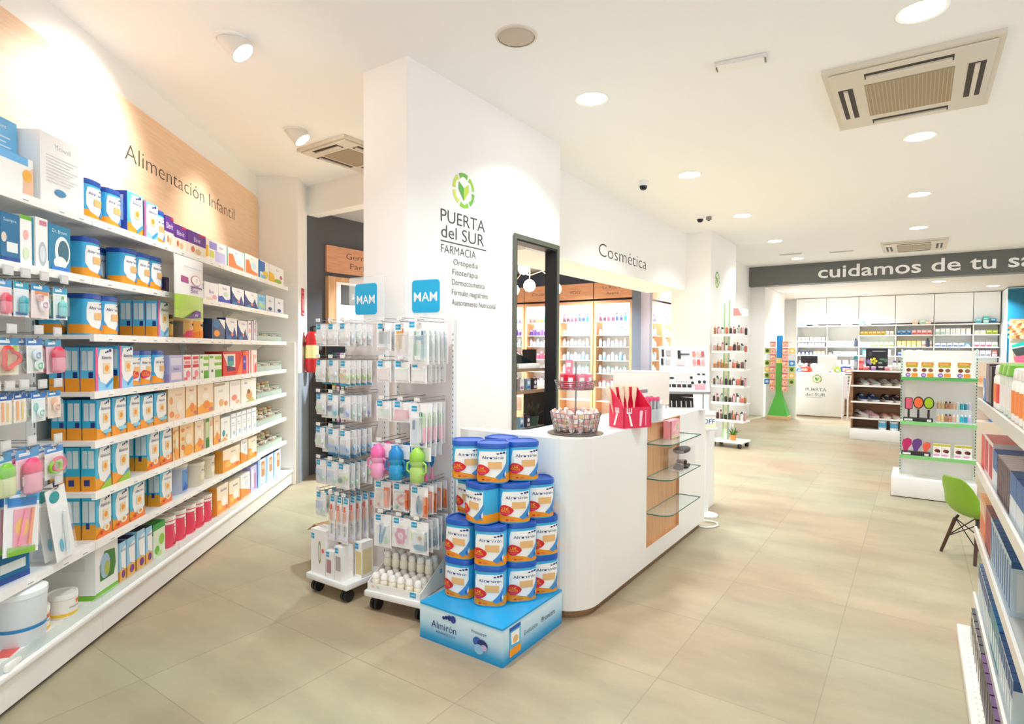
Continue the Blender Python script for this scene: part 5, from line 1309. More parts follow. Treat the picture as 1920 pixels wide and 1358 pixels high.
# side walls, leaving the niche open in the aisle face
NY0, NY1, NZ0 = 3.695, 4.345, .17
n_ = len(CO)
for i in range(n_):
    (xa, ya), (xb, yb) = CO[i], CO[(i + 1) % n_]
    if abs(xa + 1.465) < 1e-4 and abs(xb + 1.465) < 1e-4:
        for (y0, z0, y1, z1) in ((ya, .05, NY0, CT), (NY1, .05, yb, CT), (NY0, .05, NY1, NZ0)):
            body.add([(xa, y0, z0), (xa, y1, z0), (xa, y1, z1), (xa, y0, z1)], [[0, 1, 2, 3]], LACQ)
    else:
        body.add([(xa, ya, .05), (xb, yb, .05), (xb, yb, CT), (xa, ya, CT)], [[0, 1, 2, 3]], LACQ, True)
TOPP = [(x, y) for x, y in CO]
body.add([(x, y, .05) for x, y in CO], [list(range(n_ - 1, -1, -1))], LACQ)
# top plate, notched where the oak board comes up to the edge
ins = []
for i in range(n_):
    ins.append(CO[i])
    if abs(CO[i][0] + 1.465) < 1e-4 and abs(CO[(i + 1) % n_][0] + 1.465) < 1e-4:
        ins += [(-1.465, NY0), (-1.485, NY0), (-1.485, NY1), (-1.465, NY1)]
body.add([(x, y, CT) for x, y in ins], [list(range(len(ins)))], LACQ)
body.build('body', co)
nb_ = MB().add([(-1.485, NY0, NZ0), (-1.485, NY1, NZ0), (-1.485, NY1, CT), (-1.485, NY0, CT)], [[0, 1, 2, 3]], OAKZ)
for a, b in (((-1.485, NY0), (-1.465, NY0)), ((-1.485, NY1), (-1.465, NY1))):
    nb_.add([(a[0], a[1], NZ0), (b[0], b[1], NZ0), (b[0], b[1], CT), (a[0], a[1], CT)], [[0, 1, 2, 3]], OAKZ)
nb_.add([(-1.485, NY0, NZ0), (-1.465, NY0, NZ0), (-1.465, NY1, NZ0), (-1.485, NY1, NZ0)], [[0, 1, 2, 3]], OAKZ)
nb_.box((-1.4845, NY0 + .002, CT - .004), (-1.464, NY1 - .002, CT + .001), OAK)
nb_.build('oak_niche', co)
for z in (.873, .64, .405):
    pts = [(-1.4845, NY0 + .01)] + arc(-1.39, NY0 + .09, .08, 270, 360, 6) + [(-1.31, NY1 + .02), (-1.4645, NY1 + .02), (-1.4645, NY1 - .002), (-1.4845, NY1 - .002)]
    gm = MB()
    gm.prism(pts, z - .008, z, GLASSEDGE, topmat=GLASS, botmat=GLASS)
    gm.build('glass_shelf', co)
# things on the niche shelves
small_box('cosmetics_carton', .20, .05, .125, [('r', 0, 0, .12, 1, '#7a3a30'), ('r', .12, 0, 1, .2, '#d9bfa0'), ('p', [(.2, .4), (.6, .9), (.9, .9), (.9, .3)], '#f4b8bc'), ('e', .7, .6, .1, .2, '#b0c490'), ('t', 'SOLAR', .6, .3, .12, Wh, .4)], base='#f09aa4', loc=(-1.43, 4.07, .8735), rz=radians(90), label='pink cosmetics carton standing on the top glass shelf of the counter')
ac = thing('acrylic_display', 'clear acrylic display of dark compacts on the middle glass shelf', 'display', (-1.385, 4.16, .6403), radians(90))
MB().box((-.13, -.055, 0), (.13, .055, .006), CLEARW).box((-.13, -.055, .006), (-.126, .055, .15), CLEAR).box((.126, -.055, .006), (.13, .055, .15), CLEAR).box((-.126, .051, .006), (.126, .055, .15), CLEAR).build('tray', ac)
MB().lathe([(.10, 0), (.12, .008), (.12, .022), (.10, .03)], M('#2b2225', .35), 24, (0, 0, .12), sy=.42).build('header_ring', ac)
CPT = Proto('compact', [('case', MB().lathe([(0, 0), (.034, 0), (.037, .006), (.037, .016), (.033, .02), (0, .021)], M('#2a2024', .2), 20), None), ('window', MB().lathe([(0, .0212), (.022, .0212), (.0225, .0205)], M('#c98a94', .3), 20, cap=False), None)])
for k, (x, z) in enumerate(((-.07, 0), (.0, 0), (.07, 0), (-.07, .0215), (.0, .0215), (-.035, .043))):
    CPT.put((-1.385 + .012 * (k % 2), 4.16 + x, .6468 + z), 0, 'dark round compact in the acrylic display, %s of six' % ORD[k], 'compact', 'dark compacts in the acrylic display')

# two-tier wire stand of pink sweets on the counter
ws = thing('wire_basket_stand', 'two-tier wire basket stand of pink packets on the counter end', 'basket stand', (-1.65, 3.04, CT))
m = MB().lathe([(0, 0), (.16, 0), (.165, .004), (.15, .008), (0, .008)], M('#8a7f74', .4, .6), 28, sy=1)
m.build('base_tray', ws)
BW = M('#8b8a8c', .3, .8)
def ring_basket(r0, r1, z0, z1, n):
    mb = MB()
    for i in range(5):
        v = i / 4
        r = r0 + (r1 - r0) * v
        mb.tube([(r * cos(a), r * sin(a), z0 + (z1 - z0) * v) for a in [2 * pi * k / 28 for k in range(28)]], .0022, BW, 6, closed=True)
    for k in range(n):
        a = 2 * pi * k / n
        mb.tube([(r0 * .3 * cos(a), r0 * .3 * sin(a), z0), (r0 * cos(a), r0 * sin(a), z0), (r1 * cos(a), r1 * sin(a), z1)], .0018, BW, 5)
    return mb
ring_basket(.125, .15, .012, .125, 26).build('lower_basket', ws)
ring_basket(.105, .125, .26, .31, 22).build('upper_basket', ws)
MB().tube([(0, 0, .01), (0, 0, .42)], .005, BW, 8).build('pole', ws)
PKT = Proto('sweet_packet', [('wrapper', MB().lathe([(.004, -.032), (.014, -.026), (.018, -.01), (.018, .01), (.014, .026), (.004, .032)], M('#f3dcd6', .25), 10, sy=.6).box((-.012, -.0125, -.012), (.012, -.0100, .012), M('#e9a8a0', .3)), None)])
PKT2 = Proto('sweet_packet', [('wrapper', MB().lathe([(.004, -.032), (.014, -.026), (.018, -.01), (.018, .01), (.014, .026), (.004, .032)], M('#eeb09a', .25), 10, sy=.6).box((-.012, -.0125, -.012), (.012, -.0100, .012), M('#f6ece4', .3)), None)])
PKT3 = Proto('sweet_packet', [('wrapper', MB().lathe([(.004, -.032), (.014, -.026), (.018, -.01), (.018, .01), (.014, .026), (.004, .032)], M('#f7f1ec', .25), 10, sy=.6).box((-.012, -.0125, -.012), (.012, -.0100, .012), M('#dfc78a', .3)), None)])
for lv in range(3):
    for rg, (r, nn) in enumerate(((.112 + .008 * lv, 15), (.065, 8))):
        for k in range(nn):
            a = 2 * pi * (k + .5 * lv) / nn
            P = (PKT, PKT2, PKT3)[(k * 2 + lv + rg) % 3] if not (k % 4 == 1) else PKT
            P.put((-1.65 + r * cos(a), 3.04 + r * sin(a), CT + .045 + .032 * lv), a + 1.57, 'small wrapped sweet packet, %s round the %s ring, %s layer of the wire basket' % (ORD[k], ('outer', 'inner')[rg], ('bottom', 'middle', 'top')[lv]), 'sweet packet', 'wrapped sweets in the wire basket', rx=radians(15 * ((k % 3) - 1)))
BOXP = [Proto('hand_cream_box', [('carton', MB().box((-.02, -.012, 0), (.02, .012, .085), M(c, .4)).art(frame_fn(-.02, -.012, 0, .04, .085), [('r', .15, .5, .85, .8, Wh), ('e', .5, .25, .2, .1, '#f6d0d8')], .5), None)]) for c in ('#e8304a', '#f090a8', '#f2b8c0')]
for k in range(9):
    a = 2 * pi * k / 9
    BOXP[0 if k in (6, 7) else 1 + k % 2].put((-1.65 + .082 * cos(a), 3.04 + .082 * sin(a), CT + .2625), a + 1.57, 'small %s box in the upper wire basket, %s of nine' % (('red', 'pink', 'rose')[0 if k in (6, 7) else 1 + k % 2], ORD[k]), 'box', 'little boxes in the upper wire basket')
BOXP[1].put((-1.685, 3.02, CT + .348), .3, 'pink box standing on top inside the upper wire basket', 'box')

# crimson cutlery-print stand with sticks
cs = thing('counter_display', 'crimson open counter display printed with white forks', 'counter display', (-1.50, 3.50, CT), radians(62))
CRI = '#e0244f'
m = MB()
m.box((-.11, -.07, 0), (.11, .08, .006), M(CRI, .4))
m.box((-.11, .074, .006), (.11, .08, .25), M(CRI, .4))
m.box((-.11, -.07, .006), (.11, -.064, .13), M(CRI, .4))
for x in (-.11, .104):
    m.add([(x, -.07, .006), (x + .006, -.07, .006), (x + .006, .074, .006), (x, .074, .006), (x, -.07, .13), (x + .006, -.07, .13), (x + .006, .074, .25), (x, .074, .25)], [[3, 2, 1, 0], [4, 5, 6, 7], [0, 1, 5, 4], [1, 2, 6, 5], [2, 3, 7, 6], [3, 0, 4, 7]], M(CRI, .4))
m.art(frame_fn(-.11, -.07, 0, .22, .13), [('p', [(.25, .1), (.32, .1), (.22, .7), (.16, .7)], Wh), ('r', .10, .72, .28, .78, Wh), ('r', .10, .78, .13, .98, Wh), ('r', .17, .78, .20, .98, Wh), ('r', .25, .78, .28, .98, Wh), ('p', [(.55, .08), (.62, .08), (.68, .8), (.62, .86), (.56, .8)], '#f6c8d2'), ('r', .76, .1, .8, .85, '#f0a0b4')], 1.7)
m.art(left_fn(-.11, -.07, 0, .15, .13), [('p', [(.3, .1), (.42, .1), (.62, .7), (.5, .72)], Wh), ('r', .44, .74, .70, .80, Wh), ('r', .44, .80, .5, .98, Wh), ('r', .55, .80, .6, .98, Wh), ('r', .65, .80, .7, .98, Wh)], 1.1)
m.build('display_box', cs)
SPT = Proto('wooden_spatula', [('blade', MB().lathe([(.006, 0), (.007, .14), (.019, .19), (.02, .24), (.012, .262), (0, .266)], M('#f0d9b8', .5), 12, sy=.3), None)])
SPT2 = Proto('silver_tube', [('tube_body', MB().lathe([(.012, 0), (.013, .02), (.013, .17), (.006, .185)], M('#a9b0ae', .25, .5), 12), None), ('cap', MB().lathe([(.0125, .17), (.0125, .20), (.01, .205), (0, .206)], M('#e2507c', .3), 12), None)])
cC, sC = cos(radians(62)), sin(radians(62))
def on_cs(x, y):
    return (-1.50 + cC * x - sC * y, 3.50 + sC * x + cC * y, CT + .0065)
for k in range(5):
    SPT.put(on_cs(-.085 + .033 * k, .03 + .012 * (k % 2)), radians(62), 'pale wooden spatula in the crimson display, %s from its open end' % ORD[k], 'spatula', 'wooden spatulas in the crimson display', rx=radians(-6), ry=radians(-14 + 5 * k))
ab = thing('acrylic_stand', 'clear acrylic stand of silver tubes beside the crimson display', 'acrylic stand', (-1.52, 3.80, CT), radians(75))
MB().box((-.11, -.07, 0), (.11, .07, .006), CLEARW).box((-.11, -.07, .006), (.11, -.066, .09), CLEARW).box((-.11, .066, .006), (.11, .07, .19), CLEARW).box((-.11, -.066, .006), (-.106, .066, .12), CLEARW).box((.106, -.066, .006), (.11, .066, .12), CLEARW).build('tray', ab)
MB().box((-.11, .0665, .19), (.11, .0695, .215), M('#7a8a88', .4)).art(frame_fn(-.11, .0665, .19, .22, .025), [('r', .1, .2, .9, .6, '#d0708c')], 8).build('header', ab)
cA, sA = cos(radians(75)), sin(radians(75))
for j in range(2):
    for k in range(5):
        x, y = -.085 + .042 * k, -.04 + .055 * j
        SPT2.put((-1.52 + cA * x - sA * y, 3.80 + sA * x + cA * y, CT + .0065), 0, 'silver tube with pink cap, %s in the %s row of the acrylic stand' % (ORD[k], ('front', 'back')[j]), 'tube', 'silver tubes in the acrylic stand', scale=(1, 1, .8))
small_box('cosmetics_carton', .07, .06, .13, [('e', .5, .5, .3, .3, '#e6e2dc'), ('e', .6, .7, .12, .08, '#8fb8c0'), ('r', .1, .1, .9, .2, '#d8cfc4')], base='#f0ece6', loc=(-1.53, 4.02, CT + .0005), rz=radians(80), label='small cream carton on the counter past the acrylic stand')
# screen seen from behind
mo = thing('monitor', 'cream computer monitor seen from behind on the counter', 'monitor', (-1.72, 4.20, CT), radians(24))
CRM = M('#e9e2d6', .45)
MB().box((-.21, -.02, .08), (.21, .03, .33), CRM, bev=.012).build('screen_back', mo)
MB().box((-.205, -.0215, .315), (.205, .03, .335), M('#f6f2ea', .4), bev=.006).build('top_edge', mo)
MB().box((-.05, -.005, .008), (.05, .02, .16), CRM, bev=.006).build('neck', mo)
MB().box((-.13, -.09, 0), (.13, .10, .012), CRM, bev=.005).build('foot', mo)
MB().box((-.20, .0305, .095), (.20, .032, .315), BLACK).build('display', mo)
# tilted white tester board
nbm = thing('tester_board', 'tilted white make-up tester board with black and coral swatches', 'tester board', (-1.58, 4.80, CT), radians(28))
q = Matrix.Translation((0, 0, .14)) @ Matrix.Rotation(radians(-17), 4, 'X')
bd = MB().box((-.20, -.008, 0), (.20, .008, .40), M('#f4f2f0', .3), xf=q)
af = frame_fn(-.20, -.008, 0, .40, .40)
afq = lambda u, v, L: tuple(q @ Vector(af(u, v, L)))
it = []
for i in range(6):
    it.append(('r', .03 + .105 * i, .10, .115 + .105 * i, .17, '#25211f' if i % 4 != 3 else '#5a2a30'))
it += [('r', .70, .06, .92, .17, '#f2a8b0'), ('r', .30, .22, .66, .40, '#dcd6d2'), ('e', .16, .36, .035, .035, '#1c1a1a'), ('e', .12, .30, .03, .02, '#2a2726'), ('e', .24, .30, .05, .02, '#1c1a1a'), ('e', .64, .31, .03, .03, '#1c1a1a'), ('e', .66, .20, .03, .03, '#1c1a1a'), ('e', .80, .22, .03, .035, '#1c1a1a'), ('e', .90, .22, .03, .035, '#1c1a1a'), ('r', .76, .37, .82, .4, '#3a3634'), ('r', .86, .37, .92, .4, '#3a3634'),
       ('r', .05, .76, .1, .92, '#3a3634'), ('r', .14, .78, .24, .9, '#b9b4b0'), ('r', .03, .58, .08, .72, '#3a3634'), ('r', .12, .6, .22, .7, '#c9c4c0'), ('r', .38, .72, .44, .9, '#2a2726'), ('r', .44, .8, .62, .83, '#3a4a48'), ('r', .34, .58, .52, .66, '#ead4d4')]
for i in range(3):
    for j in range(2):
        it.append(('r', .68 + .09 * i, .58 + .18 * j, .74 + .09 * i, .70 + .18 * j, ['#e8a0a0', '#d8605a', '#e8b0b0', '#ee9080', '#e2c4b4', '#c86a60'][i + 3 * j]))
bd.art(afq, it, 1.0)
bd.box((-.205, -.03, -.012), (.205, .012, 0), M('#8f8c88', .4), xf=q)
bd.build('board', nbm)
for x in (-.15, .15):
    MB().tube([(x, .0, .0), (x, .002, .145)], .006, STEEL, 8).build('post', nbm)
MB().box((-.19, -.06, 0), (.19, .09, .006), M('#eeecea', .3)).build('foot_plate', nbm)
tb = thing('tester_tray', 'black slotted tester tray under the tilted white board', 'tray', (-1.66, 4.92, CT), radians(28))
m = MB().add([(-.09, -.02, 0), (.11, -.02, 0), (.11, .05, 0), (-.09, .05, 0), (-.09, .02, .15), (.11, .02, .15), (.11, .05, .15), (-.09, .05, .15)], [[3, 2, 1, 0], [4, 5, 6, 7], [0, 1, 5, 4], [1, 2, 6, 5], [2, 3, 7, 6], [3, 0, 4, 7]], M('#141314', .3))
for i in range(5):
    x = -.075 + .04 * i
    m.add([(x, -.0205, .004), (x + .008, -.0205, .004), (x + .008, .002, .08), (x, .002, .08)], [[0, 1, 2, 3]], M('#e8e6e4', .3))
m.add([(-.09, .0075, .10), (.11, .001, .082), (.11, .004, .09), (-.09, .0105, .108)], [[0, 1, 2, 3]], M('#e8e6e4', .3))
m.build('tray_body', tb)
# white bin and carton behind the counter end, cable on the floor
t = thing('storage_bin', 'white plastic storage bin just past the counter end', 'bin', (-1.74, 5.62, 0))
MB().prism(rounded_rect(-.14, -.2, .14, .2, .06), 0, .86, M('#efeeea', .35), smooth=True).build('bin_body', t)
MB().prism(rounded_rect(-.15, -.21, .15, .21, .065), .86, .90, M('#f6f5f2', .3), smooth=True).build('lid', t)
small_box('offer_carton', .12, .09, .12, [('r', 0, 0, 1, .26, '#e9e8c4'), ('t', 'OFF', .5, .5, .36, '#1c4a9a', .86), ('r', 0, .84, 1, 1, '#dcd8cc')], base='#f4f4f2', loc=(-1.545, 5.33, .80), rz=radians(34), label='white carton with blue lettering beside the white bin')
t = thing('side_table', 'small white round side table holding the blue lettered carton', 'table', (-1.545, 5.33, 0))
MB().lathe([(0, .78), (.08, .78), (.085, .786), (.085, .7995), (0, .7995)], M('#f0efec', .35), 24).build('top', t)
MB().tube([(0, 0, .02), (0, 0, .78)], .018, METALW, 12).build('stem', t)
MB().lathe([(0, 0), (.10, 0), (.10, .012), (.02, .025), (0, .025)], METALW, 24).build('foot', t)
t = thing('power_cable', 'white cable looping on the floor beside the counter end', 'cable')
MB().tube([(-1.475, 4.92, .012), (-1.43, 4.93, .008), (-1.385, 4.98, .008), (-1.365, 5.05, .008), (-1.39, 5.12, .008), (-1.45, 5.14, .008), (-1.49, 5.09, .02)], .007, M('#f2f1ee', .35), 8).build('cord', t)

# ------------------------------------------------------------------ shelves and plants inside the pillar opening
t = thing('niche_shelving', 'brown wooden shelves seen through the dark framed pillar opening', 'shelving', (0, 0, 0))
for z in (1.325, 1.13):
    MB().box((-3.11, 4.02, z - .028), (-2.84, 4.70, z), wood_mat('niche_oak', '#8a6a4c', '#a98a68', 'Y', 9)).build('shelf', t)
MB().box((-3.11, 4.02, 0), (-2.84, 4.04, 1.36), M('#3a332e', .6)).build('side_panel', t)
MB().box((-3.11, 4.68, 0), (-2.84, 4.70, 1.102), M('#3a332e', .6)).build('side_panel', t)
MB().box((-3.11, 4.041, .77), (-2.84, 4.679, .79), M('#8d8478', .6)).build('bottom_board', t)
mn = thing('price_checker', 'white stand with a slanted black screen on the upper niche shelf', 'screen', (-2.96, 4.36, 1.3255))
MB().box((-.14, -.19, 0), (.14, .16, .045), M('#e6e2dc', .4), bev=.008).build('base', mn)
MB().add([(-.06, -.18, .047), (.08, -.18, .047), (.08, .15, .047), (-.06, .15, .047), (-.06, -.18, .15), (.08, -.18, .15)], [[3, 2, 1, 0], [0, 1, 5, 4], [1, 2, 5], [0, 4, 3], [4, 5, 2, 3]], M('#101f22', .12)).build('screen', mn)
MB().box((-.06, .162, .0), (.08, .185, .17), BLACK).build('post', mn)
def pot_plant(loc, label, n, hgt, colr, potc, r=.05):
    t = thing('potted_plant', label, 'plant', loc)
    MB().lathe([(r * .75, 0), (r, .09), (r * .9, .09), (r * .85, .08), (0, .08)], M(potc, .5), 20).build('pot', t)
    mb = MB()
    rnd = random.Random(n)
    for k in range(n):
        a = rnd.uniform(0, 2 * pi); e = rnd.uniform(.35, 1.35); ln = hgt * rnd.uniform(.6, 1)
        d = Vector((cos(a) * cos(e), sin(a) * cos(e), sin(e)))
        sd = Vector((-sin(a), cos(a), 0)) * .008
        b = Vector((0, 0, .078)) + Vector((cos(a), sin(a), 0)) * r * .4
        m1 = b + d * ln * .55 + Vector((0, 0, .006)); tp = b + d * ln + Vector((0, 0, -.01 if e < .7 else .01))
        nn = d.cross(sd).normalized() * .002
        mb.add([b - sd * .5, b + sd * .5, m1 + sd, m1 - sd, tp, m1 + nn], [[0, 1, 2, 5], [0, 5, 3], [3, 5, 4], [5, 2, 4]], M(colr if k % 3 else '#6a5a4c', .6))
    mb.build('foliage', t)
pot_plant((-2.92, 4.55, .7905), 'dark spiky plant in a grey green pot at the bottom of the niche', 70, .15, '#4f5a44', '#4c6458', .06)
pot_plant((-3.05, 4.63, 1.3255), 'small green plant on the top shelf behind the slanted screen', 40, .13, '#56684a', '#6a6a60', .045)
NB = [Proto('cosmetics_box', [('carton', MB().box((-.03, -.02, 0), (.03, .02, .10), M(c, .4)).art(frame_fn(-.03, -.02, 0, .06, .10), [('r', .1, .1, .9, .35, d), ('e', .5, .65, .3, .18, Wh)], .6), None)]) for c, d in (('#4a3a48', '#cfc0c8'), ('#f2eef0', '#b07a9a'), ('#8fb4cc', '#3a6a9a'))]
for z, nm in ((1.1305, 'lower'), (.7905, 'bottom')):
    for k in range(4):
        if z < 1 and k > 2: continue
        NB[(k + (z < 1)) % 3].put((-2.90, 4.20 + .11 * k, z), radians(90), '%s box on the %s niche shelf, %s from the near side' % (('dark plum', 'white', 'blue')[(k + (z < 1)) % 3], nm, ORD[k]), 'box', 'boxes on the niche shelves')
# ------------------------------------------------------------------ small shared goods
def bottle_proto(name, r, h, col, capcol, label=None, alpha=1.0, neck=.5, pump=False, n=14):
    b = MB().lathe([(r * .92, 0), (r, .004), (r, h * .70), (r * neck, h * .80)], M(col, .25, 0, alpha), n)
    if label:
        b.lathe([(r * 1.012, h * .15), (r * 1.012, h * .58)], M(label, .4), n, cap=False)
    c = MB().lathe([(r * neck * 1.1, h * .78), (r * neck * 1.15, h * .80), (r * neck * 1.05, h * .98), (r * neck * .8, h), (0, h)], M(capcol, .3), n)
    if pump:
        c.tube([(0, 0, h * .98), (0, 0, h * 1.08), (0, -r * 1.1, h * 1.07)], r * .15, M(capcol, .3), 6)
    return Proto(name, [('bottle_body', b, None), ('cap', c, None)])
def gbox_proto(name, w, d, h, col, front=(), near=(), top=None):
    mb = MB().box((-w / 2, -d / 2, 0), (w / 2, d / 2, h), M(col, .35), mats=dict(top=M(top or col, .35)))
    mb.art(frame_fn(-w / 2, -d / 2, 0, w, h), list(front), w / h)
    if near:
        mb.art(right_fn(w / 2, -d / 2, 0, d, h), list(near), d / h)
    return Proto(name, [(name, mb, None)])

# ------------------------------------------------------------------ tall gondola at the right edge
GX0, GY0, GY1 = 0.197, 0.9, 3.856
go = thing('gondola_shelving', 'long white gondola with glossy shelves at the near side of the aisle', 'shelving')
MB().box((GX0, GY0, 0.008), (.78, GY1, .062), M('#efe9dc', .35), bev=.006).build('base_deck', go)
MB().box((GX0 + .015, GY0 + .02, 0), (.76, GY1 - .02, .008), M('#57524a', .7)).build('toe_kick', go)
m = MB()
for i in range(60):
    for j in range(2):
        m.lathe([(.004, .0621), (0, .0623)], M('#b8b2a6', .6), 6, (GX0 + .028 + .016 * j, GY0 + .1 + .048 * i, 0), cap=False)
m.build('perforation', go)
MB().box((.60, GY0, .062), (.62, GY1 - .03, 1.30), M('#e4e0d8', .4)).build('back_panel', go)
for y in (GY1 - .045, 2.72, 1.6):
    MB().box((.575, y, .062), (.60, y + .03, 1.32), METALW).build('upright', go)
GSH = M('#d8d6d0', .12, 0, .62)
GZ = [1.25, .92, .59, .25]
for z in GZ:
    s_ = MB().box((.268, GY0, z - .014), (.60, GY1 - .05, z), GSH).build('shelf', go)
    MB().box((.258, GY0, z - .036), (.268, GY1 - .05, z + .012), M('#dedad0', .25)).build('price_rail', s_)
    for y in (GY1 - .4, 2.95, 2.35):
        MB().add([(.30, y, z - .014), (.59, y, z - .014), (.59, y, z - .08), (.30, y + .006, z - .014), (.59, y + .006, z - .014), (.59, y + .006, z - .08)], [[0, 1, 2], [5, 4, 3], [0, 3, 4, 1], [1, 4, 5, 2], [2, 5, 3, 0]], STEEL).build('bracket', s_)
RG = radians(-90)
def grow(z, y, items, where):
    k = 0
    for (P, w, d, desc, n) in items:
        for i in range(n):
            P.put((.278 + d / 2, y - w / 2, z + .0005), RG, '%s, %s from the aisle end of the %s' % (desc, ORD[k], where), 'bottle' if 'bottle' in P.name else 'carton', 'goods on the %s of the right gondola' % where)
            y -= w + .006
            k += 1
LEAF = gbox_proto('leaf_print_box', .14, .12, .115, '#2f7fc4', near=[('p', [(.1, .1), (.5, .3), (.3, .6)], Wh), ('e', .7, .7, .2, .12, '#8fc4ee'), ('p', [(.5, .9), (.9, .5), (.95, .95)], Wh), ('e', .3, .85, .12, .08, '#bfe0f6')], front=[('p', [(0, 0), (.6, .4), (.2, .8)], Wh), ('e', .75, .6, .16, .2, '#8fc4ee')])
FRAMEB = gbox_proto('framed_box', .15, .16, .19, '#3a2f36', near=[('r', .08, .04, .92, .92, '#b7a9b4'), ('r', .3, .1, .7, .8, '#c9c4c8'), ('r', .08, .04, .3, .3, '#d9b8d0')], front=[('r', .1, .05, .9, .95, '#8d7f8c')], top='#241c22')
WOB = bottle_proto('shampoo_bottle', .042, .19, '#f3efe6', '#f6f3ec', '#ef8a3a', neck=.8)
WRB = bottle_proto('shampoo_bottle', .042, .19, '#f4efe8', '#f6f2ea', '#e2483a', neck=.8)
GRB = bottle_proto('green_cap_bottle', .055, .20, '#dfe6d8', '#6fb52f', '#e9e4e0', neck=.98)
grow(GZ[0], 3.78, [(LEAF, .14, .12, 'blue and white leaf print box', 1), (FRAMEB, .15, .16, 'dark framed mauve box', 1), (gbox_proto('framed_box', .10, .15, .18, '#2d242b', near=[('r', .1, .05, .9, .9, '#8f7f8c')]), .10, .15, 'narrow dark plum box', 1), (WOB, .09, .09, 'white bottle with orange label', 1), (WRB, .09, .09, 'white bottle with red label', 1), (GRB, .125, .12, 'pale bottle with broad green cap', 3), (WOB, .09, .09, 'white bottle with orange label', 4)], 'top shelf')
REDF = gbox_proto('red_frame_box', .16, .14, .165, '#e9dcd6', near=[('r', 0, 0, .09, 1, '#d84a40'), ('r', .91, 0, 1, 1, '#e8a89c'), ('r', 0, .92, 1, 1, '#d23c36'), ('r', .2, .1, .8, .8, '#d9cfc4')], front=[('r', 0, 0, 1, 1, '#d84a40')], top='#f0e4de')
REDP = gbox_proto('red_pattern_box', .18, .17, .18, '#efe6e0', near=[('r', .25, .12, .85, .86, '#a52a36'), ('e', .55, .55, .16, .1, '#c9b8b4'), ('e', .55, .35, .1, .07, '#e2d8d4'), ('e', .55, .2, .12, .07, '#d8ccc8'), ('r', .85, 0, 1, 1, '#3a1c24')], front=[('r', .1, .1, .9, .9, '#c0303a')], top='#d8584e')
BLST = gbox_proto('blue_stripe_box', .16, .18, .16, '#c9d4dc', near=[('r', 0, .8, 1, 1, '#1f5f9c'), ('r', 0, .6, 1, .74, '#2a6fae'), ('r', 0, .46, 1, .56, '#8fb4d0'), ('r', .1, .1, .5, .36, '#e2e8ec')], front=[('r', 0, .5, 1, 1, '#1f5f9c')], top='#1d4f88')
PLUM = gbox_proto('plum_box', .05, .15, .16, '#3a1f30', near=[('r', 0, 0, .1, 1, '#e6dcd4'), ('r', .1, .94, 1, 1, '#e6dcd4'), ('r', .2, .1, .9, .5, '#8a2a5c'), ('r', .3, .6, .8, .8, '#5a3a4a')], front=[('r', .1, .05, .9, .95, '#4a2438')], top='#c9b8b4')
grow(GZ[1], 3.78, [(REDF, .16, .14, 'red framed white box', 1), (REDP, .18, .17, 'white and crimson box with pale rosettes', 2), (BLST, .16, .18, 'blue striped box', 1), (PLUM, .05, .15, 'slim plum box with pale edge', 7), (BLST, .16, .18, 'blue striped box', 2)], 'second shelf')
ORG = gbox_proto('amber_box', .05, .10, .19, '#e89a4a', near=[('r', .1, .45, .9, .95, '#f0b868'), ('r', .1, .05, .9, .3, '#e2583a'), ('r', .0, 0, .12, 1, '#f6e6d2')], front=[('r', .1, .1, .9, .5, '#e2683a'), ('r', .1, .6, .9, .9, '#f6e0c0')])
MAR = gbox_proto('maroon_box', .075, .13, .19, '#7a1f26', near=[('r', .1, .6, .9, .95, '#b02a3a'), ('r', 0, 0, .15, 1, '#e2b8a4'), ('r', .2, .1, .9, .5, '#57161c')], front=[('r', .1, .1, .9, .9, '#a82a34')])
NVY = gbox_proto('blue_box', .06, .16, .19, '#b8cdd8', near=[('r', .0, .88, 1, 1, '#1f4f80'), ('r', .55, 0, .72, .88, '#1f4a86'), ('r', .1, .1, .5, .8, '#cfd9dc'), ('r', .75, .1, 1, .8, '#9fb8c8')], front=[('r', .2, .1, .8, .9, '#2a5f98')], top='#24588c')
grow(GZ[2], 3.78, [(ORG, .05, .10, 'amber and red box', 5), (MAR, .075, .13, 'maroon box with peach edge', 3), (NVY, .06, .16, 'pale box with dark blue stripe', 10)], 'third shelf')
PBL = gbox_proto('pale_blue_box', .06, .12, .17, '#cfdfe6', near=[('r', 0, .8, 1, 1, '#33568c'), ('r', .3, .2, .6, .7, '#eef2f4'), ('r', .7, 0, 1, .8, '#9fc0cf')], front=[('r', .1, .6, .9, .95, '#2f4f8a'), ('r', .2, .1, .8, .5, '#e6eef2')], top='#3f6296')
TEA = gbox_proto('teal_box', .07, .12, .175, '#127f92', near=[('r', 0, .8, .6, 1, '#1a5fa0'), ('e', .5, .7, .1, .05, '#c8304a'), ('r', .7, 0, 1, .9, '#bcd8da'), ('r', .1, .2, .5, .6, '#0f6f80')], front=[('r', .1, .1, .9, .6, '#d2e6e6')], top='#1a6fb0')
grow(GZ[3], 3.78, [(PBL, .06, .12, 'pale blue box with navy top', 9), (TEA, .07, .12, 'teal box with red dot', 4), (PBL, .06, .12, 'pale blue box with navy top', 6)], 'fourth shelf')
DRK = gbox_proto('striped_spine_box', .075, .10, .165, '#e6e2da', near=[('r', 0, 0, .16, 1, '#2d2a30'), ('r', .3, .7, 1, .9, '#4a484e'), ('r', .3, .4, 1, .55, '#6a686c'), ('r', .3, .1, .9, .25, '#b4b0aa')], front=[('r', .15, .08, .4, .92, '#3a383c'), ('r', .5, .5, .85, .8, '#7a767c')], top='#4a4a50')
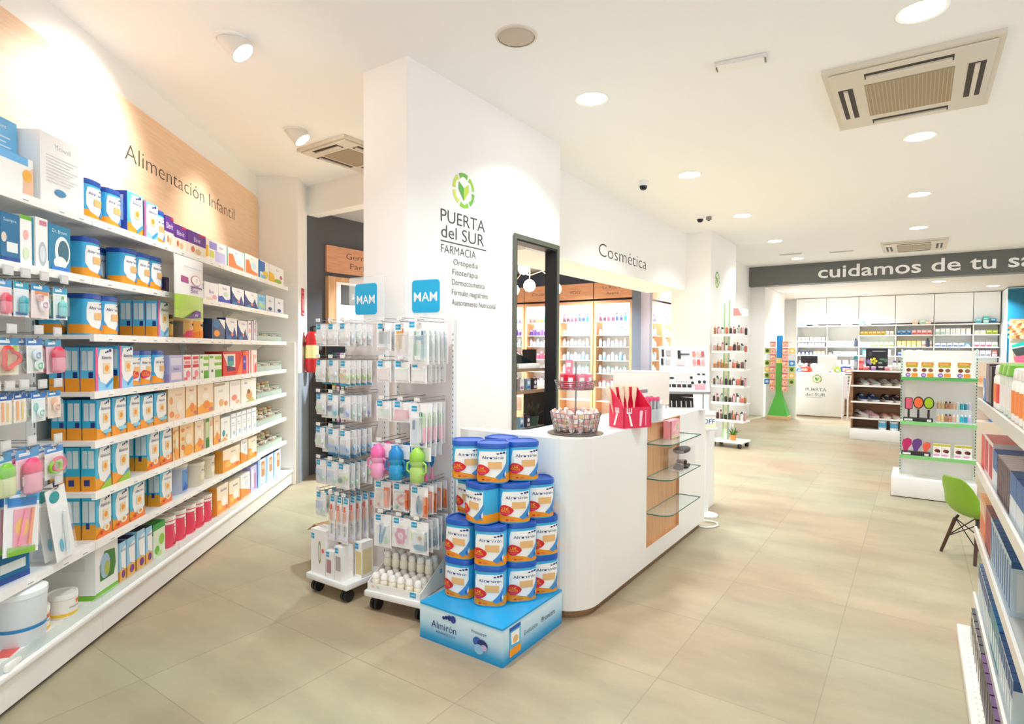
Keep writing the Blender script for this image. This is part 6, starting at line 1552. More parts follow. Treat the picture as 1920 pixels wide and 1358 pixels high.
PRP = gbox_proto('purple_box', .08, .10, .165, '#33182e', near=[('r', .2, .1, .9, .5, '#5a2a56'), ('r', .1, .6, .9, .8, '#7a3a74')], front=[('r', .1, .1, .5, .9, '#1e1218')], top='#5f3f6a')
k = 0
for n, P, w, desc in ((6, DRK, .075, 'white box with dark spine'), (7, PRP, .08, 'dark purple box')):
    for i in range(n):
        P.put((.243 + .05, 3.62 - .09 * k, .0625), RG, '%s, %s from the aisle end on the gondola base' % (desc, ORD[k]), 'carton', 'boxes on the gondola base')
        k += 1
gbox_proto('tall_red_box', .22, .12, .28, '#a8242a', near=[('r', 0, 0, .3, 1, '#c03a38'), ('r', .34, 0, .42, 1, '#e8a890')], front=[('r', .1, .1, .9, .9, '#b82c30')]).put((.50, 3.45, GZ[1] + .0005), RG, 'tall red box behind the red framed box on the gondola', 'carton')

# ------------------------------------------------------------------ green child chair and white child table
ch = thing('child_chair', 'small green shell chair with walnut legs and black wire braces', 'chair', (.38, 5.37, 0), radians(-52))
# local: the sitter looks along +y
prof = [(.165, .318), (.150, .326), (.10, .318), (.03, .302), (-.05, .298), (-.105, .315), (-.140, .365), (-.160, .43), (-.178, .50), (-.192, .56), (-.200, .598)]
wid = [.10, .135, .158, .168, .168, .165, .162, .158, .148, .125, .075]
lift = [.0, .008, .018, .03, .042, .055, .055, .045, .032, .02, .0]
sh = MB()
vs, fs = [], []
NU = 14
for (y, z), w, l in zip(prof, wid, lift):
    for i in range(NU + 1):
        u = -1 + 2 * i / NU
        back = max(0.0, min(1.0, (z - .32) / .12))
        e = abs(u) ** 2.4
        vs.append((w * u, y + l * e * back * 1.1, z + l * e * (1 - back)))
for j in range(len(prof) - 1):
    for i in range(NU):
        a = j * (NU + 1) + i
        fs.append([a, a + 1, a + NU + 2, a + NU + 1])
sh.add(vs, fs, M('#86b62e', .38), True)
so = sh.build('seat_shell', ch)
md = so.modifiers.new('thickness', 'SOLIDIFY'); md.thickness = .009; md.offset = 0
md = so.modifiers.new('smooth', 'SUBSURF'); md.levels = 1; md.render_levels = 1
for sx, yt, yb in ((-1, .085, .15), (1, .085, .15), (-1, -.085, -.145), (1, -.085, -.145)):
    MB().tube([(sx * .095, yt, .268), (sx * .15, yb, .003)], [.0135, .0105], DARKWOOD, 12).build('leg', ch)
    
wb = MB()
for sx in (-1, 1):
    wb.tube([(sx * .095, .085, .268), (sx * .13, -.125, .12)], .004, BLACK, 6).tube([(sx * .095, -.085, .268), (sx * .13, .125, .12)], .004, BLACK, 6)
for sy in (-1, 1):
    wb.tube([(-.095, sy * .085, .268), (.13, sy * .125, .12)], .004, BLACK, 6).tube([(.095, sy * .085, .268), (-.13, sy * .125, .12)], .004, BLACK, 6)
wb.build('wire_braces', ch)
for sx in (-1, 1):
    for sy in (-1, 1):
        MB().tube([(sx * .095, sy * .085, .262), (sx * .085, sy * .07, .293)], .010, BLACK, 8).build('mount', ch)
tb = thing('child_table', 'low white child table behind the green chair', 'table', (.93, 5.80, 0))
MB().prism(rounded_rect(-.36, -.36, .36, .36, .05), .485, .51, WHITE, smooth=True).build('top', tb)
for sx in (-1, 1):
    for sy in (-1, 1):
        MB().tube([(sx * .30, sy * .30, .486), (sx * .32, sy * .32, .002)], [.02, .014], WHITE, 12).build('leg', tb)
Proto('toy_cup', [('cup_body', MB().lathe([(.025, 0), (.034, .08), (.031, .08), (.023, .006), (0, .006)], M('#35b83c', .35), 18), None), ('handle', MB().tube([(.030, 0, .06), (.055, 0, .055), (.052, 0, .03), (.027, 0, .025)], .005, M('#8fd85a', .35), 8), None)]).put((.64, 5.55, .5105), .4, 'bright green toy cup on the low white table', 'cup')

# ------------------------------------------------------------------ white and green display gondola in the aisle
GRN, GRND = M('#86cc7c', .35), M('#56ac58', .35)
gd = thing('display_gondola', 'white display gondola with green shelf edges in the middle of the aisle', 'display shelving', (0, 0, 0))
MB().box((-.197, 7.17, 0.008), (.50, 7.80, .20), WHITE, bev=.004).build('base', gd)
MB().box((-.19, 7.18, 0), (.49, 7.79, .008), M('#3a3835', .7)).build('toe_kick', gd)
MB().box((-.125, 7.46, .20), (.485, 7.49, 1.505), M('#e9e7e2', .5)).build('back_panel', gd)
m = MB()
for x in (-.135, .49):
    m = MB().box((x, 7.44, .2), (x + .014, 7.47, 1.52), M('#cfe2d4', .3))
    for i in range(40):
        m.box((x + .003, 7.4388, .24 + .03 * i), (x + .011, 7.4402, .255 + .03 * i), M('#55645c', .6))
    m.build('upright', gd)
for z, mat in ((1.234, GRND), (.78, GRN), (.432, GRN)):
    s_ = MB().box((-.128, 7.205, z - .010), (.492, 7.46, z), M('#eef2ec', .3)).build('shelf', gd)
    MB().box((-.128, 7.195, z - .032), (.492, 7.205, z + .003), mat).build('shelf_edge', s_)
    MB().add([(-.128, 7.21, z - .01), (-.128, 7.45, z - .01), (-.128, 7.45, z - .07), (-.122, 7.21, z - .01), (-.122, 7.45, z - .01), (-.122, 7.45, z - .07)], [[0, 1, 2], [5, 4, 3], [0, 3, 4, 1], [1, 4, 5, 2], [2, 5, 3, 0]], M('#3f4a44', .5)).build('bracket', s_)
TRT = gbox_proto('treatment_box', .112, .06, .155, '#f7f4ea', front=[('r', .04, .76, .96, .98, '#e0922e'), ('r', .06, .64, .94, .80, '#b8ac34'), ('t', 'Karité', .5, .87, .12, '#f6e2b0', .7), ('e', .26, .46, .18, .12, '#7a3420'), ('e', .74, .46, .18, .12, '#96603c'), ('e', .22, .14, .2, .14, '#9a62b4'), ('r', .48, .02, .96, .26, '#f0922c'), ('r', .14, .1, .32, .18, '#e2c8ea')])
for k, x in enumerate((-.04, .09, .228, .383)):
    TRT.put((x, 7.26, 1.2345), 0, 'white box with two brown discs and orange band, %s from the shoe bookcase side' % ORD[k], 'carton', 'boxes on the top green shelf')
def brush_stand(x0, x1, z, y, kind, label):
    t = thing('brush_stand', label, 'display stand', ((x0 + x1) / 2, y, z))
    w = (x1 - x0) / 2
    MB().box((-w, -.045, 0), (w, .045, .035), M('#221d1e', .4), bev=.004).box((-w + .01, -.0465, .006), (-w + .08, -.045, .026), M('#e9e4e0', .4)).box((w - .05, -.0465, .006), (w - .015, -.045, .028), M('#e9dcd8', .4)).build('stand_base', t)
    return t
brush_stand(-.105, .145, .7805, 7.27, 0, 'black brush stand on the middle green shelf')
def hairbrush(x, z, y, col, round_, lab, rimc):
    t = thing('hairbrush', lab, 'hairbrush', (x, y, z), 0, 'hairbrushes on the black stand')
    MB().lathe([(.009, 0), (.011, .03), (.009, .075), (.012, .085)], M('#2a2224', .4), 12).build('handle', t)
    if round_:
        ot = [(.046 * cos(a), .155 + .062 * sin(a)) for a in [2 * pi * k / 28 for k in range(28)]]
        it_ = [(.036 * cos(a), .155 + .051 * sin(a)) for a in [2 * pi * k / 28 for k in range(28)]]
    else:
        ot = rounded_rect(-.034, .085, .034, .205, .014); it_ = rounded_rect(-.026, .093, .026, .197, .012)
    slab(MB(), ot, -.008, .010, M(rimc, .4)).build('paddle', t)
    p = slab(MB(), it_, -.014, -.0081, M(col, .5))
    for i in range(5):
        for j in range(5):
            a, b = (-.022 + .011 * i), (.12 + .017 * j)
            p.tube([(a, -.0141, b), (a, -.024, b)], .0016, M(col, .5), 4)
    p.build('cushion', t)
for x, c, r_, l, rc in ((-.06, '#e0607a', False, 'pink square hairbrush standing on the black stand', '#6a2a38'), (.022, '#f2703a', True, 'orange round hairbrush standing on the black stand', '#3a2420'), (.108, '#a6c41f', True, 'lime green round hairbrush standing on the black stand', '#2a2c1c')):
    hairbrush(x, .8159, 7.27, c, r_, l, rc)
BS = {}
def sb(name, c, cap, h=.075):
    key = (c, cap)
    if key not in BS:
        BS[key] = bottle_proto('polish_bottle', .0135, h, c, cap, neck=.55, n=12)
    return BS[key]
st = thing('bottle_riser', 'clear two-step riser under the small bottles', 'riser', (.315, 7.34, .7805))
MB().box((-.14, -.02, 0), (.14, .02, .135), CLEARW).box((-.14, -.10, 0), (.14, -.02, .012), CLEARW).build('riser_body', st)
for rr, (z, y) in enumerate(((.9160, 7.34), (.7930, 7.28))):
    for k, (c, cp, nm) in enumerate((('#e0b48a', '#e9c9a0', 'peach'), ('#e2c878', '#f0e0b0', 'straw'), ('#b07a5a', '#3a201a', 'brown capped'), ('#c08a6a', '#3a201a', 'tan brown capped'), ('#dcb09a', '#e9d0c4', 'rose'), ('#d8ded0', '#e9eee6', 'pale green'), ('#1fb2c8', '#e6f0f2', 'turquoise'), ('#1f9cbc', '#e2ecf0', 'deep turquoise'), ('#c4c0e2', '#eceaf4', 'lilac'))):
        sb('', c, cp).put((.19 + .031 * k, y, z), 0, 'little %s polish bottle on the %s step' % (nm, ('upper', 'lower')[rr]), 'bottle', 'little bottles on the middle green shelf')
t = brush_stand(-.115, .130, .4325, 7.27, 1, 'black stand of detangling brushes on the lowest green shelf')
for x, c, l, sc in ((-.065, '#c4246a', 'magenta curved detangling brush', 1.0), (.02, '#6a3f8a', 'purple curved detangling brush', 1.0), (.10, '#f0644a', 'coral curved detangling brush', .78)):
    mb = MB()
    pts = [(-.030, 0), (.0, -.004), (.012, .03), (.040, .075), (.036, .115), (.004, .13), (-.036, .11), (-.046, .07), (-.036, .03)]
    slab(mb, [(a * sc, b * sc) for a, b in reversed(pts)][::-1], -.014, .014, M(c, .4))
    o = mb.build('detangling_brush', None, (x, 7.27, .4725))
    tag(o, l + ' standing on the black stand', 'hairbrush', 'detangling brushes on the lowest green shelf')
    bm_ = MB()
    for i in range(4):
        for j in range(4):
            bm_.tube([((-.026 + .015 * i) * sc, -.0141, (.04 + .02 * j) * sc), ((-.026 + .015 * i) * sc, -.021, (.04 + .02 * j) * sc)], .002, M(c, .45), 4)
    bm_.build('bristles', o)
SOLE = gbox_proto('cherry_box', .068, .06, .135, '#f6f1ea', front=[('r', .0, .84, 1, 1, '#c4bf3a'), ('e', .5, .5, .36, .13, '#7a2f24'), ('e', .65, .46, .18, .1, '#4a2018'), ('e', .4, .18, .4, .08, '#e6a0d0'), ('r', .1, .66, .5, .74, '#e9d8d8')])
for k, x in enumerate((.185, .255, .355, .425)):
    SOLE.put((x, 7.26, .4325), 0, 'white box with cherry picture on the lowest green shelf, %s from the brush stand' % ORD[k], 'carton', 'cherry boxes on the lowest green shelf')

# ------------------------------------------------------------------ shoe bookcase
bk = thing('shoe_bookcase', 'brown oak bookcase with white shelf edges full of shoes', 'bookcase', (0, 0, 0))
MB().box((-.915, 11.40, 0), (.30, 11.85, .183), WHITE, bev=.004).build('plinth', bk)
MB().box((-.90, 11.80, .183), (.30, 11.83, 1.165), WALN).build('back_panel', bk)
MB().box((-.905, 11.42, .183), (-.88, 11.80, 1.145), WALN).build('side_panel', bk)
MB().box((.275, 11.42, .183), (.30, 11.80, 1.145), WALN).build('side_panel', bk)
for z in (1.170, .918, .647, .374):
    s_ = MB().box((-.878 if z < 1.1 else -.905, 11.42, z - .024), (.273 if z < 1.1 else .30, 11.80, z), WALN).build('shelf', bk)
    MB().box((-.91, 11.405, z - .026), (.30, 11.419, z + .003), WHITE).build('shelf_edge', s_)
def shoe_proto(up, acc, sole, low=False):
    """sneaker, toe towards local +x, about 27 cm"""
    st_ = [(-.13, .034, .075), (-.10, .040, .098), (-.05, .041, .092), (-.01, .042, .078), (.04, .046, .060), (.09, .047, .046), (.125, .034, .036), (.138, .012, .026)]
    if low:
        st_ = [(x, w, z * .55) for x, w, z in st_]
    mb = MB(); vs = []; n = 12
    for x, w, z in st_:
        for k in range(n):
            a = 2 * pi * k / n
            vs.append((x, w * cos(a), .022 + max(0, z - .022) * (.5 + .5 * sin(a))))
    fs = [[i * n + k, (i + 1) * n + k, (i + 1) * n + (k + 1) % n, i * n + (k + 1) % n] for i in range(len(st_) - 1) for k in range(n)]
    mb.add(vs, fs, M(up, .6), True)
    mb.add(vs[:n], [list(range(n))], M(up, .6)); mb.add(vs[-n:], [list(range(n - 1, -1, -1))], M(up, .6))
    so_ = MB()
    ol = [(-.14, -.02), (-.135, -.036), (-.05, -.042), (.06, -.050), (.115, -.044), (.145, -.015), (.145, .015), (.115, .044), (.06, .050), (-.05, .042), (-.135, .036), (-.14, .02)]
    so_.prism(ol, 0, .024, M(sole, .5), smooth=True)
    tr = MB()
    for i in range(4):
        x = -.01 + .022 * i; z = .080 - .012 * i
        if low: z *= .6
        tr.tube([(x, -.028, z - .012), (x, 0, z + .003), (x, .028, z - .012)], .0045, M(acc, .5), 6)
    for s in (-1, 1):
        tr.add([(-.10, s * .0415, .05), (-.02, s * .0435, .034), (.05, s * .047, .032), (-.02, s * .0425, .055)], [[0, 1, 2, 3]], M(acc, .5))
    return Proto('shoe', [('upper', mb, None), ('sole', so_, None), ('laces', tr, None)])
SHO = [shoe_proto('#b9c9c8', '#d8506a', '#eeeae6'), shoe_proto('#a8a894', '#e9e2d8', '#d9d4c8'), shoe_proto('#243f76', '#cfd8e6', '#dfe3ea'), shoe_proto('#2b2a33', '#f0e4da', '#f4efe8'), shoe_proto('#e6e2e0', '#2f4a4a', '#eeeae6'), shoe_proto('#e0a8b8', '#f4eef0', '#f2ecea'), shoe_proto('#f0e2d6', '#e8906a', '#f0e6dc', True)]
for (i, x, z, rz, l) in ((0, -.745, .918, 12, 'grey green sneaker with pink laces, outer of the pair on the upper shoe shelf'), (0, -.60, .918, 20, 'grey green sneaker with pink laces, inner of the pair on the upper shoe shelf'), (1, -.43, .918, 14, 'olive grey sneaker, nearer the pink laced pair'), (1, -.275, .918, 10, 'olive grey sneaker, nearer the white gondola'),
                         (2, -.76, .647, 8, 'navy trainer with pale stripes, outer of the pair'), (2, -.60, .647, 14, 'navy trainer with pale stripes, inner of the pair'), (3, -.40, .647, 10, 'black and cream strappy shoe, nearer the navy pair'), (3, -.26, .647, 12, 'black and cream strappy shoe, nearer the white gondola'),
                         (4, -.77, .374, 24, 'white shoe with dark green pattern on the lower shoe shelf'), (5, -.62, .374, 26, 'pink and white patterned shoe on the lower shoe shelf'), (6, -.42, .374, 6, 'low cream sandal with coral strap, beside the pink shoe'), (6, -.28, .374, 10, 'low cream sandal with coral strap, nearer the white gondola')):
    SHO[i].put((x, 11.615, z + .0005), radians(rz - 75), l, 'shoe', 'shoes on the oak bookcase', scale=(1.15, 1.15, 1.25))
PAIL = Proto('white_tub', [('tub_body', MB().lathe([(.056, 0), (.064, .15)], M('#f4f6f6', .35), 22).lathe([(.0595, .04), (.0632, .12)], M('#5fb0dc', .35), 22, cap=False), None), ('lid', MB().lathe([(.067, .15), (.067, .165), (0, .168)], M('#49a6d8', .35), 22), None), ('bail', MB().tube([(-.064, 0, .145), (-.05, -.045, .12), (0, -.064, .105), (.05, -.045, .12), (.064, 0, .145)], .002, STEEL, 5), None)])
for k, x in enumerate((-.452, -.29)):
    PAIL.put((x, 11.50, .1835), 0, 'white tub with sky blue band at the bookcase bottom, %s' % ('nearer the open side' if k == 0 else 'nearer the gondola'), 'tub', 'white tubs in the oak bookcase')
PICT = gbox_proto('floral_showcard', .315, .02, .37, '#26242a', front=[('e', .35, .42, .10, .09, '#d8cf3a'), ('e', .35, .42, .05, .05, '#8a8a2a')] + [('e', .35 + .13 * cos(radians(a)), .42 + .11 * sin(radians(a)), .06, .055, '#e0d840') for a in range(0, 360, 72)] + [('e', .12, .4, .09, .1, '#8a7ab8'), ('e', .22, .3, .06, .06, '#a294cc'), ('e', .75, .5, .14, .05, '#5f7f6a'), ('e', .66, .34, .1, .04, '#8fae8a'), ('e', .9, .45, .08, .09, '#4f6a58'), ('r', .3, .84, .9, .89, '#8d8a92'), ('e', .2, .75, .08, .1, '#4a4852')])
PICT.put((-.555, 11.60, 1.1705), 0, 'black showcard with yellow flower on the bookcase top', 'showcard')
PNK = bottle_proto('shower_gel_bottle', .038, .20, '#f0405f', '#f2b8b0', '#f08a8a', neck=.9)
PNK.put((-.775, 11.52, 1.1705), 0, 'crimson bottle with pale lower half on the bookcase top', 'bottle')
bottle_proto('shower_gel_bottle', .03, .24, '#8fa0b4', '#1f8f98', '#b9c4d0', neck=.9).put((-.855, 11.55, 1.1705), 0, 'grey blue bottle with teal cap on the bookcase top', 'bottle')
for k, (x, c, nm) in enumerate(((-.69, '#e8606a', 'coral'), (-.595, '#b48ad0', 'violet'), (-.49, '#3a2f3a', 'dark'), (-.40, '#e88a98', 'rose'))):
    Proto('cream_jar', [('jar_body', MB().lathe([(.035, 0), (.04, .008), (.04, .04), (.034, .048)], M(c, .3), 18), None), ('lid', MB().lathe([(.038, .048), (.038, .066), (0, .068)], M('#f0d8d8', .3), 18), None)]).put((x, 11.50, 1.1705), 0, '%s cream jar in front of the black showcard' % nm, 'jar', 'cream jars on the bookcase top')
for k, (x, c, cp, nm) in enumerate(((-.30, '#e9e4e6', '#6a6f9c', 'white and slate'), (-.235, '#dfe9e2', '#3a4a44', 'pale green'), (-.165, '#f0eeea', '#b08a8a', 'white and mauve'))):
    bottle_proto('lotion_bottle', .028, .17, c, cp, neck=.6).put((x, 11.52, 1.1705), 0, '%s lotion bottle on the bookcase top' % nm, 'bottle', 'lotion bottles on the bookcase top')
# ------------------------------------------------------------------ wheeled rack of bottles by the white column
rk = thing('wheeled_rack', 'tall white and green wheeled rack of bottles beside the white column', 'rack', (-2.37, 9.40, 0), radians(-6))
MB().box((-.25, -.20, .075), (.25, .20, .105), METALW, bev=.006).build('base', rk)
for x, y in ((-.2, -.16), (.2, -.16), (-.2, .16), (.2, .16)):
    caster(rk, x, y, .033)
m = MB().box((-.105, -.03, .105), (-.045, .03, 2.27), M('#e9f0e4', .35))
m.box((-.112, -.036, .105), (-.095, -.03, 2.22), M('#9fcf8c', .4)).box((-.045, -.03, .105), (-.035, .03, 2.27), M('#bfe0b4', .4))
m.build('mast', rk)
RZS = [1.73, 1.47, 1.20, .94, .68, .41]
for z in RZS:
    MB().box((-.25, -.15, z - .018), (.25, .15, z), METALW).box((-.25, -.154, z - .02), (.25, -.15, z + .02), WHITE).build('shelf', rk)
bn = MB()
slab(bn, [(.02, 2.02), (.25, 2.02), (.25, 2.12), (.02, 2.17)], -.02, -.012, M('#f4ecea', .4))
slab(bn, [(.03, 2.03), (.16, 2.03), (.10, 2.14), (.03, 2.145)], -.0225, -.0201, M('#e8908c', .4))
bn.build('banner', rk)
RC = [('#b0764a', '#e6c9a0', 'amber'), ('#6a5a50', '#d8d0c8', 'brown'), ('#e9e2de', '#3a3436', 'white'), ('#c9a0a0', '#f0e6e6', 'mauve'), ('#3a3438', '#c9b8a8', 'black'), ('#e2b0b8', '#c0506a', 'pink'), ('#a8b0a8', '#5f6a60', 'grey'), ('#d86a5a', '#f2e0da', 'coral')]
RB = [bottle_proto('toiletry_bottle', .020, .15, c, cp, neck=.6, n=10) for c, cp, _ in RC]
cR, sR = cos(radians(-6)), sin(radians(-6))
for ri, z in enumerate(RZS):
    for j in range(2):
        for k in range(8):
            x = -.22 + .062 * k
            if -.125 < x < -.02 and j == 1:
                continue
            y = -.115 + .13 * j
            q = (ri * 3 + k * 5 + j) % 8
            if ri >= 3 and k in (3, 4): q = 4
            if ri == 2 and k < 4: q = 0
            RB[q].put((-2.37 + cR * x - sR * y, 9.40 + sR * x + cR * y, z + .0005), 0, '%s bottle, %s in the %s row, %s shelf of the wheeled rack' % (RC[q][2], ORD[k], ('front', 'rear')[j], ORD[ri]), 'bottle', 'bottles on the wheeled rack', scale=(1, 1, 1 - .12 * ((k + ri) % 3)))
pot_plant((-2.31, 9.33, .1055), 'green leafed plant in an orange pot on the wheeled rack base', 46, .16, '#5faf3a', '#d8924a', .05)

# ------------------------------------------------------------------ tower of hanging goods by the side wall
tw_ = thing('spinner_tower', 'green and blue spinner tower hung with peach packets', 'display tower', (-2.45, 13.75, 0))
MB().box((-.22, -.2, 0), (.22, .2, .085), M('#d8b888', .6), bev=.004).build('base', tw_)
m = MB().add([(-.20, -.18, .085), (.20, -.18, .085), (.20, .18, .085), (-.20, .18, .085), (-.06, -.06, .55), (.06, -.06, .55), (.06, .06, .55), (-.06, .06, .55)], [[0, 1, 5, 4], [1, 2, 6, 5], [2, 3, 7, 6], [3, 0, 4, 7]], M('#4fae3c', .4))
m.box((-.06, -.06, .55), (.06, .06, 1.22), M('#5fb84a', .4)).build('lower_column', tw_)
MB().box((-.055, -.055, 1.22), (.055, .055, 1.33), M('#f0e08a', .4)).box((-.055, -.055, 1.33), (.055, .055, 1.82), M('#2f93e0', .35)).build('upper_column', tw_)
bp = thing('room_divider', 'white panel standing behind the green and blue spinner tower', 'divider', (-2.47, 14.02, 0))
MB().box((-.31, 0, 0), (.31, .03, 1.48), M('#f3f1ee', .4)).build('board', bp)
PKS = [gbox_proto('hanging_packet', .115, .03, .118, c, front=f) for c, f in (('#f2a890', [('e', .5, .45, .34, .3, '#f6d0c4'), ('e', .5, .4, .16, .15, '#e86a6a'), ('r', 0, .8, 1, 1, '#f08a5a')]), ('#f4b48c', [('e', .4, .5, .3, .25, '#f8e0d0'), ('r', 0, .8, 1, 1, '#e2506a'), ('e', .6, .3, .2, .16, '#f08a70')]), ('#b8d05a', [('e', .5, .5, .3, .3, '#4a5a3a'), ('r', 0, .85, 1, 1, '#8fb83a')]), ('#3f92d0', [('e', .5, .5, .3, .24, '#cfe6f4')]), ('#f2c860', [('e', .5, .5, .3, .3, '#f8f0c0')]))]
PKN = ['peach', 'orange pink', 'lime', 'blue', 'yellow']
k = 0
for ri in range(8):
    z = .62 + .135 * ri
    for x, y in ((-.122, -.09), (.122, -.09), (-.245, -.02), (.245, -.02)):
        if abs(x) > .2 and ri in (0, 5, 7):
            continue
        q = (ri + (x > 0)) % 2
        if abs(x) > .2: q = (2, 3, 2, 4)[(ri + (x > 0)) % 4]
        PKS[q].put((-2.45 + x, 13.75 + y, z), radians(8 * (1 if x > 0 else -1)), '%s packet on the spinner tower, %s level, %s %s' % (PKN[q], ORD[ri], 'outer' if abs(x) > .2 else 'inner', 'desk side' if x > 0 else 'wall side'), 'packet', 'packets on the spinner tower')
        k += 1
m = MB()
for ri in range(8):
    z = .62 + .135 * ri + .105
    m.tube([(-.235, -.015, z), (.235, -.015, z)], .004, STEEL, 6)
m.build('hanging_rail', tw_)

# ------------------------------------------------------------------ service desk under the beam
dk = thing('service_desk', 'white service desk front with shop logo below the grey beam', 'desk', (0, 14.66, 0))
MB().box((-2.26, 0, .03), (-1.33, .55, 1.005), LACQ, bev=.008).build('body', dk)
MB().box((-2.24, .02, 0), (-1.35, .53, .03), M('#a48b6a', .5)).build('toe_kick', dk)
lm = MB(); logo(lm, -1.83, .86, .095, -.003, ('#a8b83c', '#c9cf6a', '#8a9a34', '#d8d88a')); lm.build('logo', dk)
lettering('PUERTA', -.004, .075, -2.06, .585, -.002, M('#6a6864', .5), dk, wfit=.42)
lettering('del SUR', -.004, .075, -2.06, .47, -.002, M('#6a6864', .5), dk, wfit=.40)
MB().box((-2.06, -.003, .44), (-1.72, -.0005, .446), M('#8a8884', .5)).build('underline', dk)
ck = thing('wood_counter', 'low counter clad in brown wooden slats beside the white desk', 'counter', (0, 15.30, 0))
m = MB()
for i in range(9):
    m.box((-1.60, 0, .02 + .105 * i), (-.05, .03, .02 + .105 * i + .098), WALN if i % 2 else wood_mat('slat_oak', '#9a7450', '#b48d66', 'X', 9))
m.build('slats', ck)
MB().box((-1.60, .03, 0), (-.05, .5, .965), M('#5a4634', .6)).build('carcass', ck)
MB().box((-1.62, -.02, .966), (-.03, .5, .99), WHITE).build('top', ck)
mt = thing('monitor', 'white monitor back standing on the service desk', 'monitor', (-1.66, 14.92, 1.0055))
MB().box((-.19, -.02, .06), (.19, .02, .37), M('#efece6', .4), bev=.008).build('screen_back', mt)
MB().box((-.04, 0, .01), (.04, .03, .08), METALW).build('neck', mt)
MB().box((-.11, -.07, 0), (.11, .08, .01), METALW).build('foot', mt)
mt = thing('monitor', 'black screen on the service desk nearest the spinner tower', 'monitor', (-2.05, 15.02, 1.0055))
MB().box((-.17, -.015, .20), (.17, .015, .37), BLACK, bev=.004).build('screen', mt)
MB().box((-.03, -.01, .01), (.03, .01, .21), M('#6a5a50', .5)).build('neck', mt)
MB().box((-.1, -.06, 0), (.1, .07, .01), M('#6a5a50', .5)).build('foot', mt)
def bag_proto(c1, c2, w=.2, h=.1):
    return Proto('toy_pack', [('pack', MB().lathe([(.0, 0), (w * .45, .01), (w * .5, h * .4), (w * .36, h * .8), (0, h)], M(c1, .45), 14, sy=.6), None), ('tag', MB().box((-w * .2, -w * .32, h * .2), (w * .2, -w * .29, h * .6), M(c2, .4)), None)])
for (x, y, z, c1, c2, w, h, l) in ((-2.10, 14.83, 1.0055, '#e8402c', '#f6c0b0', .30, .14, 'red toy pack on the service desk'), (-2.20, 14.78, 1.0055, '#2f86c4', '#f4f4f4', .16, .1, 'blue toy pack at the wall end of the service desk'), (-1.45, 14.85, 1.0055, '#b8cc3a', '#f0f0f0', .14, .14, 'lime toy pack at the front of the service desk'), (-1.58, 14.74, 1.0055, '#f0d8e0', '#c8c0d0', .12, .06, 'pale pink pack on the service desk front'),
                                   (-1.28, 15.45, .9905, '#e8562c', '#f4d8c8', .22, .10, 'orange pack on the wooden counter'), (-1.36, 15.6, .9905, '#2a3a78', '#d8dcec', .26, .17, 'navy pack at the back of the wooden counter'), (-1.1, 15.55, .9905, '#8fb84a', '#f0f0d8', .16, .09, 'green pack on the wooden counter')):
    bag_proto(c1, c2, w, h).put((x, y, z), 0, l, 'pack', 'packs lying on the back desks')
bk_ = thing('wire_bin', 'white wire bin of flat leaflets beside the service desk', 'bin', (-1.27, 14.62, .0))
m = MB()
for i in range(8):
    v = i / 7
    m.tube([(-.05 - .0 * v, -.12, .45 + .5 * v), (.05 + .05 * v, -.12, .45 + .5 * v), (.05 + .05 * v, .1, .45 + .5 * v), (-.05, .1, .45 + .5 * v)], .004, WHITE, 5, closed=True)
m.tube([(-.05, -.12, 0), (-.05, -.12, .95)], .008, WHITE, 6).tube([(.05, -.12, 0), (.05, -.12, .46), (.10, -.12, .95)], .008, WHITE, 6).tube([(-.05, .1, 0), (-.05, .1, .95)], .008, WHITE, 6).tube([(.05, .1, 0), (.05, .1, .46), (.10, .1, .95)], .008, WHITE, 6)
m.build('wire', bk_)
MB().box((-.04, -.10, .47), (.04, -.09, .93), M('#efe6ea', .4)).box((-.04, -.06, .5), (.05, -.05, .97), M('#dfe6ee', .4)).build('leaflet', bk_)

# ------------------------------------------------------------------ back wall cabinets and shelves
bx = [-2.80, -2.05, -1.29, -.47, .335, 1.11, 1.62]
CABW = M('#f4f4f3', .3)
for i in range(6):
    cab = thing('wall_cabinet', 'white upper cabinet on the back wall, %s from the side wall' % ORD[i], 'cabinet', (0, 18.0, 0), 0, 'white upper cabinets on the back wall')
    MB().box((bx[i] + .004, .022, 2.21), (bx[i + 1] - .004, .60, 2.93), CABW).build('carcass', cab)
    d = MB().box((bx[i] + .006, 0, 2.215), (bx[i + 1] - .006, .021, 2.925), M('#f6f6f5', .22)).build('door', cab)
    MB().box((bx[i] + .02, -.001, 2.215), (bx[i + 1] - .02, .0, 2.222), M('#c4c2be', .4)).build('finger_pull', d)
SHB = {0: (2.17, 1.75, 1.605, 1.37, 1.12), 1: (2.17, 1.605, 1.37, 1.12), 2: (2.17, 1.91, 1.605, 1.37, 1.12), 3: (2.17, 1.91, 1.605, 1.37, 1.12), 4: (2.17, 1.91, 1.605, 1.37, 1.12), 5: (2.17, 1.91, 1.605, 1.37, 1.12)}
BP = {}
def backbox(w, h, c, c2):
    k = (w, h, c, c2)
    if k not in BP:
        BP[k] = gbox_proto('medicine_box', w, .10, h, c, front=[('r', .08, .1, .92, .45, c2), ('r', .15, .62, .75, .74, '#ffffff' if c != '#f6f6f4' else c2)])
    return BP[k]
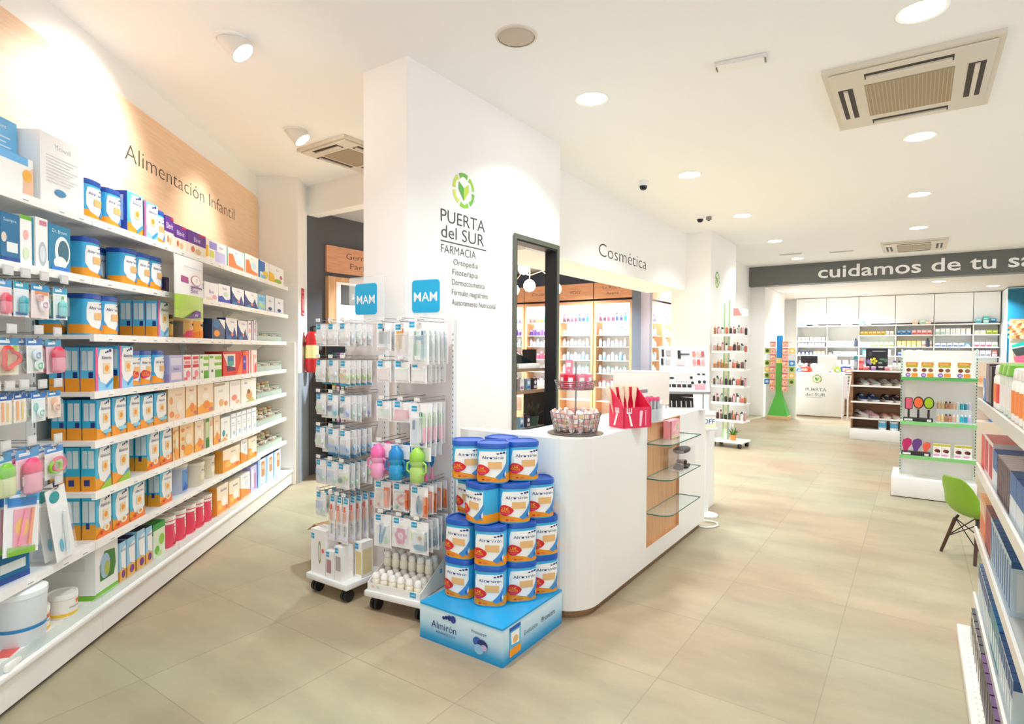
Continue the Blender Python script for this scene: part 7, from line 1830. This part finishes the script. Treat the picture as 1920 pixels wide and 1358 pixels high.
PAL = {
 (0, 0): [('#7fb8dc', '#f4f6f8')] * 4 + [('#f0f2f2', '#b8d0d8')] * 4, (0, 1): [('#eef0ea', '#b8ccb8')] * 7, (0, 2): [('#e6eef2', '#8fc8d8')] * 8, (0, 3): [('#3a4a6a', '#e6dcd8')] * 4 + [('#f0a080', '#f6e2d8')] * 3, (0, 4): [('#4a4448', '#d8d0c8')] * 4,
 (1, 0): [('#f6f6f4', '#dfe6ea')] * 5 + [('#f2a08a', '#f6f0ec')] * 2, (1, 1): [('#f6f6f4', '#d8dce6')] * 4 + [('#e9e2da', '#b88a6a')], (1, 2): [('#4a3a36', '#c9c0bc'), ('#f4f4f2', '#b0b8c8'), ('#eeeef2', '#9fa8c0'), ('#f2f0ee', '#d8a890'), ('#f6f6f4', '#c8ccd8')], (1, 3): [('#8fae6a', '#e6ecd8'), ('#e2e2e8', '#8a90a8'), ('#c9a0a8', '#f2e6e8'), ('#e9e9ec', '#b4b8c4')],
 (2, 0): [('#2fb0cc', '#f0f6f8')] + [('#f6f6f4', '#e2e8d8')] * 5, (2, 1): [('#f4c65a', '#c88a2a')] * 6 + [('#f0eeee', '#d8d0d4')] * 2, (2, 2): [('#f4f4f2', '#d8c4e0')] * 2 + [('#dfe6b8', '#7a9a3a')] * 5, (2, 3): [('#1f8f90', '#e6f2f2'), ('#e8e4e0', '#c88a90'), ('#efefee', '#bfc4d0')], (2, 4): [('#5a6a90', '#e2e6ee'), ('#e8e4e4', '#b0a8c0')],
 (3, 0): [('#f4e6d8', '#f0c8a0')] * 3 + [('#f6f6f4', '#b8d8cc')] * 4, (3, 1): [('#4f8fc8', '#1f5f9c')] * 3 + [('#f0b0b0', '#e0485a')] * 4, (3, 2): [('#f2d06a', '#f8f0d0')] * 5 + [('#e8e0d8', '#c89a7a')] * 2, (3, 3): [('#6f86b8', '#2f4a9c')] * 3 + [('#f0eeee', '#d8b0b8')], (3, 4): [('#d88a90', '#f4e2e2'), ('#4f6a58', '#e6ece6')],
 (4, 0): [('#f6f6f4', '#e6eaee')] * 7, (4, 1): [('#eef2f0', '#a8d0c8')] * 2 + [('#f6f6f4', '#e0e4ea')] * 5, (4, 2): [('#dfe6f2', '#5f78b8')] * 5 + [('#4f92b8', '#d8ecf4')], (4, 3): [('#f4f2f2', '#c8a8b0')] * 5,
 (5, 0): [('#8fd4e2', '#2fa8c0')] * 2 + [('#3fb8b8', '#d8f0f0')] + [('#2f8fb0', '#103f5a')], (5, 1): [('#f2f2ee', '#e0e4b0')] * 2 + [('#cfd85a', '#8fa02c')] * 2, (5, 2): [('#f2e6ea', '#e0506a')] * 3 + [('#d8e2d0', '#8fa888')] * 1, (5, 3): [('#d8d4d2', '#8a8a98')] * 3 + [('#b86a60', '#f0dcd4')],
}
rnd = random.Random(3)
COLW = {'#': ''}
for i in range(6):
    un = thing('back_shelving', 'white shelving under the back wall cabinets, %s bay from the side wall' % ORD[i], 'shelving', (0, 18.0, 0), 0, 'white shelving bays on the back wall')
    MB().box((bx[i] + .004, .50, 0.0), (bx[i + 1] - .004, .60, 2.205), M('#eeece8', .5)).build('back_panel', un)
    MB().box((bx[i] + .003, .10, 0.0), (bx[i] + .021, .499, 2.205), WHITE).build('side_panel', un)
    MB().box((bx[i] + .022, .12, .0), (bx[i + 1] - .004, .499, .85), LACQ).build('drawer_unit', un)
    for si, z in enumerate(SHB[i]):
        if si: MB().box((bx[i] + .022, .10, z - .022), (bx[i + 1] - .004, .499, z), M('#fbfbfa', .3)).build('shelf', un)
        zz = z if si else 2.17
        if si == 0:
            MB().box((bx[i] + .022, .02, 2.148), (bx[i + 1] - .004, .499, 2.17), M('#fbfbfa', .3)).build('shelf', un)
    for si, z in enumerate(SHB[i]):
        pal = PAL.get((i, si))
        if not pal or si == 0:
            continue
        span = bx[i + 1] - bx[i] - .06
        w0 = span / len(pal)
        gap = (SHB[i][si - 1] - z) - .03
        for k, (c, c2) in enumerate(pal):
            w = round(min(.12, w0 * .86), 2); h = round(min(gap, .10 + .03 * ((k * 3 + i + si) % 3)) - .005, 2)
            backbox(w, h, c, c2).put((bx[i] + .03 + w0 * (k + .5), 18.17, z + .0005), rnd.uniform(-.05, .05), 'medicine box, %s along, %s shelf down, %s back bay from the side wall' % (ORD[k], ORD[si], ORD[i]), 'box', 'medicine boxes on the back wall shelves')
BT = bottle_proto('tonic_bottle', .045, .22, '#3f4250', '#2a2a30', neck=.4)
for x, z, l in ((-1.33 + .0, 1.605, 'dark slate bottle'), (.24, 1.605, 'dark brown bottle')):
    BT.put((x - .02, 18.12 - .0, z + .0005), 0, '%s standing out on the back wall shelf' % l, 'bottle')
# boxes on the open ledge in front of the upper cabinets
lp = thing('ledge', 'thin white ledge before the upper cabinets on the back wall', 'ledge', (0, 0, 0))
MB().box((-2.79, 17.86, 2.15), (1.60, 17.999, 2.172), M('#fbfbfa', .3)).build('board', lp)
k = 0
for x, c, c2, h in ((-2.70, '#8fc0e0', '#f4f6f8', .08), (-2.58, '#7fb8dc', '#e6f0f4', .07), (-2.30, '#e6eef0', '#b8d0c8', .06), (-1.62, '#f0a890', '#f6e6e0', .06), (-1.48, '#f2b0a0', '#f8ece6', .05), (-1.20, '#2fb0cc', '#dff0f4', .09), (-1.06, '#dfe8d0', '#a8c090', .05), (-.05, '#f0d8c0', '#e8b890', .08), (.10, '#cfe6d8', '#8fc0a8', .10), (.22, '#f4e2d0', '#e0b8a0', .06), (1.20, '#8fd0dc', '#4fb0c8', .12), (1.34, '#3fc0b8', '#d0f0ee', .16), (1.48, '#2f8fc0', '#123a5a', .11)):
    backbox(.11, h, c, c2).put((x, 17.93, 2.1725), 0, 'small box on the cabinet ledge, %s from the side wall' % ORD[k], 'box', 'boxes on the cabinet ledge'); k += 1
FL = Proto('slippers', [('upper', MB().lathe([(0, .02), (.10, .03), (.12, .08), (.07, .15), (0, .16)], M('#f1efee', .5), 14, sy=.5).lathe([(.105, .05), (.125, .08), (.10, .12)], M('#1d2030', .5), 14, sy=.55, cap=False), None), ('sole', MB().lathe([(.12, 0), (.12, .02), (0, .02)], M('#2a2c3c', .5), 14, sy=.5), None)])
for k, x in enumerate((-.16, .06)):
    FL.put((x, 18.13, 1.3705), 0, 'black and white slipper on the back shelf, %s the side wall' % ('nearer' if k == 0 else 'farther from'), 'slipper', 'slippers on the back shelf')

# teal poster column
pc = thing('poster_column', 'tall white column with a teal picture poster at the far side of the back wall', 'column', (1.64, 17.0, 0))
MB().box((0, .012, 0), (1.3, 1.55, 2.92), M('#e9eff4', .4)).build('column_body', pc)
pm = MB().box((.005, 0, .0), (1.3, .0115, 2.90), M('#0b6580', .45))
def pfn(u, v, L): return (.045 + u * 1.2, -.0006 * L, 1.0 + v * 1.9)
pm.art(pfn, [('r', 0, 0, 1, .64, '#f0e6d8'), ('r', 0, .46, 1, .64, '#e07a4a')] + [('e', .02 + .055 * (i % 9) + .027 * (i // 9 % 2), .60 - .028 * (i // 9), .045, .022, ['#e2b890', '#c08a58', '#a8683a', '#8a4a24', '#d8a070'][(i * 7 + i // 9) % 5]) for i in range(63)] +
        [('p', [(0, .33), (.5, .45), (1, .5), (1, .42), (.5, .38), (.0, .30)], '#12a890'), ('p', [(.03, .29), (.5, .37), (1, .41), (1, .20), (.1, .21)], '#37423e'), ('p', [(.06, .20), (.2, .22), (1, .22), (1, .10), (.1, .12)], '#f0607c'), ('p', [(0, .33), (.03, .33), (.11, .0), (.06, .0)], '#dccfae'), ('r', .08, .02, 1, .08, '#6a5a52')], 1.2 / 1.9)
pm.build('poster', pc)
cg = thing('blue_carton', 'blue and white leaf carton beyond the green edged gondola', 'carton', (.92, 10.2, .55))
MB().box((-.10, -.08, 0), (.10, .08, .30), M('#2478c0', .4)).art(frame_fn(-.10, -.08, 0, .2, .3), [('p', [(.1, .1), (.5, .4), (.2, .7)], Wh), ('p', [(.6, .5), (.9, .9), (.5, .95)], Wh), ('e', .7, .3, .16, .12, '#8fc8f0')], .66).build('carton_body', cg)
sd = thing('side_unit', 'pale wooden side unit with small goods beyond the green edged gondola', 'cabinet', (.70, 10.0, 0))
MB().box((-.05, 0, 0), (.75, .45, .549), M('#e6d2bc', .5)).build('carcass', sd)
MB().box((-.05, .42, .55), (.75, .45, 1.35), M('#ead6c2', .5)).build('back_board', sd)
MB().box((-.05, .12, 1.02), (.75, .419, 1.04), M('#f0e8dc', .4)).build('shelf', sd)
for k, (x, c, c2) in enumerate(((.02, '#f0c8a0', '#e9a070'), (.14, '#3a2a26', '#c8b040'), (.26, '#d8cf6a', '#8a5a3a'), (.38, '#a8a0c0', '#f4f0f0'), (.50, '#e0b070', '#5a3a2a'))):
    gbox_proto('small_goods_box', .08, .06, .13, c, front=[('e', .5, .5, .3, .25, c2)]).put((.70 + x, 10.2, 1.0405), 0, 'little goods box on the pale side unit, %s from the gondola' % ORD[k], 'box', 'goods on the pale side unit')
# ------------------------------------------------------------------ cosmetics room behind the bulkhead
SLATE = plaster_mat('slate_paint', '#5c6372', 0.6, 0.03)
struct('wall_slate', MB().box((-9.0, 10.40, 0), (-4.10, 10.52, 3.1), SLATE))
struct('trim_post', MB().box((-4.275, 9.985, 0), (-4.10, 10.40, 3.1), M('#6d7484', .4)))
struct('wall_slate_side', MB().box((-4.62, 10.53, 0), (-4.50, 12.7, 3.1), SLATE))
LIT = M('#fafafa', .5)
PNL = ['#f4f2f0', '#e9e6ee', '#dfe8f0', '#f6eef0']
CB = {}
def cos_item(c, cp, tall):
    k = (c, cp, tall)
    if k not in CB:
        CB[k] = bottle_proto('cosmetic_bottle', .032, .16 if tall else .11, c, cp, neck=.65, n=10)
    return CB[k]
ROWP = [[('#3a2a36', '#d8304a', 'dark'), ('#d83a50', '#f2f0f0', 'red'), ('#2a3a5a', '#1a1a20', 'navy'), ('#1f7a80', '#2a2a30', 'teal')], [('#f2f4f6', '#8fc0e0', 'white'), ('#dfe8f0', '#f6f6f6', 'pale blue')], [('#f6f4f4', '#e0c8d0', 'white'), ('#f0e4e8', '#f6f6f6', 'blush')], [('#f4f4f6', '#b8c8e0', 'white'), ('#8fc0e8', '#f4f4f4', 'sky blue')], [('#eef4f4', '#8fd0d0', 'white'), ('#e6eef0', '#c0d0d8', 'pale grey')], [('#f8e6ea', '#e8708a', 'pink'), ('#f4f0f2', '#d0506a', 'white')]]
ROWQ = [[('#d8504a', '#f0c8b8', 'red'), ('#e0c83a', '#f4f0d8', 'yellow'), ('#3fae5a', '#e6f0e6', 'green'), ('#8a4aa8', '#e6d8ec', 'violet')], [('#6a4a9c', '#e6e0f0', 'violet'), ('#8f6ab8', '#f0ecf4', 'lilac')], [('#f0eaf2', '#b8a0c8', 'pale'), ('#9fd0e0', '#f4f4f4', 'aqua')], [('#f0506a', '#f8d0d8', 'pink'), ('#f6e2e6', '#e8607a', 'blush')], [('#f4f2f2', '#b08a9a', 'white'), ('#e2c8d0', '#f4f0f0', 'rose')], [('#c8b8c0', '#6a4a5a', 'mauve'), ('#f2eef0', '#a07a8c', 'white')]]
def cabinet(label, loc, rz, w, text, rows, wh, door_top=2.36):
    t = thing('cosmetics_cabinet', label, 'cabinet', loc, rz, 'oak framed cosmetics cabinets')
    D = .36
    WD = M('#d9a27a', .45)
    c = MB()
    c.box((0, .02, 0), (.02, D, 2.42), OAKZ).box((w - .02, .02, 0), (w, D, 2.42), OAKZ)
    c.box((.02, D - .02, 0), (w - .02, D, 2.42), LIT).box((.02, .02, 2.38), (w - .02, D - .02, 2.42), OAKX).box((.02, .02, 0), (w - .02, D - .02, .2), OAKX)
    c.build('carcass', t)
    f = MB()
    f.box((.006, 0, .15), (.05, .019, door_top + .05), OAKZ).box((w - .05, 0, .15), (w - .006, .019, door_top + .05), OAKZ).box((.05, 0, door_top - .0), (w - .05, .019, door_top + .05), OAKX)
    f.build('frame', t)
    b = MB().box((.006, -.012, 2.455), (w - .006, .02, 2.76), OAKX)
    b.build('sign_band', t)
    if text:
        for i, tx in enumerate(text):
            lettering(tx, -.006, .06, w / 2 - .05 * len(tx) / 2, 2.63 - .11 * i - (.06 if len(text) == 1 else 0), -.0135, M('#6a4a38', .5), t, wfit=.05 * len(tx))
    zs = [2.03, 1.77, 1.55, 1.29, 1.04, .78]
    MB().box((.021, .045, .50), (w - .021, D - .021, .512), WHITE).build('shelf', t)
    for z in zs:
        MB().box((.021, .045, z - .012), (w - .021, D - .021, z), M('#eef4f4', .1, 0, .75)).build('shelf', t)
    cz, sz = cos(rz), sin(rz)
    n = int((w - .12) / .085)
    for ri, z in enumerate(zs):
        row = rows[ri]
        for k in range(n):
            c_, cp, nm = row[(k // 2 if ri == 0 else k * 2 + ri) % len(row)] if len(row) > 2 else row[0 if (k * 5 + ri) % 4 else 1]
            x, y = .085 + .085 * k, .13
            cos_item(c_, cp, (k + ri) % 2 == 0).put((loc[0] + cz * x - sz * y, loc[1] + sz * x + cz * y, z + .0005), 0, '%s cosmetics bottle, %s along, %s shelf, %s' % (nm, ORD[k], ORD[ri], wh), 'bottle', 'cosmetics bottles in the oak cabinets')
    a = bpy.data.lights.new('cabinet_strip', 'AREA'); a.shape = 'RECTANGLE'; a.size = w - .12; a.size_y = .05; a.energy = LIGHT['shelf']; a.color = (1, 1, 1)
    o = bpy.data.objects.new('cabinet_strip', a); COL.objects.link(o)
    o.location = (loc[0] + cz * w / 2 - sz * .07, loc[1] + sz * w / 2 + cz * .07, 2.37); o.rotation_euler = (radians(18), 0, rz)
    return t
NMC = ['nearest the slate post', 'second cabinet from the slate post', 'third cabinet from the slate post', 'fourth cabinet from the slate post', 'fifth cabinet from the slate post']
TX = [('La Roche', 'Avène'), ('VICHY',), ('Caudalie',), ('Nuxe',), ('Uriage',)]
for i in range(4):
    x0 = -4.28 - .79 * (i + 1)
    cabinet('oak framed lit cosmetics cabinet on the far wall, %s' % NMC[i], (x0 + .004, 10.02, 0), 0, .782, TX[i], ROWP if i < 2 else ROWQ, ['cabinet by the slate post', 'second cabinet', 'third cabinet', 'fourth cabinet', 'fifth cabinet'][i])
for i in range(3):
    cabinet('oak framed lit cabinet beyond the slate post, %s' % ('nearest the post', 'middle one', 'farthest from the post')[i], (-4.12, 10.55 + .70 * i, 0), radians(90), .69, (), ROWP, ['nearest side cabinet', 'middle side cabinet', 'farthest side cabinet'][i])
# round stickers on the cabinets
for k, (x, z) in enumerate(((-5.02 + .0, 1.93), (-5.17, 1.42))):
    pass
# chandelier with globes
cl = thing('globe_chandelier', 'branching lamp with white glass globes in the cosmetics room', 'chandelier', (-4.62, 7.1, 3.1))
MB().lathe([(.07, 0), (.07, -.02), (.02, -.03), (.012, -.05)], M('#c9a27a', .35, .6), 18).build('canopy', cl)
MB().tube([(0, 0, -.04), (0, 0, -.56)], .009, M('#b98a5c', .35, .6), 8).build('rod', cl)
GLB = M('#fffdf8', .3, emit=5)
for k, (dx, dy, dz) in enumerate(((.06, -.1, -.70), (.50, -.12, -.77), (-.25, -.05, -.74), (-.17, .1, -.42))):
    MB().tube([(0, 0, -.54), (dx * .5, dy * .5, -.50), (dx, dy, dz + .09)], .006, M('#b98a5c', .35, .6), 6).build('arm', cl)
    MB().lathe([(.02, .092), (.06, .065), (.085, .02), (.085, -.02), (.06, -.065), (.0, -.088)], GLB, 20, (dx, dy, dz), cap=False).build('globe', cl)
    if k in (0, 1, 3, 5):
        pass
for x, y in ((-4.6, 7.0), (-6.6, 7.4), (-5.2, 9.0), (-3.7, 11.6), (-4.6, 5.4), (-7.2, 9.0)):
    k_ = len([o for o in COL.objects if o.name.startswith('cosmetics_downlight')])
    DOWN.put((x, y, 3.1), 0, 'round ceiling light in the cosmetics room, %s from the passage' % ORD[k_], 'ceiling light', 'round lights of the cosmetics room').name = 'cosmetics_downlight'
    area('lamp', (x, y, 3.09), .1, LIGHT['cosmetic'])

# passage: oak sign, oak framed poster, black rack
ws_ = thing('oak_sign', 'oak sign board with brand lettering on the charcoal wall', 'sign', (-5.849, 0, 0), radians(90))
slab(MB(), [(4.49, 2.41), (5.75, 2.41), (5.75, 2.735), (4.49, 2.735)], -.03, -.001, OAKX).build('board', ws_)
lettering('Germinal', -.004, .075, 4.78, 2.60, -.0305, M('#5a3a2a', .5), ws_, wfit=.52)
lettering('Farline', -.004, .075, 4.84, 2.48, -.0305, M('#5a3a2a', .5), ws_, wfit=.42)
wf = thing('oak_poster_case', 'oak case with a pale baby care poster below the oak sign', 'poster case', (-5.849, 0, 0), radians(90))
MB().box((4.49, -.06, .3), (5.75, -.001, 2.36), OAKZ).build('case', wf)
pm = MB().box((4.60, -.066, .35), (5.70, -.0605, 2.30), M('#f7ebe6', .45))
pm.art(lambda u, v, L: (4.60 + u * 1.1, -.066 - .0006 * L, .35 + v * 1.95), [('r', .06, .86, .8, .985, '#4c4a48'), ('t', 'suavinex', .42, .925, .05, Wh, .66), ('e', .34, .66, .26, .16, '#f4cdbc'), ('e', .36, .70, .03, .012, '#5a4038'), ('e', .46, .62, .06, .02, '#e09a8c'), ('e', .28, .56, .2, .1, '#f7dccf')], 1.1 / 1.95)
pm.build('poster', wf)
br = thing('black_rack', 'black display rack of coloured packs in the passage', 'rack', (-5.54, 4.42, 0))
MB().box((-.20, 0, 0), (-.185, .5, 1.62), BLACK).build('side_panel', br)
MB().box((.185, 0, 0), (.20, .5, 1.62), BLACK).build('side_panel', br)
MB().box((-.185, .48, 0), (.185, .5, 1.62), BLACK).build('back_panel', br)
RZ2 = (.25, .6, .95, 1.28)
for z in RZ2:
    MB().box((-.184, .01, z - .02), (.184, .479, z), BLACK).build('shelf', br)
k = 0
for z in RZ2:
    for x in (-.12, -.04, .04, .12):
        c = ['#d8c83a', '#b04a8a', '#3f8a4a', '#d8602c', '#2f6a5a', '#8a4a90', '#c9c4d0', '#e08a3a'][k % 8]
        gbox_proto('colour_pack', .065, .08, .16, c, front=[('r', .1, .2, .9, .6, '#f0ece8'), ('r', .2, .7, .8, .9, '#4a4a5a')]).put((-5.54 + x, 4.50, z + .0005), 0, 'coloured pack in the black passage rack, %s on the %s shelf up' % (ORD[k % 4], ORD[k // 4]), 'pack', 'packs in the black passage rack')
        k += 1
